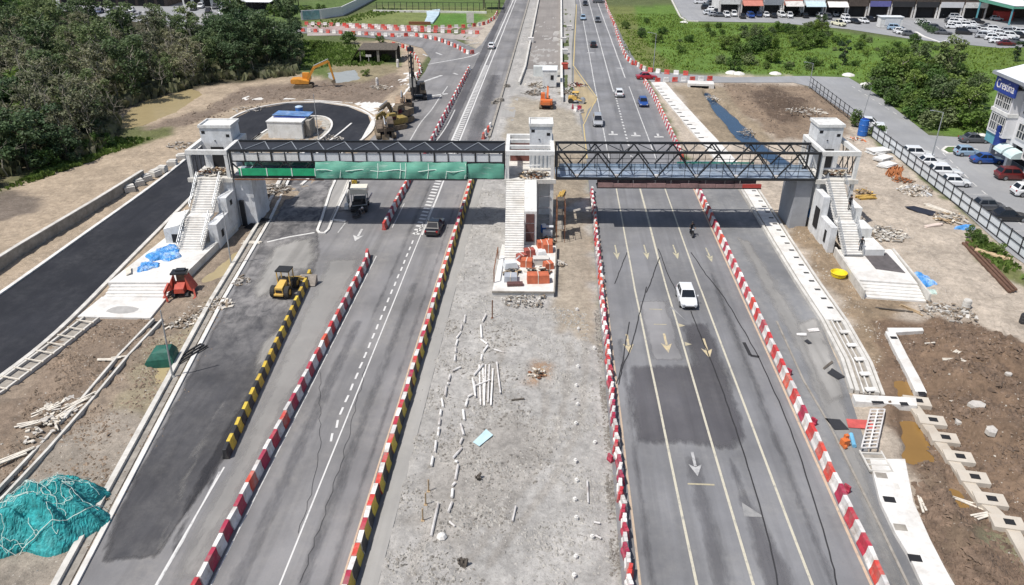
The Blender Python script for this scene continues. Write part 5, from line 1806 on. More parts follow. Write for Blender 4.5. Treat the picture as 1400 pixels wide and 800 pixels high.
def person(label, loc, rz, pose, mats, helmet=None, hair=None, group=None):
    r = thing('person', label, 'person', loc, rz, group)
    J = dict(pelvis=(0, 0, .95, (.15, .11)), waist=(0, 0, 1.1, (.14, .10)), chest=(0, .01, 1.32, (.17, .12)), neck=(0, 0, 1.50, .06), head=(0, -.02, 1.63, .10), crown=(0, -.01, 1.74, .085),
             hipL=(.1, 0, .9, .09), kneeL=(.11, -.02, .5, .065), ankL=(.11, .02, .09, .045), toeL=(.12, -.17, .04, .04), hipR=(-.1, 0, .9, .09), kneeR=(-.11, -.02, .5, .065), ankR=(-.11, .02, .09, .045), toeR=(-.12, -.17, .04, .04),
             shL=(.2, 0, 1.42, .065), elL=(.26, .02, 1.14, .045), wrL=(.27, -.08, .9, .032), haL=(.27, -.11, .83, .036), shR=(-.2, 0, 1.42, .065), elR=(-.26, .02, 1.14, .045), wrR=(-.27, -.08, .9, .032), haR=(-.27, -.11, .83, .036))
    J.update(pose)
    E = [('pelvis', 'waist'), ('waist', 'chest'), ('chest', 'neck'), ('neck', 'head'), ('head', 'crown')]
    for s in 'LR':
        E += [('pelvis', 'hip' + s), ('hip' + s, 'knee' + s), ('knee' + s, 'ank' + s), ('ank' + s, 'toe' + s), ('chest', 'sh' + s), ('sh' + s, 'el' + s), ('el' + s, 'wr' + s), ('wr' + s, 'ha' + s)]
        h = Vector(J['ha' + s][:3]); d = (h - Vector(J['wr' + s][:3])).normalized()
        side = d.cross(Vector((0, 0, 1))).normalized() if abs(d.z) < .9 else Vector((0, 1, 0))
        for k, (off, ln) in enumerate(((-.03, .075), (-.01, .09), (.01, .085), (.03, .065))):
            n1, n2 = 'f%s%d' % (s, k), 'g%s%d' % (s, k)
            a = h + side * off + d * ln * .55; b = h + side * off + d * ln + Vector((0, -.02, -.01))
            J[n1] = (*a, .010); J[n2] = (*b, .009); E += [('ha' + s, n1), (n1, n2)]
        a = h + side * -.05 - d * .01; J['t' + s] = (*a, .011); E.append(('ha' + s, 't' + s))
    hz = J['neck'][2]
    pz = J['pelvis'][2] + .02
    hd = [Vector(J['ha' + s][:3]) for s in 'LR']
    nk = Vector(J['neck'][:3]); hdv = Vector(J['head'][:3])

    def mz(c):
        if (c - hdv).length < .2 and (c - hdv).length < (c - Vector(J['chest'][:3])).length * .9:
            return 2
        if min((c - h).length for h in hd) < .12:
            return 2
        dist = lambda k: (c - Vector(J[k][:3])).length
        legs = min(dist(k) for k in ('kneeL', 'kneeR', 'ankL', 'ankR', 'hipL', 'hipR', 'pelvis', 'toeL', 'toeR'))
        tor = min(dist(k) for k in ('waist', 'chest', 'shL', 'shR', 'elL', 'elR', 'wrL', 'wrR'))
        return 1 if legs < tor else 0
    body = skin_body(J, E, mz, 'body', r, [mats[0], mats[1], M_skin])
    h = hdv
    f = MB()
    f.box((h.x, h.y - .105, h.z + .0), (.03, .05, .05)); 
    obj('nose', f, M_skin, body)
    for s in (-1, 1):
        f = MB(); f.box((h.x + s * .038, h.y - .098, h.z + .03), (.026, .012, .016)); obj('eye', f, M_black, body)
        f = MB(); f.box((h.x + s * .1, h.y, h.z + .0), (.02, .04, .06)); obj('ear', f, M_skin, body)
    f = MB(); f.box((h.x, h.y - .098, h.z - .05), (.05, .012, .012)); obj('mouth', f, M('lip', (0.22, .09, .07)) if 'lip' not in bpy.data.materials else bpy.data.materials['lip'], body)
    f = MB()
    f.lathe((h.x, h.y + .012, h.z + .02), [(.125, 0), (.135, .05), (.12, .11), (.07, .155), (.01, .17)], 12)
    if helmet:
        f.box((h.x, h.y - .12, h.z + .045), (.2, .09, .02))
        obj('helmet', f, helmet, body)
    else:
        obj('hair', f, M_black, body)
    return r


C_dark = M('dark_cloth', (0.025, 0.026, 0.03), 0.9, 0.25, 5)
C_jean = M('dark_jeans', (0.03, 0.04, 0.06), 0.9, 0.25, 5)
C_grey = M('grey_shirt', (0.14, 0.14, 0.15), 0.9, 0.2, 5)
p = G(945, 322, .02)
mt = thing('motorcycle', 'small dark motorcycle ridden toward the camera below the bridge shadow', 'motorcycle', p, .05)
for y in (-.62, .62):
    a = MB(); a.tube((-.06, y, .3), (.06, y, .3), .30, n=16); w_ = obj('wheel', a, M_tyre, mt)
    a = MB(); a.tube((-.065, y, .3), (.065, y, .3), .17, n=12); obj('rim', a, M_rim, w_)
a = MB(); a.bar((0, -.5, .75), (0, .1, .5), .16, .22); a.bar((0, .05, .5), (0, .6, .68), .2, .2); a.box((0, .05, .38), (.26, .4, .28)); obj('frame', a, M_black, mt)
a = MB(); a.box((0, .3, .80), (.26, .75, .1)); obj('seat', a, M_black, mt)
a = MB(); a.bar((0, -.62, .3), (0, -.42, .95), .09); obj('fork', a, M_steel_lt, mt)
a = MB(); a.bar((-.34, -.38, 1.02), (.34, -.38, 1.02), .04); obj('handlebar', a, M_black, mt)
a = MB(); a.box((0, -.5, .92), (.2, .16, .18)); obj('headlight', a, M_lamp, mt)
a = MB(); a.box((0, -.55, .64), (.34, .1, .5), 0, 0, .6); obj('fairing', a, M_black, mt)
person('rider in dark clothes and helmet sitting on the motorcycle', p, .05, dict(
    pelvis=(0, .25, .92, (.15, .12)), waist=(0, .22, 1.08, (.14, .1)), chest=(0, .10, 1.30, (.17, .12)), neck=(0, .03, 1.47, .06), head=(0, -.02, 1.60, .10), crown=(0, -.02, 1.70, .085),
    hipL=(.11, .2, .9, .09), kneeL=(.2, -.14, .78, .065), ankL=(.2, .02, .36, .045), toeL=(.21, -.14, .3, .04), hipR=(-.11, .2, .9, .09), kneeR=(-.2, -.14, .78, .065), ankR=(-.2, .02, .36, .045), toeR=(-.21, -.14, .3, .04),
    shL=(.2, .08, 1.40, .065), elL=(.32, -.08, 1.18, .045), wrL=(.31, -.3, 1.06, .032), haL=(.3, -.37, 1.05, .036), shR=(-.2, .08, 1.40, .065), elR=(-.32, -.08, 1.18, .045), wrR=(-.31, -.3, 1.06, .032), haR=(-.3, -.37, 1.05, .036)),
    (C_dark, C_jean), helmet=M_black)
q = bridge_at(36.6, -3.6, 3.98)
q = bridge_at(36.1, -3.55, 4.02)
person('person in black standing on the upper flight of the right tower stairs', q, .4, {}, (C_dark, C_dark))
q = bridge_at(36.2, -8.2, .98)
person('person in dark clothes at the bottom step of the right tower stairs', q, -.3, dict(kneeR=(-.11, -.14, .52, .065), ankR=(-.11, -.1, .13, .045), toeR=(-.12, -.27, .1, .04)), (C_dark, C_jean))
q = G(492, 297, .02)
person('worker in dark clothes bending beside the white roofed service truck', q, 1.2, dict(waist=(0, -.06, 1.08, (.14, .1)), chest=(0, -.25, 1.2, (.17, .12)), neck=(0, -.40, 1.24, .06), head=(0, -.5, 1.27, .10), crown=(0, -.58, 1.31, .085),
       shL=(.2, -.32, 1.2, .065), elL=(.24, -.42, .94, .045), wrL=(.2, -.55, .74, .032), haL=(.19, -.6, .68, .036), shR=(-.2, -.32, 1.2, .065), elR=(-.24, -.42, .94, .045), wrR=(-.2, -.55, .74, .032), haR=(-.19, -.6, .68, .036)), (C_grey, C_dark), helmet=M_wht)

# service truck under the covered span
p = G(493, 285, .02)
t = thing('service_truck', 'small service truck with a cream box roof standing under the covered span', 'truck', p, .12)
for x in (-.85, .85):
    for y in (-1.2, 1.2):
        a = MB(); a.tube((x - .14, y, .4), (x + .14, y, .4), .4, n=14); w_ = obj('wheel', a, M_tyre, t)
a = MB(); a.bx(-.95, .95, -1.9, 1.9, .5, .72); obj('chassis', a, M_steel, t)
a = MB(); a.box((0, .2, 2.5), (2.15, 2.0, .7), 0, 0, .96); obj('roof_box', a, M('cream_sheet', (0.70, 0.67, 0.58), 0.6, 0.1, 1.5), t)
a = MB()
for x in (-.9, .9):
    for y in (-.65, 1.05):
        a.bar((x, y, .72), (x, y, 2.15), .1)
obj('roof_post', a, M_steel_lt, t)
a = MB(); a.box((0, .1, 1.1), (1.5, 1.3, .7)); a.box((-.2, -.9, 1.0), (1.2, .5, .5)); a.tube((.4, -.9, .8), (.4, -.9, 1.6), .14); obj('engine', a, M_trim, t)
a = MB(); a.box((-1.5, .3, 1.3), (.12, 1.9, 1.7)); a.box((-1.55, -.9, .7), (.5, 1.0, .5)); obj('side_panel', a, M_white, t)
a = MB(); a.bar((1.0, -.4, 1.1), (1.5, .9, 1.7), .14); a.bar((1.0, -1.0, .9), (-.8, -1.3, .85), .12); obj('arm', a, M_steel_lt, t)
a = MB(); a.bar((0, -1.9, .6), (-.2, -3.6, .35), .16); a.box((-.2, -3.4, .35), (.8, .5, .3)); a.bar((-2.4, -2.3, .6), (1.2, -2.2, .75), .08); obj('drawbar', a, M_trim, t)
for k, (px, py) in enumerate(((483, 254), (479, 258), (486, 250))):
    q = G(px, py, .03)
    place((ME_Y, ME_K, ME_Y)[k], 'striped_barrier', q, .2, 'yellow and black block stacked behind the service truck', 'barrier', 'blocks behind the service truck')

# backhoe loader on the slip road
p = G(387, 404, .03)
t = thing('wheel_loader', 'yellow wheel loader with a dark canopy parked on the muddy slip road', 'loader', p, -.06)
t.scale = (.84, .84, .84)
a = MB(); a.xsec([[(-.5, -1.0, .7), (.5, -1.0, .7), (.46, -1.0, 1.45), (-.46, -1.0, 1.45)], [(-.5, .7, .7), (.5, .7, .7), (.40, .7, 1.75), (-.40, .7, 1.75)]]); obj('bonnet', a, M_yelmach, t)
a = MB(); a.bx(-.38, .38, -1.04, -1.005, .85, 1.2); obj('grille', a, M_win, t)
a = MB(); a.bx(-.55, .55, -1.25, -1.0, .55, .75); obj('counterweight', a, M_yelmach, t)
a = MB(); a.box((0, 1.3, 2.85), (1.7, 1.5, .14)); obj('canopy', a, M_black, t)
a = MB()
for x in (-.75, .75):
    for y in (.75, 1.95):
        a.bar((x, y, .9), (x, y, 2.78), .1)
obj('canopy_post', a, M_yelmach, t)
a = MB(); a.box((0, 1.3, 1.0), (1.5, 1.4, .5)); a.box((0, 1.1, 1.5), (.6, .6, .5)); obj('platform', a, M_dirtmach, t)
for x in (-.85, .85):
    for y, r_ in ((-.4, .72), (2.1, .72)):
        a = MB(); a.tube((x - .25, y, r_), (x + .25, y, r_), r_, n=18); w_ = obj('wheel', a, M_tyre, t)
        a = MB(); a.tube((x - .26, y, r_), (x + .26, y, r_), .33, n=12); obj('rim', a, M_yelmach, w_)
a = MB(); a.bar((.3, 2.0, 1.2), (1.7, 2.9, .9), .22, .3); a.bar((-.4, 2.2, 1.2), (1.2, 3.2, .9), .22, .3); obj('lift_arm', a, M_yelmach, t)
a = MB(); a.add([(1.0, 2.4, .1), (3.0, 2.6, .1), (3.0, 3.7, .1), (1.0, 3.5, .1), (1.0, 3.3, 1.1), (3.0, 3.5, 1.1), (3.0, 3.8, 1.1), (1.0, 3.6, 1.1)], [(0, 1, 2, 3), (3, 2, 6, 7), (7, 6, 5, 4), (0, 3, 7, 4), (1, 5, 6, 2), (0, 4, 5, 1)]); obj('bucket', a, M('worn_bucket', (0.25, 0.22, 0.19), 0.8, 0.3, 2), t)


# excavators
def excavator(label, loc, rz, paint, arm, s=1.0, cabmat=None):
    """arm: list of (y, z) joints from the house forward (-y)"""
    t = thing('excavator', label, 'excavator', loc, rz)
    t.scale = (s, s, s)
    for x in (-1.15, 1.15):
        a = MB()
        prof = [(-1.9, .35), (-1.65, .08), (1.65, .08), (1.9, .35), (1.9, .6), (1.65, .85), (-1.65, .85), (-1.9, .6)]
        a.xsec([[(x - .3, y, z) for y, z in prof], [(x + .3, y, z) for y, z in prof]])
        tr_ = obj('track', a, M_dirtmach, t)
    a = MB(); a.tube((0, 0, .6), (0, 0, 1.0), .7, n=14); obj('slew_ring', a, M_trim, t)
    a = MB(); a.xsec([[(-1.25, -1.2, 1.0), (1.25, -1.2, 1.0), (1.25, -1.2, 1.5), (-1.25, -1.2, 1.5)], [(-1.25, .9, 1.0), (1.25, .9, 1.0), (1.25, .9, 1.95), (-1.25, .9, 1.95)], [(-1.2, 2.2, 1.05), (1.2, 2.2, 1.05), (1.15, 2.2, 1.9), (-1.15, 2.2, 1.9)]]); obj('house', a, paint, t)
    a = MB(); a.bx(-.8, .8, 2.2, 2.45, 1.05, 1.7); obj('counterweight', a, paint, t)
    a = MB(); a.xsec([[(.35, -1.5, 1.5), (1.2, -1.5, 1.5), (1.2, .2, 1.5), (.35, .2, 1.5)], [(.35, -1.5, 2.2), (1.2, -1.5, 2.2), (1.2, .2, 2.2), (.35, .2, 2.2)], [(.4, -1.15, 2.85), (1.15, -1.15, 2.85), (1.15, .15, 2.85), (.4, .15, 2.85)]]); c = obj('cab', a, cabmat or paint, t)
    a = MB(); a.bx(.42, 1.13, -1.52, -1.505, 1.65, 2.15); a.bx(1.201, 1.21, -1.3, 0, 1.75, 2.35); obj('cab_window', a, M_glass, c)
    P = [Vector((-.2, y, z)) for y, z in arm]
    a = MB()
    a.bar(P[0], P[1], .38, .5); a.bar(P[1], P[2], .36, .42); obj('boom', a, paint, t)
    a = MB(); a.bar(P[2], P[3], .3, .36); obj('stick', a, paint, t)
    a = MB(); a.tube((.15, P[0].y - .3, P[0].z - .1), (.15, (P[0].y + P[1].y) / 2, (P[0].z + P[1].z) / 2 + .1), .09); a.tube((-.2, P[1].y, P[1].z + .4), (-.2, P[2].y, P[2].z + .45), .08); obj('ram', a, M_steel_lt, t)
    e = P[3]
    a = MB(); a.xsec([[(-.7, e.y - .1, e.z + .1), (.3, e.y - .1, e.z + .1), (.3, e.y + .6, e.z - .2), (-.7, e.y + .6, e.z - .2)], [(-.7, e.y - .2, e.z - .7), (.3, e.y - .2, e.z - .7), (.3, e.y + .3, e.z - .8), (-.7, e.y + .3, e.z - .8)]]); obj('bucket', a, M_dirtmach, t)
    return t


excavator('yellow orange excavator with a raised arched arm beside the wood', on(416, 120) + Vector((0, 0, .0)), PI / 2 + .15, M('excavator_yellow', (0.60, 0.26, 0.035), 0.5, 0.15, 2), [(-.9, 1.7), (-2.4, 4.0), (-5.4, 5.2), (-6.2, 1.6)], 1.0)
excavator('red orange excavator digging in the gravel median beyond the middle tower', on(747, 147), PI, M_orange, [(-.9, 1.7), (-2.0, 3.6), (-4.0, 3.3), (-4.6, 1.2)], .9)
excavator('muddy brown excavator with a folded arm in the row of machines', G(545, 168, .03), -.5, M_dirtmach, [(-.9, 1.7), (-1.9, 3.2), (-3.6, 2.6), (-3.3, 1.2)], 1.2)
excavator('rusty crawler machine nearest the covered span in the row of machines', G(527, 186, .03), .3, M('rust_machine', (0.13, 0.10, 0.075), 0.85, 0.4, 2, dirt=(0.26, 0.2, 0.13), dirt_amt=.6), [(-.9, 1.7), (-2.0, 3.0), (-3.4, 2.2), (-3.0, 1.0)], 1.1)
t = excavator('mustard yellow crawler machine third from the bridge in the row of muddy machines', G(538, 176, .03), -.9, M('mustard_machine', (0.26, 0.19, 0.05), 0.7, 0.35, 2, dirt=(0.17, 0.13, 0.09), dirt_amt=.7), [(-.9, 1.7), (-1.6, 3.0), (-2.8, 2.4), (-2.6, 1.0)], 1.0)
excavator('dusty tan crawler machine just below the drilling rig', G(553, 152, .03), .15, M('tan_machine', (0.30, 0.22, 0.15), 0.75, 0.3, 2, dirt=(0.14, 0.1, 0.08), dirt_amt=.6), [(-.9, 1.7), (-1.8, 3.1), (-3.2, 2.4), (-3.0, 1.1)], 1.2)

# drilling rig with its mast
p = G(571, 134, .03)
t = thing('drilling_rig', 'dark drilling rig with a tall upright mast beyond the covered span', 'drilling rig', p, .2)
for x in (-1.4, 1.4):
    a = MB()
    prof = [(-2.3, .4), (-2.0, .08), (2.0, .08), (2.3, .4), (2.3, .7), (2.0, 1.0), (-2.0, 1.0), (-2.3, .7)]
    a.xsec([[(x - .35, y, z) for y, z in prof], [(x + .35, y, z) for y, z in prof]]); obj('track', a, M_trim, t)
a = MB(); a.box((.2, .5, 1.9), (2.8, 4.0, 1.7), 0, 0, .92); obj('house', a, M_trim, t)
a = MB(); a.box((1.0, -1.6, 2.3), (1.1, 1.3, 1.8), 0, 0, .85); obj('cab', a, M_dirtmach, t)
a = MB(); a.box((1.0, -2.22, 2.5), (.8, .06, 1.0)); obj('cab_window', a, M_glass, t)
a = MB()
mx, my = -.9, -2.4
for dx in (-.42, .42):
    for dy in (-.42, .42):
        a.bar((mx + dx, my + dy, .8), (mx + dx, my + dy, 9.4), .12)
for k in range(8):
    z = 1 + k * 1.03
    for s in (-.42, .42):
        a.bar((mx - .42, my + s, z), (mx + .42, my + s, z + 1.05), .09); a.bar((mx + s, my - .42, z + 1.05), (mx + s, my + .42, z), .09)
obj('mast', a, M_trim, t)
a = MB(); a.box((mx, my, 9.6), (1.2, 1.3, .6)); a.tube((mx, my - .3, 9.5), (mx, my - .3, 10.3), .2); obj('mast_head', a, M_trim, t)
a = MB(); a.tube((mx, my - .55, .3), (mx, my - .55, 8.8), .22); obj('drill_string', a, M_steel, t)
a = MB(); a.box((mx, my - .3, 3.6), (1.2, .8, 1.6)); obj('drill_head', a, M('pale_machine', (0.42, 0.40, 0.36), 0.7, .2, 2), t)
a = MB(); a.bar((0, 0, 2.6), (mx, my + .4, 6.0), .25); obj('brace', a, M_trim, t)

# red tracked machine in the mud below the left podium
p = on(250, 402)
t = thing('red_machine', 'small red tracked machine with a dark roof in mud below the left podium', 'machine', p, .15)
a = MB(); a.box((0, .3, 2.35), (1.5, 1.1, .16)); a.box((.1, .5, 2.5), (.9, .6, .14)); obj('roof', a, M_steel, t)
a = MB(); a.box((.05, .55, 1.45), (.8, .8, 1.5)); obj('cab', a, M_dirtmach, t)
a = MB(); a.xsec([[(-.5, -.9, .55), (.5, -.9, .55), (.45, -.85, 1.0), (-.45, -.85, 1.0)], [(-.55, .2, .55), (.55, .2, .55), (.5, .15, 1.45), (-.5, .15, 1.45)]]); obj('bonnet', a, M_redmach, t)
for x in (-.55, .6):
    a = MB(); a.bar((x, -.1, 1.0), (x, .0, 2.3), .09); obj('canopy_post', a, M_redmach, t)
for s in (-1, 1):
    a = MB(); a.add([(s * .62, -.3, 2.0), (s * .75, .7, 2.1), (s * 1.45, .6, .7), (s * 1.3, -.75, .65), (s * .70, -.55, .8), (s * .62, .7, .7)], [(0, 1, 2, 3), (0, 3, 4), (1, 5, 2), (3, 2, 5, 4), (0, 4, 5, 1)]); obj('side_panel', a, M_redmach, t)
    a = MB(); a.bar((s * 1.3, -.5, .8), (s * 1.55, -1.1, .05), .16); a.box((s * 1.55, -1.1, .06), (.45, .35, .1)); obj('outrigger', a, M_redmach, t)
    a = MB()
    prof = [(-.9, .25), (-.75, .05), (.85, .05), (1.0, .25), (.85, .5), (-.75, .5)]
    a.xsec([[(s * .65 - .16, y, z) for y, z in prof], [(s * .65 + .16, y, z) for y, z in prof]]); obj('track', a, M_trim, t)
a = MB(); a.bar((-.9, -.6, 1.6), (-1.25, -1.3, .9), .2); a.bar((-1.25, -1.3, .9), (-.95, -1.7, .1), .16); obj('arm', a, M_redmach, t)


# lamp posts
def lamp_post(label, base, h, lean=(0, 0), armdir=(1, 0), group='lamp posts', two=False):
    t = thing('lamp_post', label, 'lamp post', base, 0, group)
    a = MB(); a.tube((0, 0, 0), (lean[0], lean[1], h), .10, .055, 8); obj('pole', a, M_steel_lt, t)
    a = MB(); e = Vector((lean[0] + armdir[0] * 1.4, lean[1] + armdir[1] * 1.4, h + .25)); a.tube((lean[0], lean[1], h - .02), e, .04, n=6); obj('arm', a, M_steel_lt, t)
    a = MB(); a.box((e.x + armdir[0] * .25, e.y + armdir[1] * .25, e.z), (.5 if armdir[0] else .22, .5 if armdir[1] else .22, .09)); obj('lamp_head', a, M_steel_lt, t)
    return t


for lab, px, py, h, le in (('thin pale pole leaning over the dark green tarpaulin', 236, 516, 6.3, (.3, .1)), ('thin pale pole standing in the puddle beside the left stair tower', 316, 362, 6.5, (.25, 0)), ('slim pole on the island beside the white site cabin', 436, 192, 7.5, (0, 0)),
                           ('street lamp standing at the near edge of the green field', 893, 97, 8.0, (0, 0)), ('street lamp at the bend of the side road near the hoarding end', 1106, 121, 5.0, (0, 0)), ('thin pole beside the blue water tank at the hoarding', 1174, 178, 7.0, (.6, 0)),
                           ('thin lamp pole behind the hoarding among the parked cars', 1272, 222, 7.5, (0, 0))):
    b = on(px, py)
    if 'lamp' in lab:
        lamp_post(lab, b, h, le, (-1, 0))
    else:
        t = thing('pole', lab, 'pole', b, 0)
        a = MB(); a.tube((0, 0, -.2), (le[0], le[1], h), .085, .05, 8); obj('shaft', a, M_steel_lt, t)
        a = MB(); a.lathe((0, 0, -.1), [(.26, 0), (.22, .16), (.12, .3)], 8); obj('footing', a, M_conc, t)

# ================================================================== TREES AND GREENERY
def leafmat(name, col, var=.45, rnd=.3, dead=None):
    m, nt, b, vec = _new(name, .65)
    n = _noise(nt, vec, .55, 3, .6)
    n2 = _noise(nt, vec, 2.6, 3, .7)
    c = _mix(nt, mul(col, 1 - var), mul(col, 1 + var), _ramp(nt, n, .34, .66))
    c = _mix(nt, c, (min(1, col[0] * 2.0), min(1, col[1] * 1.7), col[2] * 1.3), _ramp(nt, n2, .56, .76, 0, .55))
    if dead:
        c = _mix(nt, c, dead, _ramp(nt, _noise(nt, vec, .8, 4, .7), .5, .68, 0, .75))
    oi = nt.nodes.new('ShaderNodeObjectInfo')
    hs = nt.nodes.new('ShaderNodeHueSaturation')
    nt.links.new(_ramp(nt, oi.outputs['Random'], 0, 1, 1 - rnd, 1 + rnd), hs.inputs['Value'])
    nt.links.new(_ramp(nt, oi.outputs['Random'], 0, 1, .52, .475), hs.inputs['Hue'])
    nt.links.new(c, hs.inputs['Color'])
    nt.links.new(hs.outputs[0], b.inputs['Base Color'])
    tr = nt.nodes.new('ShaderNodeBsdfTranslucent'); nt.links.new(hs.outputs[0], tr.inputs[0])
    mx = nt.nodes.new('ShaderNodeMixShader'); mx.inputs[0].default_value = .35
    nt.links.new(b.outputs[0], mx.inputs[1]); nt.links.new(tr.outputs[0], mx.inputs[2]); nt.links.new(mx.outputs[0], nt.nodes['Material Output'].inputs['Surface'])
    return m


L_dark = leafmat('dark_foliage', (0.085, 0.14, 0.06))
L_mid = leafmat('mid_foliage', (0.125, 0.175, 0.07))
L_olive = leafmat('olive_foliage', (0.17, 0.185, 0.10), dead=(0.22, 0.20, 0.16))
L_bright = leafmat('bright_foliage', (0.10, 0.18, 0.032))
L_bush = leafmat('bush_foliage', (0.105, 0.18, 0.036))
M_bark = M('pale_bark', (0.36, 0.33, 0.27), .9, .3, 2, .3)
M_bark_dk = M('dark_bark', (0.10, 0.085, 0.065), .9, .3, 2, .3)


def leaves(mb, centre, rad, n, size, rr, flat=.75):
    """a clump of leaf sprays through an uneven ball"""
    for k in range(n):
        d = Vector((rr.gauss(0, 1), rr.gauss(0, 1), rr.gauss(0, 1))).normalized()
        r = rr.random() ** .45
        p = Vector(centre) + Vector((d.x * rad[0], d.y * rad[1], d.z * rad[2])) * r
        s = size * rr.uniform(.5, 1.25)
        nrm = (d * .45 + Vector((rr.gauss(0, .45), rr.gauss(0, .45), rr.gauss(.8, .4)))).normalized()
        u = nrm.cross(Vector((rr.gauss(0, 1), rr.gauss(0, 1), rr.gauss(0, 1)))).normalized()
        v = nrm.cross(u)
        i = len(mb.v)
        bend = nrm * (-s * .22)
        mb.v += [tuple(p - u * s * .5 + bend), tuple(p - v * s * flat * .5), tuple(p + u * s * .5 + bend), tuple(p + v * s * flat * .5)]
        mb.f.append((i, i + 1, i + 2, i + 3)); mb.m.append(0)


def limb(mb, p, q, r0, r1, rr, n=3, wob=.12):
    p, q = Vector(p), Vector(q)
    pts = [p]
    for k in range(1, n):
        t = k / n
        pts.append(p.lerp(q, t) + Vector((rr.gauss(0, wob), rr.gauss(0, wob), 0)) * (q - p).length * .35)
    pts.append(q)
    for k in range(n):
        mb.tube(pts[k], pts[k + 1], r0 + (r1 - r0) * k / n, r0 + (r1 - r0) * (k + 1) / n, 5, 0, False)
    return pts


def tree_proto(name, cat, h, cr, leafm, barkm, seed, nl=900, size=.55, lobes=9, base=.35, sparse=False, trunk_r=.16):
    rr = random.Random(seed)
    t = thing(name, name, cat, (0, 0, -200))
    tb, cb = MB(), MB()
    top = Vector((rr.uniform(-.5, .5), rr.uniform(-.5, .5), h * .82))
    limb(tb, (0, 0, -.3), top, trunk_r, trunk_r * .35, rr, 4, .1)
    for k in range(lobes):
        a = 2.4 * k + rr.uniform(-.4, .4)
        z = h * (base + (1 - base) * ((k + .6) / lobes) ** .8 * .93)
        wid = cr * (1 - .55 * abs((z / h - .55)) ** 1.2 * 1.3) * rr.uniform(.35, .85)
        c = Vector((math.cos(a) * wid, math.sin(a) * wid, z))
        st = Vector((0, 0, 0)).lerp(top, min(.95, max(.2, (z - h * .22) / (h * .82))))
        limb(tb, st, c, trunk_r * .45, trunk_r * .12, rr, 3, .15)
        rad = cr * rr.uniform(.30, .52)
        leaves(cb, c, (rad, rad, rad * rr.uniform(.55, .85)), nl // lobes, size, rr)
        if sparse:
            for j in range(3):
                limb(tb, c, c + Vector((rr.gauss(0, .8), rr.gauss(0, .8), rr.uniform(.2, 1.4))), trunk_r * .16, .015, rr, 2, .2)
    obj('trunk', tb, barkm, t)
    obj('crown', cb, leafm, t)
    return t


FOREST = [tree_proto('tree', 'tree', 11.5, 3.6, L_dark, M_bark_dk, 1, 1300, .62, 12, .25), tree_proto('tree', 'tree', 10.5, 3.2, L_mid, M_bark, 2, 1300, .55, 12, .16), tree_proto('tree', 'tree', 10.0, 3.0, L_olive, M_bark, 3, 1000, .5, 12, .2, True),
          tree_proto('tree', 'tree', 9.0, 2.8, L_olive, M_bark, 4, 800, .48, 11, .2, True), tree_proto('tree', 'tree', 12.0, 3.4, L_mid, M_bark, 5, 1300, .58, 12, .18), tree_proto('tree', 'tree', 8.0, 3.3, L_dark, M_bark_dk, 6, 1200, .6, 10, .12)]
BUSHES = [tree_proto('bush', 'bush', 2.6, 2.3, L_bright, M_bark_dk, 11, 800, .42, 9, .12, trunk_r=.08), tree_proto('bush', 'bush', 3.4, 2.6, L_bush, M_bark_dk, 12, 1000, .46, 10, .10, trunk_r=.09), tree_proto('bush', 'bush', 1.9, 2.0, L_mid, M_bark_dk, 13, 600, .38, 8, .1, trunk_r=.06)]
FIELD = [tree_proto('tree', 'tree', 8.5, 2.6, L_mid, M_bark_dk, 21, 1500, .5, 13, .14), tree_proto('tree', 'tree', 6.0, 1.7, L_dark, M_bark_dk, 22, 800, .42, 9, .12), tree_proto('tree', 'tree', 7.0, 3.0, L_bush, M_bark, 23, 1400, .5, 12, .2), tree_proto('tree', 'tree', 8.0, 3.4, L_mid, M_bark, 24, 1500, .52, 12, .25)]


def bare_proto(seed, h):
    rr = random.Random(seed)
    t = thing('bare_tree', 'bare', 'tree', (0, 0, -200))
    tb = MB()
    top = Vector((rr.uniform(-1, 1), rr.uniform(-1, 1), h))
    limb(tb, (0, 0, -.3), top, .13, .04, rr, 5, .08)
    obj('trunk', tb, M_bark, t)
    bb = MB()
    for k in range(14):
        f = rr.uniform(.35, .95)
        s = Vector((0, 0, 0)).lerp(top, f)
        e = s + Vector((rr.gauss(0, 1), rr.gauss(0, 1), rr.uniform(.3, 1.4))) * (1.6 * (1.2 - f))
        limb(bb, s, e, .05, .015, rr, 2, .15)
        for j in range(3):
            limb(bb, s.lerp(e, .6), e + Vector((rr.gauss(0, .5), rr.gauss(0, .5), rr.uniform(0, .8))), .025, .01, rr, 2, .15)
    obj('branches', bb, M('bare_branches', (0.30, 0.27, 0.22), .9, .3, 2) if 'bare_branches' not in bpy.data.materials else bpy.data.materials['bare_branches'], t)
    return t


BARE = [bare_proto(s, h) for s, h in ((31, 9.5), (32, 8.0), (33, 10.5))]


def inside(p, poly):
    r = False
    n = len(poly)
    for i in range(n):
        a, b_ = poly[i], poly[(i + 1) % n]
        if (a.y > p[1]) != (b_.y > p[1]) and p[0] < (b_.x - a.x) * (p[1] - a.y) / (b_.y - a.y) + a.x:
            r = not r
    return r


def scatter(poly, spacing, seed, limit=9999):
    rr = random.Random(seed)
    x0, x1 = min(p.x for p in poly), max(p.x for p in poly); y0, y1 = min(p.y for p in poly), max(p.y for p in poly)
    out = []
    nx_, ny_ = int((x1 - x0) / spacing) + 1, int((y1 - y0) / spacing) + 1
    for i in range(nx_):
        for j in range(ny_):
            p = (x0 + (i + rr.uniform(.1, .9)) * spacing, y0 + (j + rr.uniform(.1, .9)) * spacing)
            if inside(p, poly):
                out.append(p)
    rr.shuffle(out)
    return out[:limit]


def put(protos, i, p, rz, s, label, group):
    src = protos[i]
    return dup(src, (p[0], p[1], GZ(p[0], p[1])), rz, label, group, s)


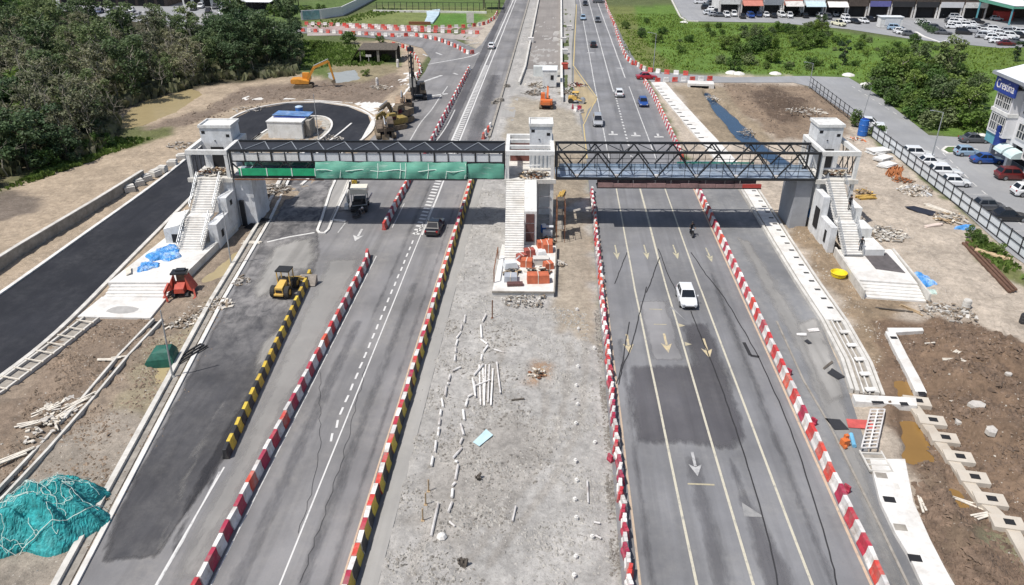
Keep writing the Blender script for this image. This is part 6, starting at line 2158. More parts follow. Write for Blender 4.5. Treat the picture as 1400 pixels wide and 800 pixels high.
rr = random.Random(5)
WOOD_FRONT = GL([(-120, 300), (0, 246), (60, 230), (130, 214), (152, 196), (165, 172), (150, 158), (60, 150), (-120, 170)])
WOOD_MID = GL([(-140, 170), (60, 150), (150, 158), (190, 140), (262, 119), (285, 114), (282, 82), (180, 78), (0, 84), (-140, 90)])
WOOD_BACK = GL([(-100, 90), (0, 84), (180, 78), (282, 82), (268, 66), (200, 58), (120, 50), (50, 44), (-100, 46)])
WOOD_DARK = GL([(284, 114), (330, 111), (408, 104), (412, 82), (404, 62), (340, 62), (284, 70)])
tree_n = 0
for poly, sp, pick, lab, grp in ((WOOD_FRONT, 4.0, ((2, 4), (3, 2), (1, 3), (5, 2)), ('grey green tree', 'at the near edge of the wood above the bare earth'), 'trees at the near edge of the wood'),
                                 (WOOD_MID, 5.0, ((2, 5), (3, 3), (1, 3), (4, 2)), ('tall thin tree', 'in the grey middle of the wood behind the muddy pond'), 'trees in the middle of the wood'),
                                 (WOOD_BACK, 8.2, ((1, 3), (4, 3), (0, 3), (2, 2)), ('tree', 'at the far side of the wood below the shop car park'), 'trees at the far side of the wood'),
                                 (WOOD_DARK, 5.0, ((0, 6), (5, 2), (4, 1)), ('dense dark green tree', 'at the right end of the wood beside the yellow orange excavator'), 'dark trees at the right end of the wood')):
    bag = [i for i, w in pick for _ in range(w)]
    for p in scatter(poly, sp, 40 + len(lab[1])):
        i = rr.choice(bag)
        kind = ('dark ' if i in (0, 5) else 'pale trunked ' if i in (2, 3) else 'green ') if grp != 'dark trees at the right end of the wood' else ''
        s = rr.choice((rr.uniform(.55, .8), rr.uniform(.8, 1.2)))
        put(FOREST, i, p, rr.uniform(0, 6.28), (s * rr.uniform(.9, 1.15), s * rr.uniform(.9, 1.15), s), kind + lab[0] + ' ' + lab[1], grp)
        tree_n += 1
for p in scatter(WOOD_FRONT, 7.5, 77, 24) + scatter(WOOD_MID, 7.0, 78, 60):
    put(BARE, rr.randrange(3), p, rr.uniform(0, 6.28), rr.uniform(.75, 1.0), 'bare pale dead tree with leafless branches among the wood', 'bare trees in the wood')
for p in scatter(GL([(-40, 268), (0, 250), (80, 228), (150, 205), (165, 188), (150, 196), (60, 232), (0, 244)]), 2.6, 79):
    put(BUSHES, rr.randrange(2), p, rr.uniform(0, 6.28), rr.uniform(.55, .95), 'bright green bush along the near foot of the wood', 'bushes along the foot of the wood')
for p in scatter(GL([(20, 190), (90, 190), (110, 150), (60, 130), (20, 150)]), 5.0, 80):
    put(BUSHES, 0, p, rr.uniform(0, 6.28), rr.uniform(1.6, 2.6), 'tall bright green bush growing among grey trees at the left edge of the wood', 'bright bushes inside the wood')
for p in scatter(GL([(20, 40), (70, 36), (66, 14), (20, 16)]), 6.0, 81):
    put(BUSHES, 0, p, rr.uniform(0, 6.28), rr.uniform(1.8, 2.6), 'yellow green bush at the top left corner beside the shops', 'bushes at the top left corner')

# the green field on the right
for px, py, i, s, lab in ((1290, 118, 0, 1.15, 'tall dark green tree standing alone in the middle of the green field'), (1150, 90, 1, .95, 'slim dark tree left of the clump in the green field'), (1225, 122, 2, 1.0, 'light green spreading tree at the left of the field clump'),
                          (1210, 98, 2, .8, 'green tree behind the light green spreading tree'), (1250, 100, 3, .8, 'mid green tree between the spreading tree and the tall dark tree'), (1388, 84, 1, .8, 'dark tree at the right edge above the corner shop roof'), (1245, 140, 2, .85, 'leafy tree above the bend of the side road'),
                          (1285, 160, 3, .85, 'broad green tree hanging over the side road kerb'), (1318, 168, 2, .95, 'broad green tree beside the wall of the corner shop'), (1272, 142, 2, .9, 'leafy tree in the middle of the roadside clump'), (1330, 148, 3, .75, 'green tree right of the roadside clump, behind the corner shop'),
                          (1032, 62, 3, .62, 'dark bushy tree in front of the shop car park'), (1005, 68, 2, .5, 'small bushy tree left of the dark bushy tree by the shop car park'), (1120, 44, 3, .6, 'bushy tree beside the cream pickup')):
    p = on(px, py)
    put(FIELD, i, (p.x, p.y), rr.uniform(0, 6.28), s, lab, 'trees in the green field')
for poly, sp, lab, lo, hi in ((GL([(965, 88), (1055, 92), (1060, 55), (985, 45)]), 6.2, 'leafy bush in the green field below the shop car park', .7, 1.15), (GL([(1060, 72), (1135, 64), (1130, 38), (1062, 38)]), 6.0, 'yellowish green bush near the cream pickup', .7, 1.2),
                              (GL([(1190, 122), (1240, 160), (1275, 176), (1330, 182), (1345, 150), (1260, 120), (1210, 96)]), 3.2, 'dense green bush in the roadside clump beside the corner shop', .9, 1.5), (GL([(850, 40), (940, 84), (955, 70), (880, 25)]), 6.5, 'low bush on the left part of the green field', .35, .7), (GL([(930, 60), (1180, 80), (1300, 90), (1300, 66), (1060, 40), (950, 36)]), 6.5, 'low bush in the middle band of the green field', .35, .75),
                              (GL([(1240, 112), (1330, 122), (1330, 96), (1250, 88)]), 4.5, 'bush behind the tall dark tree in the green field', .7, 1.2), (GL([(1000, 98), (1160, 100), (1170, 90), (1000, 90)]), 5.0, 'low bush along the side road edge of the green field', .4, .8)):
    for p in scatter(poly, sp, int(sp * 100) + len(lab)):
        put(BUSHES, rr.randrange(3), p, rr.uniform(0, 6.28), rr.uniform(lo, hi), lab, 'bushes in the green field')
for px, py, s in ((478, 60, .9), (520, 58, .5), (528, 84, .5), (500, 104, .4), (432, 66, .6), (1200, 185, .55), (1338, 332, .35), (1328, 326, .4), (1360, 350, .4), (395, 26, 1.1), (375, 22, 1.0), (440, 18, .8), (420, 22, .9)):
    p = on(px, py)
    put(BUSHES, 1, (p.x, p.y), rr.uniform(0, 6.28), s, 'small bush on the rough verge', 'small scattered bushes')
for o in FOREST + BUSHES + FIELD + BARE:
    for c in list(o.children):
        bpy.data.objects.remove(c)
    bpy.data.objects.remove(o)


def tufts(name, label, polys, n, h, mat, seed):
    """grass nobody could count: one object"""
    rg = np.random.default_rng(seed)
    V, Fc = [], []
    for poly, share in polys:
        x0, x1 = min(p.x for p in poly), max(p.x for p in poly); y0, y1 = min(p.y for p in poly), max(p.y for p in poly)
        want = int(n * share)
        got = 0
        while got < want:
            xs = rg.uniform(x0, x1, want * 2); ys = rg.uniform(y0, y1, want * 2)
            k = inpoly(xs, ys, poly) & (fbm(xs * .12, ys * .12, seed) + rg.normal(0, .08, xs.shape) > .40)
            for x, y in list(zip(xs[k], ys[k]))[:want - got]:
                z = GZ(x, y)
                a = rg.uniform(0, 6.28); hh = h * rg.uniform(.5, 1.3); w = hh * rg.uniform(.5, 1.0)
                for q in range(2):
                    a += 1.5
                    dx, dy = math.cos(a) * w * .5, math.sin(a) * w * .5
                    lx, ly = rg.uniform(-.4, .4) * hh, rg.uniform(-.4, .4) * hh
                    i = len(V)
                    V += [(x - dx, y - dy, z - .05), (x + dx, y + dy, z - .05), (x + dx * .5 + lx, y + dy * .5 + ly, z + hh), (x - dx * 1.1 + lx, y - dy * 1.1 + ly, z + hh * .8)]
                    Fc.append((i, i + 1, i + 2, i + 3))
                got += 1
    mb = MB(); mb.v, mb.f, mb.m = V, Fc, [0] * len(Fc)
    o = obj(name, mb, mat)
    return tag(o, label, 'grass', None, 'stuff')


tufts('field_grass', 'long green grass over the field on the right beyond the junction', [(GL([(840, 20), (930, 20), (945, 33), (1060, 34), (1180, 52), (1300, 64), (1395, 66), (1395, 110), (1340, 130), (1330, 180), (1270, 178), (1165, 103), (1000, 100), (930, 97), (880, 90), (856, 70)]), 1.0)], 14000, .32, leafmat('field_grass_blades', (0.135, 0.225, 0.042)), 3)
tufts('verge_grass', 'rough grass on the ground between the wood and the brown hut', [(GL([(412, 98), (415, 56), (470, 60), (542, 74), (520, 90), (450, 92)]), .6), (GL([(420, 44), (430, 30), (470, 26), (520, 12), (560, 14), (480, 31)]), .15), (GL([(1320, 332), (1345, 326), (1400, 372), (1400, 395), (1350, 362)]), .1), (GL([(0, 262), (60, 246), (150, 212), (210, 190), (160, 190), (60, 232)]), .25)], 4200, .45, L_bush, 4)

tufts('undergrowth', 'olive undergrowth between the trunks of the wood', [(WOOD_FRONT, .35), (WOOD_MID, .45), (WOOD_DARK, .2)], 6500, 1.5, L_olive, 6)

# ================================================================== BUILDINGS
def text_mesh(s, size, mat, parent, loc, rot, name='lettering', sx=1.0, ext=.02):
    cu = bpy.data.curves.new(name, 'FONT')
    cu.body = s; cu.size = size; cu.extrude = ext; cu.align_x = 'CENTER'; cu.align_y = 'CENTER'
    o = bpy.data.objects.new(name, cu)
    COL.objects.link(o)
    bpy.context.view_layer.update()
    nm = bpy.data.meshes.new_from_object(o.evaluated_get(bpy.context.evaluated_depsgraph_get()))
    bpy.data.objects.remove(o)
    nm.name = name
    nm.materials.clear(); nm.materials.append(mat)
    q = bpy.data.objects.new(name, nm)
    COL.objects.link(q)
    q.parent = parent
    q.location = loc; q.rotation_euler = rot; q.scale = (sx, 1, 1)
    return q


M_wallA = M('painted_wall', (0.66, 0.66, 0.68), .8, .08, 1.2, dirt=(0.45, 0.43, 0.4), dirt_amt=.4)
M_signblue = M('blue_sign', (0.015, 0.045, 0.26), .5, .15, 1.5)
M_teal = M('teal_sign', (0.12, 0.36, 0.42), .5, .15, 1.5)
M_roofw = M('white_roof_sheet', (0.72, 0.74, 0.76), .5, .06, .6)
M_roofg = M('grey_roof_sheet', (0.26, 0.28, 0.31), .6, .12, .8)
M_pane = glossy('window_glass', (0.03, 0.04, 0.05), .1, 0, 0)
M_awred = M('red_awning', (0.45, 0.17, 0.13), .7, .15, 1)
M_brown = M('brown_shopfront', (0.085, 0.065, 0.055), .8, .3, 1)
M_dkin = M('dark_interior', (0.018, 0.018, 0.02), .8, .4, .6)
M_green = M('green_trim', (0.10, 0.30, 0.22), .6, .1, 2)

t = thing('corner_shop', 'three storey white shop building with a blue rooftop sign at the right edge', 'building', (.8, -.6, 0))
a = MB(); a.bx(64.2, 80, 86, 116.2, 4.0, 11.2); a.bx(67.5, 80, 86, 116.0, 0, 3.99); obj('wall', a, M_wallA, t)
a = MB()
a.add([(62.3, 85.8, 12.6), (62.3, 117.2, 12.6), (68, 117.2, 14.2), (68, 85.8, 14.2), (80, 117.2, 14.6), (80, 85.8, 14.6), (64.1, 117.0, 11.21), (64.1, 85.9, 11.21), (80, 117.0, 11.21), (80, 85.9, 11.21)],
      [(0, 3, 2, 1), (3, 5, 4, 2), (1, 2, 4, 8, 6), (0, 1, 6, 7), (0, 7, 9, 5, 3), (5, 9, 8, 4)])
obj('roof', a, M_roofw, t)
a = MB(); a.bx(62.1, 62.29, 85.8, 117.3, 12.35, 12.75); a.bx(62.3, 80, 117.21, 117.4, 12.3, 12.8); obj('gutter', a, M_roofg, t)
for k in range(6):
    y0 = 116.2 - 5 * (k + 1)
    if k % 2 == 0:
        a = MB(); a.bx(62.9, 64.19, y0 + .2, y0 + 4.8, 4.4, 11.1); bay = obj('bay', a, M_wallA, t)
        for z0, z1 in ((5.0, 7.2), (8.3, 10.0)):
            for c in (0, 1):
                a = MB(); a.bx(62.82, 62.895, y0 + .6 + c * 2.0, y0 + 2.3 + c * 2.0, z0, z1); f = obj('window', a, M_pane, bay)
                # glazing bars are part of the window
                b2 = MB()
                for q in range(4):
                    yy = y0 + .6 + c * 2.0 + q * 1.7 / 3
                    b2.bx(62.76, 62.818, yy - .05, yy + .05, z0, z1)
                for q in range(3):
                    zz = z0 + q * (z1 - z0) / 2
                    b2.bx(62.74, 62.758, y0 + .55 + c * 2.0, y0 + 2.35 + c * 2.0, zz - .05, zz + .05)
                obj('window_bars', b2, M_white, bay)
        a = MB(); a.bx(62.7, 64.15, y0 + .1, y0 + 4.9, 7.4, 7.9); obj('sill_band', a, M_white, t)
    else:
        for z0, z1 in ((5.0, 7.0), (8.3, 9.8)):
            a = MB(); a.bx(64.1, 64.19, y0 + .8, y0 + 4.2, z0, z1); f = obj('window', a, M_pane, t)
            b2 = MB()
            for q in range(6):
                yy = y0 + .8 + q * 3.4 / 5
                b2.bx(64.04, 64.095, yy - .05, yy + .05, z0, z1)
            for q in range(3):
                zz = z0 + q * (z1 - z0) / 2
                b2.bx(64.02, 64.038, y0 + .7, y0 + 4.3, zz - .05, zz + .05)
            obj('window_bars', b2, M_white, t)
    a = MB(); a.bx(64.2, 64.9, y0 - .3, y0 + .3, 0, 3.99); obj('pillar', a, M_wallA, t)
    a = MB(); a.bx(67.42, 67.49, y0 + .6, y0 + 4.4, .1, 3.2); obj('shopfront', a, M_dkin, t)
a = MB(); a.bx(64.2, 64.9, 115.6, 116.15, 0, 3.99); obj('pillar', a, M_wallA, t)
a = MB(); a.bx(62.55, 62.75, 110.9, 116.6, 10.2, 12.3); s_ = obj('sign_board', a, M_signblue, t)
text_mesh('Crestina', 1.75, M_wht, s_, (62.53, 113.75, 11.25), (R(90), 0, R(-90)), sx=.80)
a = MB(); a.bx(63.1, 63.3, 113.0, 116.2, 2.9, 4.3); s_ = obj('fascia_sign', a, M_teal, t)
a = MB(); a.bx(62.4, 64.1, 112.3, 112.5, 3.2, 6.0); obj('projecting_sign', a, M_signblue, t)
for y in (111.3, 108.6):
    a = MB()
    a.xsec([[(64.1 - 1.5 * math.cos(q), y - 1.1, 2.6 + 1.0 * math.sin(q)) for q in (0, .4, .8, 1.2, 1.57)] + [(64.1, y - 1.1, 2.6)], [(64.1 - 1.5 * math.cos(q), y + 1.1, 2.6 + 1.0 * math.sin(q)) for q in (0, .4, .8, 1.2, 1.57)] + [(64.1, y + 1.1, 2.6)]])
    obj('awning', a, M('pale_awning', (0.52, 0.64, 0.64), .6, .12, 1) if 'pale_awning' not in bpy.data.materials else bpy.data.materials['pale_awning'], t)
a = MB(); a.bx(63.4, 63.6, 100.4, 106.6, 3.0, 4.6); s_ = obj('fascia_sign', a, M_wht, t)
a = MB()
for k in range(9):
    a.box((63.39, 101.2 + k * .6, 3.8 + .25 * math.sin(k * 2.0)), (.02, .42, .5 + .2 * math.cos(k)), 0)
obj('emblem', a, M_trim, s_)
t = thing('planter_island', 'small grassy kerbed island before the corner shop', 'planter', (0, 0, 0))
il = GL([(1286, 206), (1292, 201), (1308, 201), (1336, 205), (1340, 210), (1316, 211), (1295, 211)])
a = MB(); a.prism([(p.x, p.y) for p in il], 0, .16); obj('kerb', a, M_conc_lt, t)
a = MB(); a.sheet(grow([(p.x, p.y) for p in il[:4] + il[5:]], -.5), .175); obj('turf', a, M('turf', (0.07, 0.12, 0.03), .9, .4, 2), t)

# shop rows far away
def shop(label, x0, x1, y, front, sign, awn, h=8.5, deep=14, group='shops along the far car park', pil=M_wht):
    t = thing('shophouse', label, 'building', (x0, y, 0), 0, group)
    w = x1 - x0
    a = MB(); a.bx(0, w - .05, 1.5, deep, 0, h); a.bx(0, w - .05, -.2, 1.49, 4.2, h); obj('wall', a, front, t)
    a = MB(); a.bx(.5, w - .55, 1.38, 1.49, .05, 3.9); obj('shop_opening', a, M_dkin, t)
    a = MB(); a.bx(.55, w - .6, -.2, .2, 0, .001); 
    for xx in (.2, w - .3):
        a = MB(); a.bx(xx - .2, xx + .2, -.15, .3, 0, 4.19); obj('pillar', a, pil, t)
    a = MB(); a.bx(.1, w - .15, -.42, -.21, 3.3, 4.9); obj('sign_board', a, sign, t)
    if awn:
        a = MB(); a.add([(.2, -.43, 4.6), (w - .3, -.43, 4.6), (w - .3, -3.0, 3.3), (.2, -3.0, 3.3)], [(0, 3, 2, 1)]); a.add([(.2, -.43, 4.52), (w - .3, -.43, 4.52), (w - .3, -3.0, 3.22), (.2, -3.0, 3.22)], [(0, 1, 2, 3)]); obj('awning', a, awn, t)
    for k in range(2):
        a = MB(); a.bx(.7 + k * w / 2, w / 2 - .5 + k * w / 2, -.27, -.205, 5.6, 7.4); obj('window', a, M_pane, t)
    a = MB(); a.bx(-.05, w, -.6, deep + .3, h + .003, h + .25); obj('roof', a, M_roofg, t)
    return t


xs = 51.5
specs = [('white shopfront with a wide dark opening, leftmost of the far shops', 6.5, M_white, M_white, None), ('shop with a pale red awning left of the grey shopfront', 6.6, M_wallA, M_awred, M_awred), ('grey shopfront between the two shops with red awnings', 6.0, M_wallA, M_roofg, None), ('shop with a brighter red sign and white canopy', 6.0, M_wallA, M_awred, M_wht),
         ('shop with a pale blue front and long white sign', 6.6, M('pale_blue_front', (0.5, 0.6, 0.66), .7), M_wht, M('paleblue_awning', (0.45, 0.56, 0.62), .7)), ('dark brown shop with white lamps over its opening', 6.6, M_brown, M_brown, M_wht), ('brown shop beside the one with the blue sign', 6.2, M_brown, M_brown, None),
         ('shop with a violet blue sign', 6.5, M_brown, M('violet_sign', (0.13, 0.13, 0.34), .6), None), ('dark open shop behind the white container', 7.0, M_brown, M_trim, None), ('dark open shop right of the white container', 7.0, M_brown, M_trim, None), ('dark shop with a long pale sign before the big canopy', 7.0, M_brown, M_wallA, None), ('dark shop with a white sign nearest the big white canopy', 7.0, M_brown, M_wht, None)]
for lab, w, fr, sg, aw in specs:
    shop(lab, xs, xs + w, 262.5 - (xs - 51) * .06, fr, sg, aw)
    xs += w + .15
t = thing('canopy', 'big white canopy roof on pale posts at the top right corner', 'canopy', (0, 0, 0))
c0, c1, c2, c3 = G(1322, 6, 5), G(1352, 16, 5), Vector((150, 252, 5)), Vector((160, 285, 6))
y0 = 252.0
a = MB(); a.add([(129, 258, 6.2), (133.5, 246, 5.4), (175, 243, 5.8), (175, 290, 7.5), (135, 290, 7.5)], [(0, 1, 2, 3, 4)]); a.add([(129, 258, 6.0), (133.5, 246, 5.2), (175, 243, 5.6), (175, 290, 7.3), (135, 290, 7.3)], [(4, 3, 2, 1, 0)]); obj('roof', a, M_roofw, t)
a = MB(); a.bar((129, 258, 5.7), (133.5, 246, 4.9), .2, .8); a.bar((133.5, 246, 4.9), (175, 243, 5.3), .2, .5); obj('fascia', a, M_green, t)
for x, y in ((129.3, 257.4), (133.7, 246.6), (150, 246), (166, 245)):
    a = MB(); a.bar((x, y, 0), (x, y, 5.0), .35); obj('post', a, M_teal if x < 135 else M_steel, t)
t = thing('workshop_shed', 'dark open workshop under the white canopy at the top right', 'shed', (0, 0, 0))
a = MB(); a.bx(134, 175, 262, 280, 0, 5); obj('back_wall', a, M_brown, t)
a = MB(); a.bx(134.2, 139, 255, 258, 0, 2.6); obj('red_stall', a, M('red_stall', (0.36, 0.04, 0.035), .7, .2, 1), t)
t = thing('container_cabin', 'white container cabin standing in the far car park', 'container', (0, 0, 0))
a = MB(); a.bx(93.4, 99.6, 238.8, 241.6, .1, 3.0); obj('box', a, M_white, t)
a = MB(); a.bx(93.2, 99.8, 238.6, 241.8, 3.003, 3.15); obj('roof', a, M_roofw, t)
a = MB(); a.bx(94.6, 98.9, 238.72, 238.795, .8, 2.6); obj('panel', a, M_pale_panel, t)
for lab, px, py, m_ in (('bright blue canopy tent beside parked cars', 1265, 22, M_blue), ('violet blue canopy tent under the dark shopfronts', 1318, 20, M('violet_tent', (0.09, 0.08, 0.40), .7))):
    p = G(px, py)
    t = thing('canopy_tent', lab, 'tent', (p.x, p.y, 0), 0, 'tents in the far car park')
    a = MB(); a.add([(-2, -2, 2.4), (2, -2, 2.4), (2, 2, 2.4), (-2, 2, 2.4), (0, 0, 3.5)], [(0, 1, 4), (1, 2, 4), (2, 3, 4), (3, 0, 4), (3, 2, 1, 0)]); obj('canopy', a, m_, t)
    for x in (-1.9, 1.9):
        for y in (-1.9, 1.9):
            a = MB(); a.bar((x, y, 0), (x, y, 2.4), .08); obj('pole', a, M_steel_lt, t)
t = thing('hedge', 'dark green hedge on the traffic island of the far car park', 'hedge', (0, 0, 0))
a = MB(); rr2 = random.Random(3)
for k in range(9):
    p = G(1258 + k * 2.2, 33 + k * 1.6)
    leaves(a, (p.x, p.y, .8), (1.6, 1.6, 1.0), 140, .45, rr2)
obj('foliage', a, L_dark, t)
kerb('kerb', GL([(1252, 44), (1262, 50), (1285, 58), (1302, 54)]), .8, .15, M_conc_lt)
kerb('kerb', GL([(918, 0), (930, 24), (938, 29), (955, 30)]), .5, .3, M_conc)

# top left: shops, fences, hut
shopl = [('white shop block with dark windows at the top left beyond the wood', -128.5, -99.5, M_white), ('dark shop block left of the white shop block beyond the wood', -172, -134, M_brown)]
for lab, x0, x1, fr in shopl:
    t = thing('shop_block', lab, 'building', (x0, 272.5, 0), 0, 'shop blocks beyond the wood')
    w = x1 - x0
    a = MB(); a.bx(0, w, 0, 15, 0, 8); obj('wall', a, fr, t)
    n_ = int(w / 3.4)
    for k in range(n_):
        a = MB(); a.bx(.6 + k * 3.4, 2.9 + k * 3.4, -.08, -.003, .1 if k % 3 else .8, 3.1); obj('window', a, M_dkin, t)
    a = MB(); a.bx(-.4, w + .4, -1.4, 15.4, 8.003, 8.3); obj('roof', a, M_roofg, t)
    a = MB(); a.bx(0, w, -1.2, -.1, 3.4, 3.6); obj('ledge', a, M_white, t)
t = thing('shed_roof', 'white sloping shed roof on dark posts above the pale concrete fence', 'shed', (0, 0, 0))
a = MB(); a.add([(-108, 262, 3.0), (-93, 258, 3.4), (-88, 276, 4.8), (-108, 280, 4.4)], [(0, 1, 2, 3)]); a.add([(-108, 262, 2.85), (-93, 258, 3.25), (-88, 276, 4.65), (-108, 280, 4.25)], [(3, 2, 1, 0)]); obj('roof', a, M_roofw, t)
for x, y in ((-107, 262.6), (-100, 261), (-93.5, 259), (-89, 275)):
    a = MB(); a.bar((x, y, 0), (x, y, 3.0), .25); obj('post', a, M_steel, t)
a = MB(); a.bx(-107, -92, 268, 270, 0, 2.5); obj('dark_stock', a, M_trim, t)
t = thing('concrete_fence', 'pale concrete panel fence with dark stripes above the dark trees', 'fence', (0, 0, 0))
for k in range(10):
    a = MB(); x = -112 + k * 2.3; a.bx(x, x + 2.2, 239.5 + k * .15, 239.7 + k * .15, 0, 2.2); obj('panel', a, M_conc_lt if k not in (4, 5) else M_white, t)
a = MB()
for k in range(11):
    x = -112.05 + k * 2.3; a.bx(x - .12, x + .04, 239.3 + k * .15, 239.48 + k * .15, 0, 2.4)
obj('post', a, M_conc_dk, t)
t = thing('mural_wall', 'white boundary wall with a teal painted panel at the top of the photo', 'wall', (0, 0, 0))
mw = [(-78.5, 243.5), (-73.0, 246.5), (-68.2, 253), (-67.5, 270), (-66.8, 300)]
obj('wall', MB().wall([(p[0], p[1]) for p in mw], .3, -.2, 2.9), M_wallA, t)
d = Vector((-73.0 + 78.5, 246.5 - 243.5, 0)).normalized()
a = MB(); q0 = Vector((-77.9, 243.5, 0)); q1 = Vector((-73.4, 245.95, 0)); nn = Vector((d.y, -d.x, 0)) * .24
for (z0, z1) in ((.15, 2.8),):
    a.add([q0 + nn + Vector((0, 0, z0)), q1 + nn + Vector((0, 0, z0)), q1 + nn + Vector((0, 0, z1)), q0 + nn + Vector((0, 0, z1))], [(0, 1, 2, 3)])
obj('painted_panel', a, M('teal_mural', (0.16, 0.30, 0.33), .7, .5, .5, dirt=(0.5, 0.58, 0.6), dirt_amt=.8, dirt_scale=.35), t)
obj('footing', MB().wall([(p[0] + .3, p[1] - .3) for p in mw], .4, -.2, .25), M_conc_dk, t)
t = thing('railing_fence', 'black post and rail fence on a white base along the top edge', 'fence', (0, 0, 0))
a = MB()
for k in range(22):
    x = -59.5 + k * 2.0
    a.bar((x, 264, 0), (x, 264, 3.0), .16)
for z in (1.0, 2.95):
    a.bar((-59.5, 264, z), (-17.5, 264, z), .12)
obj('rails', a, M_steel, t)
obj('base', MB().wall(W((-60.5, 263.3), (-40, 262.5), (-23, 261.5)), .7, -.1, .6), M_conc_lt, t)
a = MB()
for k in range(16):
    a.bx(-59 + k * 2.2, -58.5 + k * 2.2, 262.4, 262.95 - .1, 0, .45)
obj('pier', a, M_conc_dk, t)
t = thing('pavilion', 'small dark roofed pavilion at the right end of the black rail fence', 'hut', G(672, 12), 0)
a = MB(); a.add([(-3, -2, 3), (3, -2, 3), (3, 3, 3), (-3, 3, 3), (-1, .5, 4.3), (1, .5, 4.3)], [(0, 1, 5, 4), (1, 2, 5), (2, 3, 4, 5), (3, 0, 4), (3, 2, 1, 0)]); obj('roof', a, M_wood_dk, t)
for x in (-2.6, 2.6):
    for y in (-1.6, 2.6):
        a = MB(); a.bar((x, y, 0), (x, y, 3), .25); obj('post', a, M_wood_dk, t)
t = thing('culvert_slide', 'pale blue concrete chute running down the grass below the rail fence', 'chute', (0, 0, 0))
a = MB(); a.prism([(p.x, p.y) for p in GL([(583, 17), (602, 14), (600, 22), (592, 33), (580, 33), (584, 24)])], 0, .5); obj('slab', a, M('pale_blue_concrete', (0.42, 0.52, 0.58), .7, .25, .6), t)
a = MB(); p = G(575, 34); a.bx(p.x - 3.5, p.x + 3, p.y - .3, p.y + .3, 0, .9); obj('headwall', a, M_rust, t)
t = thing('gate_post', 'pale leaning notice board beside the grass below the fence', 'sign', G(643, 32), 0)
a = MB(); a.box((0, 0, 1.6), (2.2, .12, 3.0)); obj('board', a, M_conc, t)
a = MB(); a.bar((-.8, .1, 0), (-.8, .1, 3), .12); a.bar((.8, .1, 0), (.8, .1, 3), .12); obj('post', a, M_steel, t)
h = G(518, 86)
t = thing('hut', 'old brown open fronted hut with a dark roof beside the drilling rig', 'hut', (h.x, h.y, 0), .03)
a = MB(); a.add([(-4.6, -.4, 3.0), (4.4, -.4, 3.0), (4.4, 3.4, 3.9), (-4.0, 3.4, 3.9), (4.4, 6, 3.2), (-4.4, 6, 3.2)], [(0, 1, 2, 3), (3, 2, 4, 5)]); a.add([(-4.6, -.4, 2.86), (4.4, -.4, 2.86), (4.4, 3.4, 3.76), (-4.0, 3.4, 3.76), (4.4, 6, 3.06), (-4.4, 6, 3.06)], [(3, 2, 1, 0), (5, 4, 2, 3)]); obj('roof', a, M_wood_dk, t)
a = MB(); a.add([(-4.6, -.4, 2.95), (-4.0, 3.4, 3.85), (-4.4, 6, 3.15), (-6.8, 5.5, .2), (-6.6, -.3, .2)], [(0, 1, 2, 3, 4)]); obj('side_lean_to', a, M_wood_dk, t)
a = MB(); a.bx(-4.2, 4.2, 5.4, 5.6, 0, 3.0); obj('back_wall', a, M_wood_dk, t)
for x in (-4.2, -.2, .1, 4.2):
    a = MB(); a.bar((x, 0, 0), (x, 0, 2.86), .22); obj('post', a, M_conc_dk, t)
a = MB(); a.box((-2.2, -.5, 1.7), (1.3, .08, .5)); a.bar((-2.2, -.45, 0), (-2.2, -.45, 1.5), .1); obj('notice', a, M_wht, t)

# site cabin inside the loop road
t = thing('site_cabin', 'white site cabin with a blue roof sheet inside the loop of the new road', 'cabin', (-43.2, 121.6, 0), -.02)
a = MB(); a.bx(-3.0, 2.7, -2.2, 1.6, .1, 2.75); obj('box', a, M_white, t)
a = MB(); a.bx(-3.1, 2.8, -2.3, 1.7, 2.753, 2.9); obj('roof', a, M_white, t)
a = MB(); a.add([(-2.9, .2, 3.25), (3.2, .2, 3.15), (3.3, 2.6, 3.3), (-2.6, 2.6, 3.4)], [(0, 1, 2, 3)]); a.add([(-2.9, .2, 3.12), (3.2, .2, 3.02), (3.3, 2.6, 3.17), (-2.6, 2.6, 3.27)], [(3, 2, 1, 0)]); obj('roof_sheet', a, M('blue_roof_sheet', (0.10, 0.20, 0.40), .5, .4, .8, dirt=(0.4, 0.46, 0.55), dirt_amt=.7), t)
a = MB(); a.bx(-2.6, 2.6, .0, .15, 2.905, 3.1); obj('fascia', a, M_signblue, t)
a = MB(); a.bx(2.72, 2.8, -1.6, -.6, .3, 2.3); a.bx(2.85, 3.6, -1.0, 1.8, .1, 2.7); obj('side_store', a, M_conc_dk, t)
t = thing('water_tank', 'blue water tank with a pale lid behind the white site cabin', 'water tank', on(411, 165) + Vector((0, 0, .05)), 0, 'blue water tanks')
a = MB(); a.box((0, 0, .25), (1.5, 1.5, .5)); obj('stand', a, M_conc_dk, t)
TK = .5
t.scale = (.72, .72, .8)
a = MB(); a.lathe((0, 0, TK), [(.85, 0), (.9, .1), (.9, .7), (.94, .75), (.9, .8), (.9, 1.5), (.94, 1.55), (.9, 1.6), (.88, 2.3), (.6, 2.5)], 16); obj('tank', a, M_blue, t, smooth=False)
a = MB(); a.lathe((0, 0, TK + 2.45), [(.92, -.1), (.92, .05), (.5, .22), (.1, .25)], 16); obj('lid', a, M('pale_blue_lid', (0.40, 0.52, 0.66), .5), t)
p = on(1178, 186)
t = thing('water_tank', 'blue water tank with a darker lid beside the hoarding behind the right tower', 'water tank', p, 0, 'blue water tanks')
a = MB(); a.lathe((0, 0, 0), [(.7, 0), (.75, .1), (.75, .8), (.79, .85), (.75, .9), (.75, 1.8), (.79, 1.85), (.75, 1.9), (.7, 2.6), (.4, 2.75)], 16); obj('tank', a, M_blue, t)
a = MB(); a.lathe((0, 0, 2.7), [(.5, 0), (.5, .1), (.1, .2)], 14); obj('lid', a, M_signblue, t)
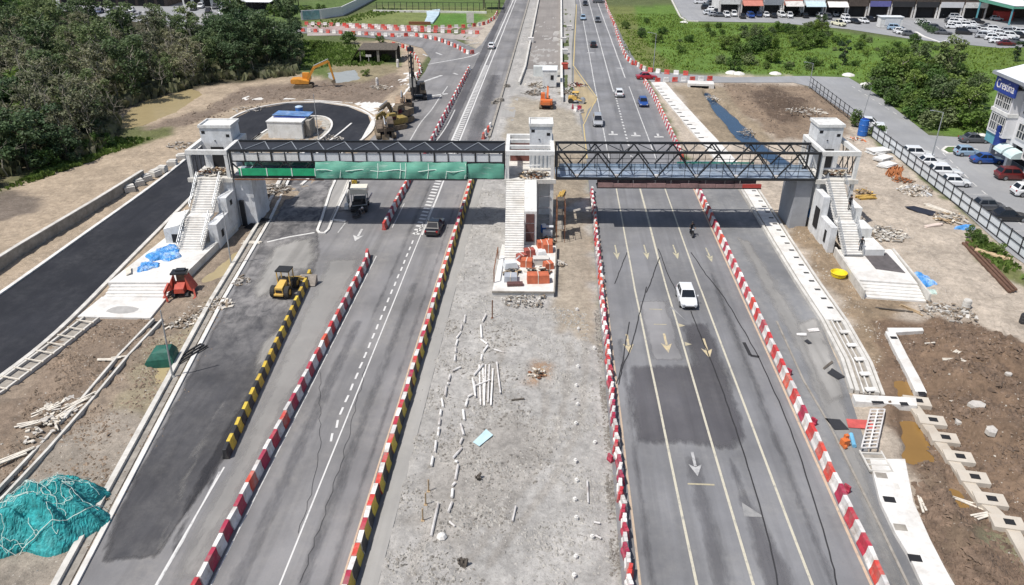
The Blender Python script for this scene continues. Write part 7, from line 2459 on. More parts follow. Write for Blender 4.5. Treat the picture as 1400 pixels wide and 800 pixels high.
# cabin in the median
t = thing('site_cabin', 'small white cabin with a dark window standing in the gravel median', 'cabin', (-1.3, 159.6, 0), 0)
a = MB(); a.bx(-1.4, 1.4, -1.5, 2.2, .2, 3.4); obj('box', a, M_white, t)
a = MB(); a.bx(-1.5, 1.5, -1.6, 2.3, 3.403, 3.55); obj('roof', a, M_roofw, t)
a = MB(); a.bx(.2, .8, -1.56, -1.503, 1.6, 2.5); obj('window', a, M_win, t)
a = MB(); a.bx(-3.6, 1.6, 8.0, 9.5, 0, 2.2); tag(obj('covered_stack', a, M('pale_tarp', (0.6, 0.62, 0.6), .6, .15, .8)), 'white covered stack behind the small median cabin', 'stack')
bpy.data.objects['covered_stack'].location = (-1.3, 160, 0)
t = thing('median_barrier_wall', 'long pale concrete wall along the right of the median ramp', 'wall', (0, 0, 0))
obj('wall', MB().wall(W((1.25, 146), (1.15, 160), (1.1, 420)), .5, -.1, 1.0), M_conc_lt, t)
t = thing('median_barrier_wall', 'long pale concrete wall along the left of the median ramp', 'wall', (0, 0, 0))
obj('wall', MB().wall(W((-7.6, 160), (-7.0, 176), (-6.95, 420)), .4, -.1, .7), M_conc, t)

# ------------------------------------------------------------------ the packed far car parks: cars a dozen pixels long
FAR = {}


def far_car(kind, paint):
    k = kind + paint
    if k not in FAR:
        mb = MB()
        mats = [PAINT[paint], M_glass, M_tyre, M_trim]
        for part, m_, mt, par in car(kind, PAINT[paint]):
            mi = 0 if mt is PAINT[paint] else 1 if mt is M_glass else 2 if mt is M_tyre else 3
            n0 = len(mb.v)
            mb.v += m_.v; mb.f += [tuple(i + n0 for i in f) for f in m_.f]; mb.m += [mi] * len(m_.f)
        me_ = bpy.data.meshes.new('parked_car')
        me_.from_pydata(mb.v, [], mb.f)
        for q in mats:
            me_.materials.append(q)
        me_.polygons.foreach_set('material_index', mb.m)
        FAR[k] = me_
    return FAR[k]


rr = random.Random(9)
def lot(spots, where, grp, az):
    for px, py, c in spots:
        c = dict(w='white', k='black', g='grey', b='blue', s='silver', r='red', m='maroon', n='navy', c='cream', o='orange', p='paleblue')[c]
        kind = rr.choice(('hatch', 'sedan', 'suv', 'mpv')) if c != 'cream' else 'pickup'
        p = G(px, py + 2, .02)
        cn = {'paleblue': 'pale blue', 'maroon': 'dark red', 'navy': 'navy blue', 'cream': 'cream'}.get(c, c)
        place(far_car(kind, c), 'parked_car', p, az + rr.uniform(-.12, .12), '%s %s %s' % (cn, 'pickup' if kind == 'pickup' else 'car', where), 'car', grp)


lot([(993, 21, 'w'), (1003, 20, 'w'), (1015, 23, 'k'), (1026, 22, 'b'), (1037, 21, 'n'), (1047, 21, 'w'), (1057, 22, 'k'), (1068, 21, 'w'), (1079, 22, 'w'), (1090, 20, 'k'), (1100, 22, 'k'), (1121, 22, 'w'), (1131, 24, 'g'), (1141, 20, 'w'), (1152, 21, 'g')], 'parked at the foot of the far shopfronts', 'cars at the far shopfronts', 0)
lot([(957, 3, 'w'), (975, 5, 'g'), (967, 11, 'k'), (974, 13, 'w'), (969, 18, 'w'), (976, 20, 's'), (984, 17, 'k'), (985, 21, 'g')], 'parked at the left end of the far shops', 'cars at the left end of the far shops', PI / 2)
lot([(1146, 33, 'c'), (1155, 29, 'w'), (1156, 24, 'w'), (1168, 30, 'k'), (1180, 29, 'w'), (1189, 27, 'k'), (1196, 20, 'w'), (1206, 20, 'w'), (1202, 28, 'k')], 'parked between the brown shops and the white container', 'cars left of the white container', .3)
lot([(1223, 39, 'p'), (1230, 43, 'w'), (1236, 45, 'w'), (1243, 47, 'g'), (1261, 31, 'w'), (1268, 34, 'w'), (1277, 39, 'g'), (1289, 45, 'g'), (1277, 21, 'w'), (1285, 22, 'w')], 'parked around the hedge island of the far car park', 'cars around the hedge island', PI / 2 - .2)
lot([(1301, 37, 'w'), (1309, 36, 'w'), (1317, 45, 'k'), (1300, 29, 'g'), (1306, 31, 'w'), (1312, 27, 'w'), (1306, 24, 's'), (1330, 34, 'w'), (1322, 36, 'w'), (1337, 41, 'w'), (1329, 43, 's'), (1345, 43, 'w'), (1336, 30, 'k'), (1350, 37, 'g'), (1358, 41, 'w'), (1350, 50, 'w'), (1358, 53, 'w'), (1345, 50, 's'), (1364, 57, 'w'), (1375, 60, 'm'), (1389, 58, 'g'),
     (1372, 52, 'w'), (1381, 50, 'w'), (1367, 46, 'w'), (1379, 44, 's'), (1392, 50, 'k'), (1387, 42, 'w'), (1396, 45, 'w'), (1362, 26, 's'), (1370, 22, 'w')], 'in the packed car park under the big white canopy', 'cars in the packed car park', PI / 2 - .25)
lot([(80, 17, 'b'), (92, 14, 's'), (108, 14, 's'), (130, 13, 'w'), (137, 16, 'n'), (150, 13, 's'), (160, 15, 'k'), (180, 14, 'w'), (188, 22, 's'), (196, 28, 's'), (172, 25, 'g'), (265, 12, 'g'), (275, 9, 'w'), (285, 15, 'k'), (295, 10, 'g'), (320, 14, 'w'), (305, 18, 'w')], 'parked before the shops beyond the wood', 'cars before the shops beyond the wood', .2)
t = thing('wheelie_rack', 'white striped kerb blocks in front of the shop car park', 'bollard row', (0, 0, 0))
for k in range(12):
    p = G(168 + k * 4, 20 - k * .3)
    a = MB(); a.bx(p.x - .3, p.x + .3, p.y - .2, p.y + .2, 0, .5); obj('block', a, M_wht if k % 2 else M_trim, t)

# ================================================================== CLUTTER OF THE BUILDING SITE
def sheet_heap(name, label, cat, centre, sx, sy, h, mat, seed, rz=0.0, n=26, crumple=.25, base=-.06, group=None, sharp=1.0):
    """cloth or netting lying over a heap"""
    rr = random.Random(seed)
    ph = [(rr.uniform(.6, 2.8), rr.uniform(.6, 2.8), rr.uniform(0, 6)) for _ in range(7)]
    mb = MB()
    hs = []
    for i in range(n + 1):
        for j in range(n + 1):
            u, v = i / n * 2 - 1, j / n * 2 - 1
            a = math.atan2(v, u)
            k = max(abs(u), abs(v))
            rad = k * (1 + .16 * math.sin(3 * a + ph[0][2]) + .09 * math.sin(7 * a + ph[1][2]))
            x, y = math.cos(a) * rad * sx, math.sin(a) * rad * sy
            z = h * max(0, 1 - k ** 2.2) ** sharp
            w = sum(math.sin(x * p[0] * 2 + y * p[1] * 2 + p[2]) for p in ph) / 7
            z = z * (1 + .35 * w) + crumple * abs(w) * (1 - k * .6)
            mb.v.append((x, y, base + z if k < 1 else base - .12)); hs.append(z)
    for i in range(n):
        for j in range(n):
            q = i * (n + 1) + j
            mb.f.append((q, q + n + 1, q + n + 2, q + 1)); mb.m.append(0)
    jr = random.Random(seed + 1)
    if cat in ('tarpaulin', 'sheet', 'x'):
        mb.v = [(x + jr.uniform(-.03, .03), y + jr.uniform(-.03, .03), z + jr.uniform(-.035, .06) + .10 * abs(math.sin(x * 3.1 + 2 * math.sin(y * 2.3)))) for x, y, z in mb.v]
    o = obj(name, mb, mat, None, centre, rz, cat == 'y')
    tag(o, label, cat, group)
    return o, mb


p = on(62, 715)
M_netteal = M('teal_netting', (0.02, 0.27, 0.28), .75, .55, 2.2, 1.0, dirt=(0.10, 0.46, 0.46), dirt_amt=.85, dirt_scale=1.3)
t = thing('netting_heap', 'big heap of teal safety netting with white ropes in the lower left corner', 'netting heap', p, .55)
o, hm = sheet_heap('x', 'x', 'x', (0, 0, 0), 4.1, 3.0, 2.5, M_netteal, 5, 0, 80, .5)
for k_ in ('label', 'category'):
    del o[k_]
o.name = 'netting'; o.parent = t


def drape(mb, pts, r, bm_):
    """lay a rope over the heap bm_"""
    out = []
    V = bm_.v
    for x, y in pts:
        z = max((v[2] for v in V if (v[0] - x) ** 2 + (v[1] - y) ** 2 < .03), default=-.05)
        out.append(Vector((x, y, z + r)))
    mb.path(out, r, 5)


rr = random.Random(12)
for k in range(22):
    rope = MB()
    x, y = rr.uniform(-3.3, 2.6), rr.uniform(-1.6, 1.6)
    a = rr.uniform(0, 6.28)
    pts = []
    for j in range(rr.randrange(14, 34)):
        pts.append((x, y))
        a += rr.gauss(0, .6)
        x += math.cos(a) * .17; y += math.sin(a) * .17
        if (x / 4.1) ** 2 + (y / 2.4) ** 2 > 1:
            a += 1.2
    drape(rope, pts, .014, hm)
    obj('rope', rope, M_rope, t)
rope = MB(); drape(rope, [(3.75 * math.cos(k * .105) * (1 + .03 * math.sin(k)), 2.4 * math.sin(k * .105) * (1 + .04 * math.cos(k * 1.7))) for k in range(34, 58)], .025, hm); obj('rope', rope, M_rope, t)

p = on(224, 494)
a = MB()
a.xsec([[(-1.2, -.9, -.1), (1.1, -1.0, -.1), (1.15, .9, -.1), (-1.0, 1.0, -.1)], [(-1.15, -.8, .7), (1.0, -.9, .85), (1.05, .8, 1.0), (-.9, .85, .9)], [(-.7, -.5, 1.25), (.75, -.6, 1.35), (.8, .6, 1.45), (-.5, .6, 1.4)], [(-.2, -.1, 1.42), (.4, -.15, 1.5), (.4, .3, 1.52), (-.1, .3, 1.5)]])
a.add([(-1.15, -.7, .3), (-1.9, -.5, .0), (-1.1, .3, .35)], [(0, 1, 2), (2, 1, 0)])
tag(obj('covered_stack', a, M('dark_green_tarp', (0.012, 0.095, 0.068), .6, .35, 1.6, .4), None, p, .2), 'stack wrapped in dark green tarpaulin beside the leaning pole', 'covered stack')
t = thing('pipe_bundle', 'bundle of black pipes lying against the slip road kerb by the green stack', 'pipes', on(258, 486), -.42)
for k in range(6):
    a = MB(); a.tube((-.45 + k * .18, -1.5, .12 + (k % 2) * .1), (-.45 + k * .18, 1.7, .12 + (k % 2) * .1), .08, n=8); obj('pipe', a, M_black, t)
sheet_heap('blue_tarpaulin', 'crumpled bright blue tarpaulin spread on the left podium below the stairs', 'tarpaulin', (-41.9, 73.6, .84), 1.7, 2.1, .12, M_bluetarp, 21, .3, 26, .28, 0, 'blue tarpaulins')
sheet_heap('blue_tarpaulin', 'small torn blue and white tarpaulin at the front of the left podium', 'tarpaulin', (-42.3, 70.4, .84), 1.0, 1.2, .08, M_bluetarp, 22, -.2, 20, .2, 0, 'blue tarpaulins')
a = MB()
for k in range(5):
    a.bar((-.9 + k * .1, -.6, .06 + .03 * k), (-.5 + k * .12, .9, .06 + .03 * k), .12, .08)
tag(obj('timber_stack', a, M_wood_pale, None, (-43.2, 69.2, .82), .8), 'few pale boards on the left edge of the left podium', 'timber')
sheet_heap('blue_tarpaulin', 'pale blue tarpaulin heaped beside the right podium steps', 'tarpaulin', on(1254, 384), 1.9, 1.5, .45, M_bluetarp, 23, .5, 28, .4, -.04, 'blue tarpaulins')
sheet_heap('pale_sheet', 'pale green plastic sheet below the blue tarpaulin by the right podium', 'sheet', on(1262, 398), 1.5, .9, .15, M('pale_green_sheet', (0.42, 0.52, 0.48), .6, .3, 1.2, .4), 24, -.2, 20, .2)
sheet_heap('blue_tarpaulin', 'small blue tarpaulin at the foot of the hoarding among boards', 'tarpaulin', on(1320, 312), 1.3, .7, .3, M_bluetarp, 25, .2, 20, .25, -.04, 'blue tarpaulins')
sheet_heap('blue_tarpaulin', 'small blue bundle against the grey pier under the right end of the bridge', 'tarpaulin', on(1106, 297), .5, .5, 1.3, M_bluetarp, 26, 0, 16, .2, -.04, 'blue tarpaulins')
a = MB(); a.sheet([(-2.2, 1.7), (-.9, 2.0), (2.4, -1.1), (.9, -1.9), (-1.2, -.4)], .0); a.sheet([(-2.2, 1.7), (-.9, 2.0), (2.4, -1.1), (.9, -1.9), (-1.2, -.4)], .03)
tag(obj('dark_mat', a, M('dark_membrane', (0.018, 0.02, 0.032), .6, .3, 1), None, on(1268, 292) + Vector((0, 0, .12))), 'dark blue black membrane sheet lying beside the hoarding', 'sheet', 'dark sheets right of the right tower')
a = MB(); a.sheet([(-1.2, .9), (.6, .8), (1.3, -.6), (-.5, -1.0)], .0)
tag(obj('dark_mat', a, M('black_membrane', (0.03, 0.03, 0.034), .7, .3, 1), None, on(1206, 318) + Vector((0, 0, .16))), 'small black sheet among rubble right of the right tower', 'sheet', 'dark sheets right of the right tower')

# concrete yard strips, timbers, steel
def planks(name, label, c, n, L, w, mat, rz, seed, spread=.4, lay=2, cat='timber', group=None):
    rr = random.Random(seed)
    mb = MB()
    for k in range(n):
        y = (k % max(1, n // lay) - n / lay / 2) * w * 1.25
        z = .06 + (k // max(1, n // lay)) * .09
        d = rr.uniform(-.06, .06)
        l = L * rr.uniform(.75, 1.0); s = rr.uniform(-spread, spread)
        mb.bar((-l / 2 + s, y - d * l, z), (l / 2 + s, y + d * l, z), w, .07)
    return tag(obj(name, mb, mat, None, c, rz), label, cat, group)


planks('rebar_pile', 'orange rusty pile of reinforcement bars beside the hoarding', on(1222, 236), 36, 6.0, .12, M('fresh_rust', (0.36, 0.125, 0.04), .85, .35, 2), 1.15, 31, .5, 3, 'rebar')
debris('scrap_heap', 'tangle of orange steel offcuts at the lower end of the rebar pile', on(1234, 248), 1.4, 46, 32, [bpy.data.materials['fresh_rust'], M_rust], .6)
planks('timber_stack', 'yellow formwork timbers stacked beside the right tower', on(1182, 272), 18, 2.6, .16, M('yellow_timber', (0.50, 0.32, 0.08), .8, .3, 2), .3, 33, .3, 3)
debris('scrap_heap', 'jumble of yellow timber props beside the right tower', on(1180, 266), 1.2, 30, 34, [bpy.data.materials['yellow_timber'], M_wood], 1.0, None, 0, 1.6)
for k, (px, py, w, d, lab) in enumerate(((1200, 210, 3.2, 2.0, 'uppermost white slab stack by the hoarding behind the right tower'), (1206, 219, 2.8, 1.6, 'second white slab stack by the hoarding behind the right tower'), (1212, 228, 2.4, 1.6, 'third white slab stack by the hoarding above the rebar pile'))):
    a = MB()
    for q in range(4):
        a.box((random.uniform(-.2, .2), random.uniform(-.2, .2), .08 + q * .14), (w, d, .1), random.uniform(-.2, .2))
    tag(obj('slab_stack', a, M_white, None, on(px, py), .5 + k * .1), lab, 'slab stack', 'white slab stacks')
debris('rubble', 'white and grey rubbish spread along the hoarding below the rebar pile', on(1252, 262), 2.6, 130, 35, [M_white, M_pale_panel, M_wood_pale, M_conc_dk], .25, None, .6)
debris('rubble', 'pale broken boards and rubble on the ground right of the right stairs', on(1205, 322), 3.0, 150, 36, [M_white, M_conc, M_wood_pale, M_conc_dk], .2, None, 0)
debris('rubble', 'white boards and scrap at the foot of the hoarding above the brown beams', on(1298, 300), 2.2, 70, 37, [M_white, M_wood_pale, M_wood, M_conc_dk], .4, None, .7, 2.2)
planks('timber_stack', 'pale long boards leaning over the dark membrane sheet', on(1284, 288), 6, 4.2, .22, M_wood_pale, -.95, 38)
planks('timber_stack', 'single pale pinkish board lying below the dark membrane sheet', on(1272, 308), 2, 2.9, .55, M('pink_board', (0.60, 0.50, 0.44), .8, .1, 2), .45, 39)
t = thing('steel_beam', 'long rusty brown channel beams lying below the hoarding toward the right edge', 'beams', on(1345, 362), 0)
q0, q1 = on(1316, 334) - t.location, on(1380, 402) - t.location
for k in range(3):
    a = MB(); off = Vector((.45 * k, .2 * k, .15 + .06 * k)); a.bar(q0 + off, q1 + off * .8 + Vector((0, 0, .06)), .26, .2); obj('beam', a, M('brown_beam', (0.13, 0.07, 0.045), .85, .3, 2) if 'brown_beam' not in bpy.data.materials else bpy.data.materials['brown_beam'], t)
a = MB(); p = on(1356, 352); a.tube((-1.3, 1.2, .3), (1.2, -1.3, .3), .3, n=12); tag(obj('concrete_pipe', a, M_wood, None, p), 'tan pipe lying beside the brown beams below the hoarding', 'pipe')
for lab, px, py, m_, r_, h_ in (('grey barrel standing on the pale ground right of the right podium', 1320, 422, M_conc, .38, .95), ('dark barrel near the right edge above the brown mud', 1399, 442, M_trim, .4, .9), ('blue barrel in the shaft under the middle tower landing', 743, 322, M_blue, .34, .95)):
    p = on(px, py)
    t = thing('barrel', lab, 'barrel', p, 0)
    a = MB(); a.lathe((0, 0, .42 if 'blue' in lab else 0), [(r_ * .95, 0), (r_, .06), (r_, h_ * .32), (r_ * 1.05, h_ * .35), (r_, h_ * .38), (r_, h_ * .64), (r_ * 1.05, h_ * .67), (r_, h_ * .7), (r_, h_ - .03), (r_ * .9, h_)], 14); obj('drum', a, m_, t)
    a = MB(); a.lathe((0, 0, (.42 if 'blue' in lab else 0) + h_), [(r_ * .85, .0), (r_ * .85, .05), (r_ * .2, .06)], 12); obj('lid', a, M_pale_panel if 'blue' in lab else m_, t)
p = on(1146, 378)
t = thing('yellow_tub', 'bright yellow round tub lying in mud left of the right podium', 'tub', p, 0)
a = MB(); a.lathe((0, 0, 0), [(.5, 0), (.72, .12), (.8, .5), (.86, .55), (.8, .58), (.66, .3), (.2, .25)], 16); obj('tub', a, M('bright_yellow', (0.72, 0.55, 0.02), .5, .12, 2), t)
planks('timber_poles', 'two dark long poles lying below the steps of the right podium', on(1222, 424), 2, 3.4, .14, M_wood_dk, -.3, 41)
planks('timber_poles', 'thin pale poles crossing the ground right of the dark poles', on(1246, 424), 3, 2.6, .12, M_wood, -1.0, 42)
debris('broken_concrete', 'white broken concrete spread along the edge of the brown mud', on(1295, 428), 2.6, 90, 43, [M_conc_lt, M_conc], .1, None, -.25, .8)
for k, (px, py, n, L, rz, lab) in enumerate(((1296, 500, 2, 1.9, .1, 'white plank lying flat in the middle of the brown mud'), (1320, 508, 2, 1.2, -.8, 'short white offcuts right of the white plank in the brown mud'), (1304, 489, 3, 1.3, .6, 'crossed white sticks above the white plank in the brown mud'), (1268, 478, 1, 1.0, .2, 'small white board near the far end of the ground beam'),
                                         (1258, 690, 2, 1.6, 1.4, 'two parallel pale battens in the mud beside the drain slab'), (1320, 684, 2, 4.2, -.55, 'long thin pale pole lying across the small brown puddle'), (1340, 706, 3, 1.6, .3, 'pale sticks beside the footing strip below the small puddle'), (1240, 590, 2, 3.0, -1.1, 'pale batten leaning into the brown puddle'), (1262, 600, 2, 3.2, -1.05, 'pale batten along the right bank of the brown puddle'))):
    planks('batten', lab, on(px, py) + Vector((0, 0, .08)), n, L, .13, M_wood_pale, rz, 50 + k, .2, 1)
for k, (px, py, s, lab) in enumerate(((1330, 572, 1.0, 'biggest pale broken slab beside the footing pads'), (1348, 610, .8, 'pale flat slab in the dark mud right of the footing strip'), (1310, 582, .5, 'small pale slab left of the biggest broken slab'), (1376, 520, .5, 'small white block in the upper right of the brown mud'))):
    a = MB(); a.prism([(s * .62 * math.cos(q) * (1 + .2 * math.sin(3 * q + k)), s * .5 * math.sin(q)) for q in (0, .9, 1.9, 2.9, 4.0, 5.2)], -.1, .22 * s + .08); tag(obj('broken_slab', a, M_dustw, None, on(px, py) + Vector((0, 0, .05)), k), lab, 'concrete slab', 'pale broken slabs in the mud')

# around the drain cage
a = MB(); a.sheet([(-1.0, -.5), (1.1, -.6), (1.0, .5), (-.8, .6)], .03); tag(obj('red_mat', a, M('faded_red_sheet', (0.50, 0.09, 0.08), .7, .25, 1.5), None, G(1175, 580, .05)), 'faded red sheet lying left of the white reinforcement cage', 'sheet')
a = MB(); a.sheet([(-.5, .6), (.6, .5), (.9, -.7), (-.2, -.8)], .03); tag(obj('dark_mat', a, M_trim, None, G(1140, 579, .05)), 'dark mat on the slip road left of the faded red sheet', 'sheet')
a = MB(); a.tube((-.1, -.7, .15), (.12, .7, .15), .16, n=10); tag(obj('blue_tube', a, M('light_blue', (0.16, 0.42, 0.62), .5), None, G(1165, 604, .02)), 'light blue tube below the faded red sheet', 'tube')
a = MB(); a.box((0, 0, .3), (.5, .45, .5)); a.box((.25, .2, .6), (.3, .25, .3)); a.tube((-.3, -.3, .15), (-.1, -.3, .15), .15); tag(obj('compactor', a, M_orange, None, G(1154, 609, .02), .4), 'small orange compactor beside the light blue tube', 'machine')
for k, (px, py, sx, sy, m_, lab) in enumerate(((1096, 458, .5, .25, M_wht, 'white torn paper on the right slip road, upper'), (1112, 452, .6, .3, M_wht, 'white sheet on the right slip road beside the kerb'), (1104, 468, .25, .35, M_trim, 'dark rag on the right slip road below the white papers'), (1141, 512, .5, .7, M_trim, 'dark patch of rag by the drain kerb on the right slip road'), (1132, 500, .9, .12, M_wood_dk, 'dark sticks against the drain kerb on the right slip road'), (660, 600, .95, .42, M('cyan_sheet', (0.46, 0.62, 0.66), .6, .1, 2), 'pale cyan plastic sheet lying on the gravel median'))):
    p = on(px, py); p.z = max(p.z, .03)
    a = MB(); a.add([(-sx, -sy, .03), (sx * .7, -sy * 1.1, .05), (sx, sy, .02), (sx * .1, sy * .7, .07), (-sx * .9, sy * .6, .03)], [(0, 1, 2, 3, 4)]); tag(obj('scrap_sheet', a, m_, None, p + Vector((0, 0, .03)), .2 * k), lab, 'litter')

# left strip
for k, (px, py, n, L, rz, lab) in enumerate(((112, 552, 3, 2.6, 1.0, 'pale timber lying beside the narrow drain, upper'), (66, 562, 4, 2.2, .9, 'white broken boards in the mud left of the narrow drain'), (84, 572, 3, 3.0, 1.2, 'dark pale edged boards by the narrow drain'), (146, 495, 2, 1.6, .1, 'white plank on the mud heap above the narrow drain'), (160, 493, 2, 1.5, .35, 'pale stick beside the white plank above the narrow drain'), (18, 632, 3, 2.8, .8, 'pale boards in mud near the left edge'),
                                         (346, 332, 4, 2.2, .1, 'pale timber blocks beside the slip road kerb near the left pier'), (312, 420, 2, 1.4, .4, 'white debris on the bank above the slip road kerb'), (40, 590, 3, 1.8, .5, 'pale sticks in the mud below the roadside drain'))):
    planks('batten', lab, on(px, py) + Vector((0, 0, .08)), n, L, .15, M_wood_pale, rz, 70 + k, .3, 1)
for k, (px, py, r_, n, lab, ms) in enumerate(((370, 262, 2.6, 110, 'heap of grey and white scrap between the left pier and the slip road', [M_conc_lt, M_white, M_conc_dk, M_wood_dk]), (352, 285, 1.6, 40, 'brown scrap beside the left pier under the bridge', [M_rust, M_wood_dk, M_wood]), (290, 418, 2.0, 60, 'white rubble on the bank above the slip road', [M_conc_lt, M_white, M_wood_pale]), (250, 440, 1.8, 50, 'pale stones below the small red machine', [M_conc_lt, M_wood_pale]),
                                              (78, 565, 2.0, 60, 'white litter in the mud by the narrow drain', [M_white, M_wood_pale]), (55, 595, 1.6, 40, 'pale litter in the mud near the roadside drain', [M_white, M_wood_pale]), (330, 385, 1.3, 26, 'white debris on the silty bank by the leaning pole', [M_white, M_conc_lt]), (520, 122, 2.4, 50, 'pale rubble beside the row of muddy machines', [M_conc_lt, M_wood_pale]),
                                              (560, 78, 2.2, 50, 'grey rubble beside the brown hut', [M_conc, M_conc_lt]), (450, 190, 2.5, 50, 'pale blocks on the island below the loop road', [M_conc_lt, M_white, M_conc_dk]), (428, 178, 1.8, 40, 'dark scrap heap behind the white site cabin', [M_wood_dk, M_conc_dk, M_conc]), (250, 200, 2.8, 40, 'white debris strip at the bend of the new road', [M_white, M_conc_lt]), (340, 150, 3.0, 40, 'pale slabs beside the loop road near the pond', [M_conc_lt, M_white]))):
    debris('rubble', lab, on(px, py), r_, n, 100 + k, ms, .22, None, .3 * k)
t = thing('rebar_mat', 'black steel bars stacked beside the left pier', 'rebar', on(352, 308), -.3)
for k in range(8):
    a = MB(); a.bar((-.8 + k * .2, -1.5, .1), (-.6 + k * .2, 1.5, .35), .08); obj('bar', a, M_steel, t)
for px, py, lab in ((516, 118, 'white marker post nearest the loop road'), (544, 92, 'white marker post beside the brown hut')):
    t = thing('marker_post', lab, 'post', on(px, py), 0)
    a = MB(); a.lathe((0, 0, 0), [(.32, 0), (.3, 1.6), (.2, 1.75), (.1, 1.8)], 10); obj('post', a, M_wht, t)
    a = MB(); a.lathe((0, 0, 1.1), [(.335, 0), (.335, .25)], 10); obj('band', a, M_conc, t)

# the gravel median: offcuts of white pipe laid in two wavering lines
def lay_pipe(a_, b_, r=.095):
    p, q = G(*a_), G(*b_)
    c = (p + q) / 2
    d = q - p
    mb = MB(); mb.tube((-d.length / 2, 0, 0), (d.length / 2, 0, 0), r, n=7)
    c.z = GZ(c.x, c.y) + r + .03
    return tag(obj('pipe_offcut', mb, M_wht, None, c, math.atan2(d.y, d.x) + random.gauss(0, .14)), 'short white pipe offcut in the two wavering lines on the gravel median', 'pipe', 'pipe offcuts on the gravel median')


chainA = [(638, 432), (633, 445), (629, 455), (625, 466), (624, 476), (622, 486), (622, 497)]
chainB = [(632, 502), (616, 512), (613, 525), (612, 528), (607, 545), (603, 560), (602, 572), (600, 585), (599, 601), (592, 626), (590, 642)]
chainC = [(664, 430), (660, 445), (656, 466), (668, 474), (660, 485), (657, 497), (652, 520), (646, 540), (640, 545), (636, 560), (632, 578), (632, 600), (629, 610), (622, 632), (626, 634), (623, 662), (618, 668), (619, 686), (612, 705)]
for ch in (chainA, chainB, chainC):
    for a_, b_ in zip(ch, ch[1:]):
        f = random.uniform(.08, .2)
        lay_pipe((a_[0] + (b_[0] - a_[0]) * f, a_[1] + (b_[1] - a_[1]) * f), (b_[0] - (b_[0] - a_[0]) * f, b_[1] - (b_[1] - a_[1]) * f))
for a_, b_ in (((597, 690), (592, 735)), ((676, 480), (690, 484)), ((615, 715), (622, 722)), ((700, 715), (706, 695)), ((802, 660), (805, 690)), ((812, 716), (820, 718)), ((814, 734), (822, 738))):
    lay_pipe(a_, b_, .09 if a_[0] == 597 else .07)
for k, (a_, b_) in enumerate((((655, 500), (657, 555)), ((660, 500), (662, 556)), ((664, 500), (662, 550)), ((669, 500), (667, 552)), ((674, 506), (671, 556)), ((679, 498), (684, 540)), ((650, 530), (670, 522)), ((646, 520), (650, 545)))):
    p, q = G(*a_), G(*b_)
    c = (p + q) / 2; d = q - p
    mb = MB(); mb.bar((-d.length / 2, 0, 0), (d.length / 2, 0, 0), .12, .08)
    c.z = GZ(c.x, c.y) + .08 + .02 * k
    tag(obj('white_batten', mb, M_wht, None, c, math.atan2(d.y, d.x)), 'long white batten in the bundle on the gravel median', 'batten', 'white battens on the gravel median')
for k in range(15):
    px, py = (789 + (k % 2) * 2 - k * .3 + (24 if k % 5 == 2 else 0), 425 + k * 26)
    p = on(px, py)
    mb = MB(); mb.prism([(.16 * math.cos(q) * (1 + .25 * math.sin(q * 2 + k)), .15 * math.sin(q)) for q in (0, 1, 2.1, 3.2, 4.3, 5.3)], -.05, .22); mb.prism([(.09 * math.cos(q), .1 * math.sin(q)) for q in (0, 1.2, 2.4, 3.6, 4.9)], .221, .3)
    tag(obj('survey_stone', mb, M_conc_lt, None, p, k), 'small white stone in the line of stones on the right half of the gravel median', 'stone', 'white stones on the gravel median')
debris('stone_heap', 'small heap of tan stones and broken brick in the middle of the gravel median', on(735, 512), .9, 26, 201, [M_wood_pale, M_rust, M_wood_dk, M_wood], .4, None, 0, .5)
for k, (px, py, lab) in enumerate(((653, 655, 'upper dark stump of timber on the gravel median'), (634, 776, 'dark splintered stump near the bottom of the gravel median'), (604, 736, 'pale boulder among the stumps low on the gravel median'), (708, 548, 'dark stick on the gravel median right of the batten bundle'))):
    p = on(px, py)
    mb = MB()
    if k == 2:
        mb.lathe((0, 0, 0), [(.3, -.1), (.34, .1), (.22, .28), (.05, .34)], 7)
    elif k == 3:
        mb.bar((-.5, -.1, .06), (.5, .15, .08), .14, .1)
    else:
        for q in range(6):
            mb.bar((random.uniform(-.2, .2), random.uniform(-.2, .2), -.1), (random.uniform(-.35, .35), random.uniform(-.3, .3), random.uniform(.25, .55)), .14, .12)
    tag(obj('boulder' if k == 2 else 'timber_stump', mb, M_conc_lt if k == 2 else M_wood_dk, None, p), lab, 'stone' if k == 2 else 'timber')
for k, (px, py, lab) in enumerate(((586, 672, 'uppermost of the stakes in a line by the median edge'), (582, 690, 'second stake in a line by the median edge'), (578, 712, 'lowest stake in a line by the median edge'), (673, 436, 'tall rusty stake left of the median podium'))):
    p = on(px, py)
    mb = MB(); mb.bar((0, 0, -.1), (.03, .02, 1.0 if k < 3 else 1.9), .08); mb.box((0, 0, .02), (.22, .22, .06))
    tag(obj('stake', mb, M_wood if k < 3 else M_rust, None, p), lab, 'stake')

# clutter on the median podium
def stack(name, label, c, s, mat, rz=0, n=2, cat='stack', group=None):
    t = thing(name, label, cat, c, rz, group)
    for k in range(n):
        x = (k - (n - 1) / 2) * s[0] / n
        a = MB(); a.box((x, 0, s[2] / 2), (s[0] / n - .05, s[1], s[2]), random.uniform(-.06, .06), 0, .95)
        b_ = obj('bale', a, mat, t)
    a = MB(); a.box((0, 0, s[2] * .5), (.07, s[1] + .03, s[2] + .03)); obj('strap', a, M_wood_pale, t)
    return t


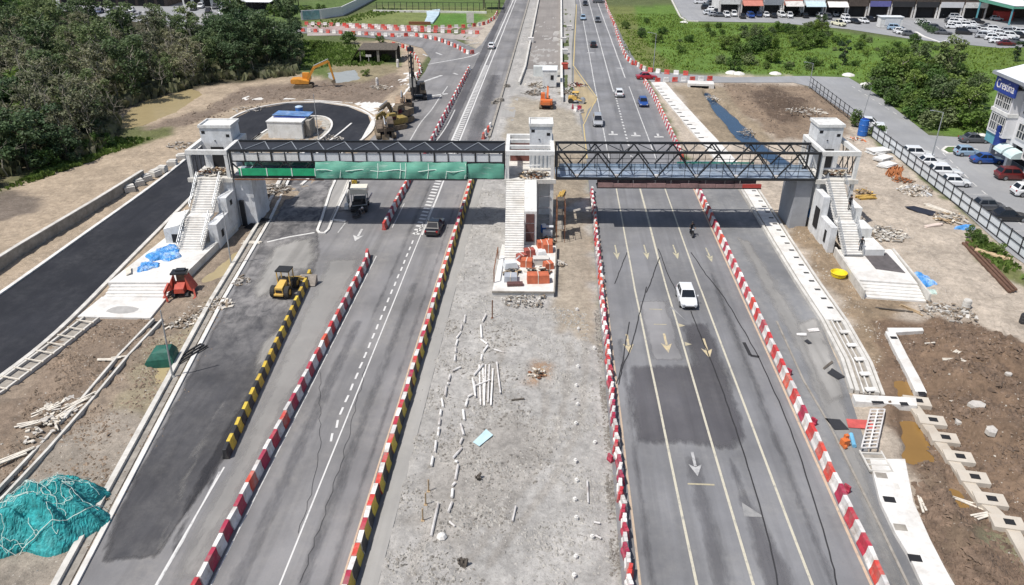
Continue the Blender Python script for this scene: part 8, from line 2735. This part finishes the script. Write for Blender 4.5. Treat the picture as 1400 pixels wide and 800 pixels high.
M_brick = M('orange_red_wrap', (0.50, 0.13, 0.06), .6, .25, 1.5, .15)
stack('wrapped_bales', 'pair of orange red wrapped bales at the front of the median podium', (-1.3, 70.0, .43), (2.3, 1.1, .9), M_brick, .1)
stack('wrapped_bales', 'faded orange bale beside the foot of the median stairs', (-2.6, 73.7, .43), (1.3, 1.1, .75), M_brick, -.1, 1)
stack('wrapped_bales', 'orange bale against the right edge of the median podium under the blue barrel', (-.45, 77.6, .43), (1.1, 1.4, 1.0), M_brick, .15, 1)
stack('wrapped_bales', 'dull red bale beside the foot of the middle tower side wall', (-2.4, 76.2, .43), (1.2, .9, .8), M('dull_red_wrap', (0.33, 0.08, 0.06), .7, .3, 1.5), .3, 1)
a = MB(); a.xsec([[(-.5, -.45, 0), (.5, -.45, 0), (.5, .45, 0), (-.5, .45, 0)], [(-.55, -.5, .5), (.55, -.5, .5), (.55, .5, .5), (-.55, .5, .5)], [(-.4, -.35, 1.0), (.4, -.35, 1.05), (.4, .35, 1.0), (-.4, .35, 1.02)]]); tag(obj('bulk_bag', a, M_white, None, (-1.05, 75.4, .43), .2), 'white bulk bag standing between orange bales on the median podium', 'bag')
a = MB(); a.box((0, 0, .35), (1.6, .8, .7)); a.box((0, 0, .74), (1.7, .9, .06)); tag(obj('grey_crate', a, M_conc, None, (-1.1, 74.2, .43), .05), 'grey crate in front of the white bulk bag', 'crate')
stack('grey_bales', 'grey wrapped stack at the left front of the median podium', (-4.1, 70.2, .43), (1.4, 1.2, .6), M('grey_wrap', (0.36, 0.38, 0.42), .5, .2, 1.5), 0, 1)
a = MB(); a.box((0, 0, .18), (1.6, .6, .25)); tag(obj('brick_pallet', a, M_maroon, None, (-3.6, 69.0, .43), .12), 'dark brick pallet at the front edge of the median podium', 'pallet')
a = MB(); a.box((0, 0, .4), (1.5, 1.1, .6), 0, 0, .8); a.bar((.4, .2, .6), (1.0, -.1, 1.3), .12); tag(obj('mixer', a, M_pale_panel, None, (-4.3, 73.1, .43), .3), 'pale grey mixer at the foot of the median stairs', 'mixer')
debris('scrap_heap', 'tools and black scrap in front of the median stairs', (-4.0, 71.8, .43), .9, 34, 210, [M_trim, M_conc_dk, M_wood], .4)
debris('scrap_heap', 'dark scrap and sticks behind the orange red bales', (-1.2, 72.1, .43), 1.2, 60, 211, [M_wood_dk, M_wood_pale, M_trim, M_rust], .5, None, 0, 1.3)
debris('scrap_heap', 'pale offcuts along the right edge of the median podium', (.9, 75.0, .05), .8, 22, 212, [M_wood_pale, M_white], .3)
debris('rubble', 'pale rubble below the front wall of the median podium', (-2.4, 66.6, .1), 2.4, 90, 213, [M_conc_lt, M_conc, M_conc_dk], .12, None, 0, .6)
a = MB(); a.box((0, 0, .5), (1.1, .7, .9)); a.box((0, 0, 1.4), (1.3, .5, .1)); tag(obj('generator', a, M_pale_panel, None, (-.5, 82.2, .0)), 'pale generator box in the shaft under the middle tower landing', 'generator')
planks('timber_stack', 'yellow and black timber props leaning right of the middle tower', on(766, 268), 14, 2.6, .14, bpy.data.materials['yellow_timber'], 1.4, 214, .5, 3)
# median beyond the bridge
t = thing('roller', 'small yellow roller parked in the median beyond the bridge', 'roller', on(788, 141), PI / 2 - .2)
a = MB(); a.tube((-.6, -1.1, .55), (.6, -1.1, .55), .55, n=14); obj('drum', a, M_steel_lt, t)
for s in (-1, 1):
    a = MB(); a.tube((s * .55 - .15, 1.0, .5), (s * .55 + .15, 1.0, .5), .5, n=14); obj('wheel', a, M_tyre, t)
a = MB(); a.box((0, .7, 1.0), (1.2, 1.6, .7)); a.bar((-.7, -1.1, .7), (-.6, .2, .95), .15); a.bar((.7, -1.1, .7), (.6, .2, .95), .15); obj('body', a, M_yelmach, t)
a = MB(); a.box((0, .2, 2.1), (1.3, 1.2, .08)); obj('canopy', a, M_yelmach, t)
a = MB()
for x in (-.55, .55):
    for y in (-.25, .65):
        a.bar((x, y, 1.3), (x, y, 2.06), .06)
obj('canopy_post', a, M_steel, t)
for k, (px, py) in enumerate(((783, 149), (787, 152), (792, 150), (795, 155))):
    p = on(px, py)
    place(ME_PW if k % 2 else ME_PR, 'plastic_barrier', p, k * .7, ('red', 'white')[k % 2] + ' plastic barrier clustered below the small yellow roller', 'barrier', 'plastic barriers below the roller')
for k, (px, py, r_, ms, lab) in enumerate(((735, 118, 3.0, [M_conc_dk, M_wood_dk, M_conc, M_wood_pale], 'grey scrap beside the small median cabin'), (730, 128, 2.6, [M_conc, M_wood_dk, M_conc_lt], 'scrap and pipes in front of the small median cabin'), (787, 117, 2.2, [M_trim, M_redmach, M_conc], 'dark and red scrap right of the long median wall'), (778, 128, 2.0, [M_white, M_conc_lt], 'white scrap right of the small median cabin'))):
    debris('scrap_heap', lab, on(px, py), r_, 60, 220 + k, ms, .8, None, 0, 2.0)
for k, (px, py, m_, lab) in enumerate(((772, 94, M_redmach, 'red box on the verge right of the long median wall'), (772, 74, M_wht, 'nearer white box on the verge right of the median ramp'), (770, 58, M_wht, 'middle white box on the verge right of the median ramp'), (778, 41, M_wht, 'farthest white box on the verge right of the median ramp'), (726, 58, M_wht, 'white box on the wall left of the median ramp'))):
    p = G(px, py, .03); a = MB(); a.box((0, 0, .6), (1.4, 1.6, 1.1)); a.box((0, 0, 1.19), (1.5, 1.7, .06)); tag(obj('site_box', a, m_, None, p), lab, 'box')
for k, (px, py) in enumerate(((693, 119), (683, 138), (678, 142))):
    p = on(px, py); mb = MB()
    for q in range(8):
        mb.box((random.uniform(-.6, .6), random.uniform(-.6, .6), .25), (.6, .5, .5), q)
    tag(obj('sandbags', mb, M_conc_dk, None, p), ('upper dark sandbag pile on the pale lane left of the median', 'middle dark sandbag pile on the pale lane left of the median', 'lower dark sandbag pile on the pale lane left of the median')[k], 'sandbags')

# stream and culvert beyond the right span
t = thing('box_culvert', 'concrete box culvert with a dark mouth below the junction barriers', 'culvert', G(958, 121, 0), -.1)
a = MB(); a.bx(-2.6, 2.6, .0, 3.0, .5, .9); a.bx(-2.6, -2.1, 0, 3, -1, .49); a.bx(1.6, 2.6, 0, 3.0, -1, .49); obj('headwall', a, M_conc_lt, t)
a = MB(); a.bx(-2.09, 1.59, .5, 2.9, -1, .49); obj('mouth', a, M_win, t)
debris('rubble', 'white debris along the upper bank of the blue stream', on(980, 134), 2.6, 60, 230, [M_white, M_conc_lt, M_wood_pale], .15, None, -.5)
debris('rubble', 'pale sticks and rubble along the middle bank of the blue stream', on(1000, 156), 2.4, 60, 231, [M_white, M_conc_lt, M_wood_pale], .15, None, -.8)
debris('rubble', 'white rubble along the lower bank of the blue stream', on(1030, 180), 2.8, 60, 232, [M_white, M_conc_lt], .15, None, -.8)
planks('timber_raft', 'pale timber raft lying on the earth beside the blue stream', on(1002, 173), 5, 5.4, .3, M_wood_pale, -.15, 233)
debris('rubble', 'pale rubble on the bare earth near the hoarding end', on(1100, 160), 3.4, 60, 234, [M_conc_lt, M_wood_pale, M_white], .2, None, 0)
planks('concrete_pipe', 'pale round log lying beside the dark hoarding posts', on(1118, 155), 1, 5.5, .5, M_wood_pale, -.75, 235)
for px, py in ((1000, 100), (1010, 101), (1060, 101), (1160, 103), (1185, 116), (1340, 186), (935, 31)):
    p = on(px, py); a = MB(); a.lathe((0, 0, -.1), [(1.5, 0), (1.2, .3), (.5, .55), (.1, .6)], 8)
    tag(obj('spoil_heap', a, M_conc_lt, None, p), 'low pale spoil heap on the verge of the side road', 'spoil heap', 'spoil heaps by the side road')
p = on(1168, 174)
t = thing('potted_shrub', 'green shrub growing beside the blue water tank behind the right tower', 'shrub', p)
a = MB(); leaves(a, (0, 0, 1.7), (1.1, 1.1, 1.5), 420, .36, random.Random(8)); obj('foliage', a, L_bush, t)
a = MB(); a.tube((0, 0, -.1), (0, 0, 1.6), .07); obj('stem', a, M_bark_dk, t)
debris('scrap_heap', 'orange and white scrap at the foot of the blue tank by the hoarding', on(1170, 192), 1.5, 40, 236, [M_white, M_orange, M_conc], .4)


# clods and stones nobody could count
def stones(name, label, polys, n, smin, smax, mat, seed, lift=.5):
    rg = random.Random(seed)
    mb = MB()
    shape = [(1, 0, 0), (0, 1, 0), (-1, 0, 0), (0, -1, 0), (0, 0, 1)]
    for poly, share in polys:
        x0, x1 = min(p.x for p in poly), max(p.x for p in poly); y0, y1 = min(p.y for p in poly), max(p.y for p in poly)
        want = int(n * share); k = 0; tries = 0
        while k < want and tries < want * 12:
            tries += 1
            x, y = rg.uniform(x0, x1), rg.uniform(y0, y1)
            if not inside((x, y), poly):
                continue
            if math.sin(x * .9 + 1.7 * math.sin(y * .6)) + math.sin(y * 1.1 + x * .3) + rg.gauss(0, .8) < 0:
                continue
            s = smin + (smax - smin) * rg.random() ** 3
            a = rg.uniform(0, 6.28); ca, sa = math.cos(a), math.sin(a)
            ex, ey, ez = s * rg.uniform(.6, 1.5), s * rg.uniform(.5, 1.1), s * rg.uniform(.4, .9)
            z = GZ(x, y) - s * .12
            i = len(mb.v)
            for vx, vy, vz in shape:
                vx, vy = vx * ex + rg.uniform(-.2, .2) * s, vy * ey + rg.uniform(-.2, .2) * s
                mb.v.append((x + vx * ca - vy * sa, y + vx * sa + vy * ca, z + vz * ez))
            mb.f += [(i, i + 1, i + 4), (i + 1, i + 2, i + 4), (i + 2, i + 3, i + 4), (i + 3, i, i + 4)]
            mb.m += [0] * 4
            k += 1
    return tag(obj(name, mb, mat), label, 'stones', None, 'stuff')


MUD_R = GL([(1205, 450), (1330, 440), (1400, 480), (1420, 810), (1310, 810), (1250, 640), (1265, 560), (1235, 520)])
MUD_R2 = GL([(1245, 640), (1285, 640), (1400, 790), (1320, 820), (1262, 720)])
stones('mud_clods', 'dark clods strewn over the brown mud in the lower right', [(MUD_R, .7), (MUD_R2, .3)], 11000, .05, .34, M('mud_clod', (0.15, 0.105, 0.075), .95, .5, 1.2), 301)
stones('pale_stones', 'pale stones strewn over the muddy ground at both sides', [(MUD_R, .2), (GL([(1060, 300), (1130, 330), (1210, 450), (1195, 540), (1140, 430)]), .2), (GL([(0, 600), (60, 505), (130, 440), (215, 434), (330, 400), (370, 310), (300, 470), (220, 600), (120, 760), (60, 800), (0, 690)]), .35), (GL([(1180, 300), (1240, 300), (1330, 440), (1260, 440), (1220, 350)]), .25)], 3600, .03, .14, M('pale_stone', (0.40, 0.365, 0.32), .95, .3, 2), 302)
stones('mud_clods', 'brown clods strewn over the bank left of the slip road', [(GL([(0, 640), (60, 505), (130, 440), (215, 434), (170, 490), (60, 620), (0, 680)]), .55), (GL([(20, 690), (70, 620), (170, 500), (230, 440), (330, 400), (250, 560), (110, 780), (60, 640)]), .45)], 5200, .05, .24, M('brown_clod', (0.22, 0.165, 0.12), .95, .45, 1.2), 303)
stones('gravel', 'loose gravel strewn over the median', [(GL([(600, 420), (800, 420), (845, 800), (520, 800)]), .85), (GL([(650, 260), (690, 260), (680, 420), (610, 420)]), .15)], 13000, .03, .2, M('gravel_stone', (0.33, 0.315, 0.29), .95, .4, 2), 304)
stones('dark_rubble', 'dark broken clods along the right side of the gravel median', [(GL([(812, 420), (820, 420), (848, 640), (858, 800), (835, 800), (826, 600)]), .5), (GL([(600, 430), (700, 430), (760, 620), (660, 800), (520, 800)]), .5)], 5200, .04, .2, M('dark_gravel', (0.2, 0.185, 0.165), .95, .4, 2), 305)
stones('spoil_clods', 'brown clods over the cleared earth beyond the bridge', [(GL([(985, 112), (1110, 118), (1150, 160), (1110, 190), (1060, 190), (1010, 150)]), .6), (GL([(200, 180), (330, 125), (540, 108), (540, 128), (400, 138), (260, 170)]), .4)], 2600, .08, .4, M('spoil_clod', (0.16, 0.12, 0.09), .95, .45, 1), 306)


for k, (x, y, m_, lab) in enumerate(((-.35, 79.9, M_brick, 'small orange bale in the gap right of the side wall under the middle tower'), (-1.15, 78.6, M_brick, 'orange bale leaning on the middle tower side wall'), (-.3, 73.2, M_brick, 'orange bale on the right edge of the median podium beside the scrap'), (-3.2, 75.0, bpy.data.materials['dull_red_wrap'], 'small dull red bale close to the median stair foot'))):
    stack('wrapped_bales', lab, (x, y, .43 if y < 79 else 0), (1.0, .9, .7), m_, .2 * k, 1)
t = thing('scaffold', 'rusty scaffold frame leaning along the right side of the middle tower', 'scaffold', bridge_at(3.4, -1.0), BR)
for x in (0, .9):
    for y in (-3.2, -1.6, 0):
        a = MB(); a.bar((x, y, 0), (x, y, 4.6), .06); obj('standard', a, M_rust, t)
for z in (1.4, 2.9, 4.4):
    for x in (0, .9):
        a = MB(); a.bar((x, -3.4, z), (x, .2, z), .05); obj('ledger', a, M_rust, t)
    a = MB(); a.bx(.05, .85, -3.2 + z * .4, -.2, z + .04, z + .09); obj('board', a, M_wood_dk if z > 2 else M_conc_dk, t)
debris('scrap_heap', 'grey tools and scrap in the gap under the middle tower landing', (-.6, 81.0, .05), 1.0, 50, 240, [M_trim, M_wood, M_conc_dk], .6)
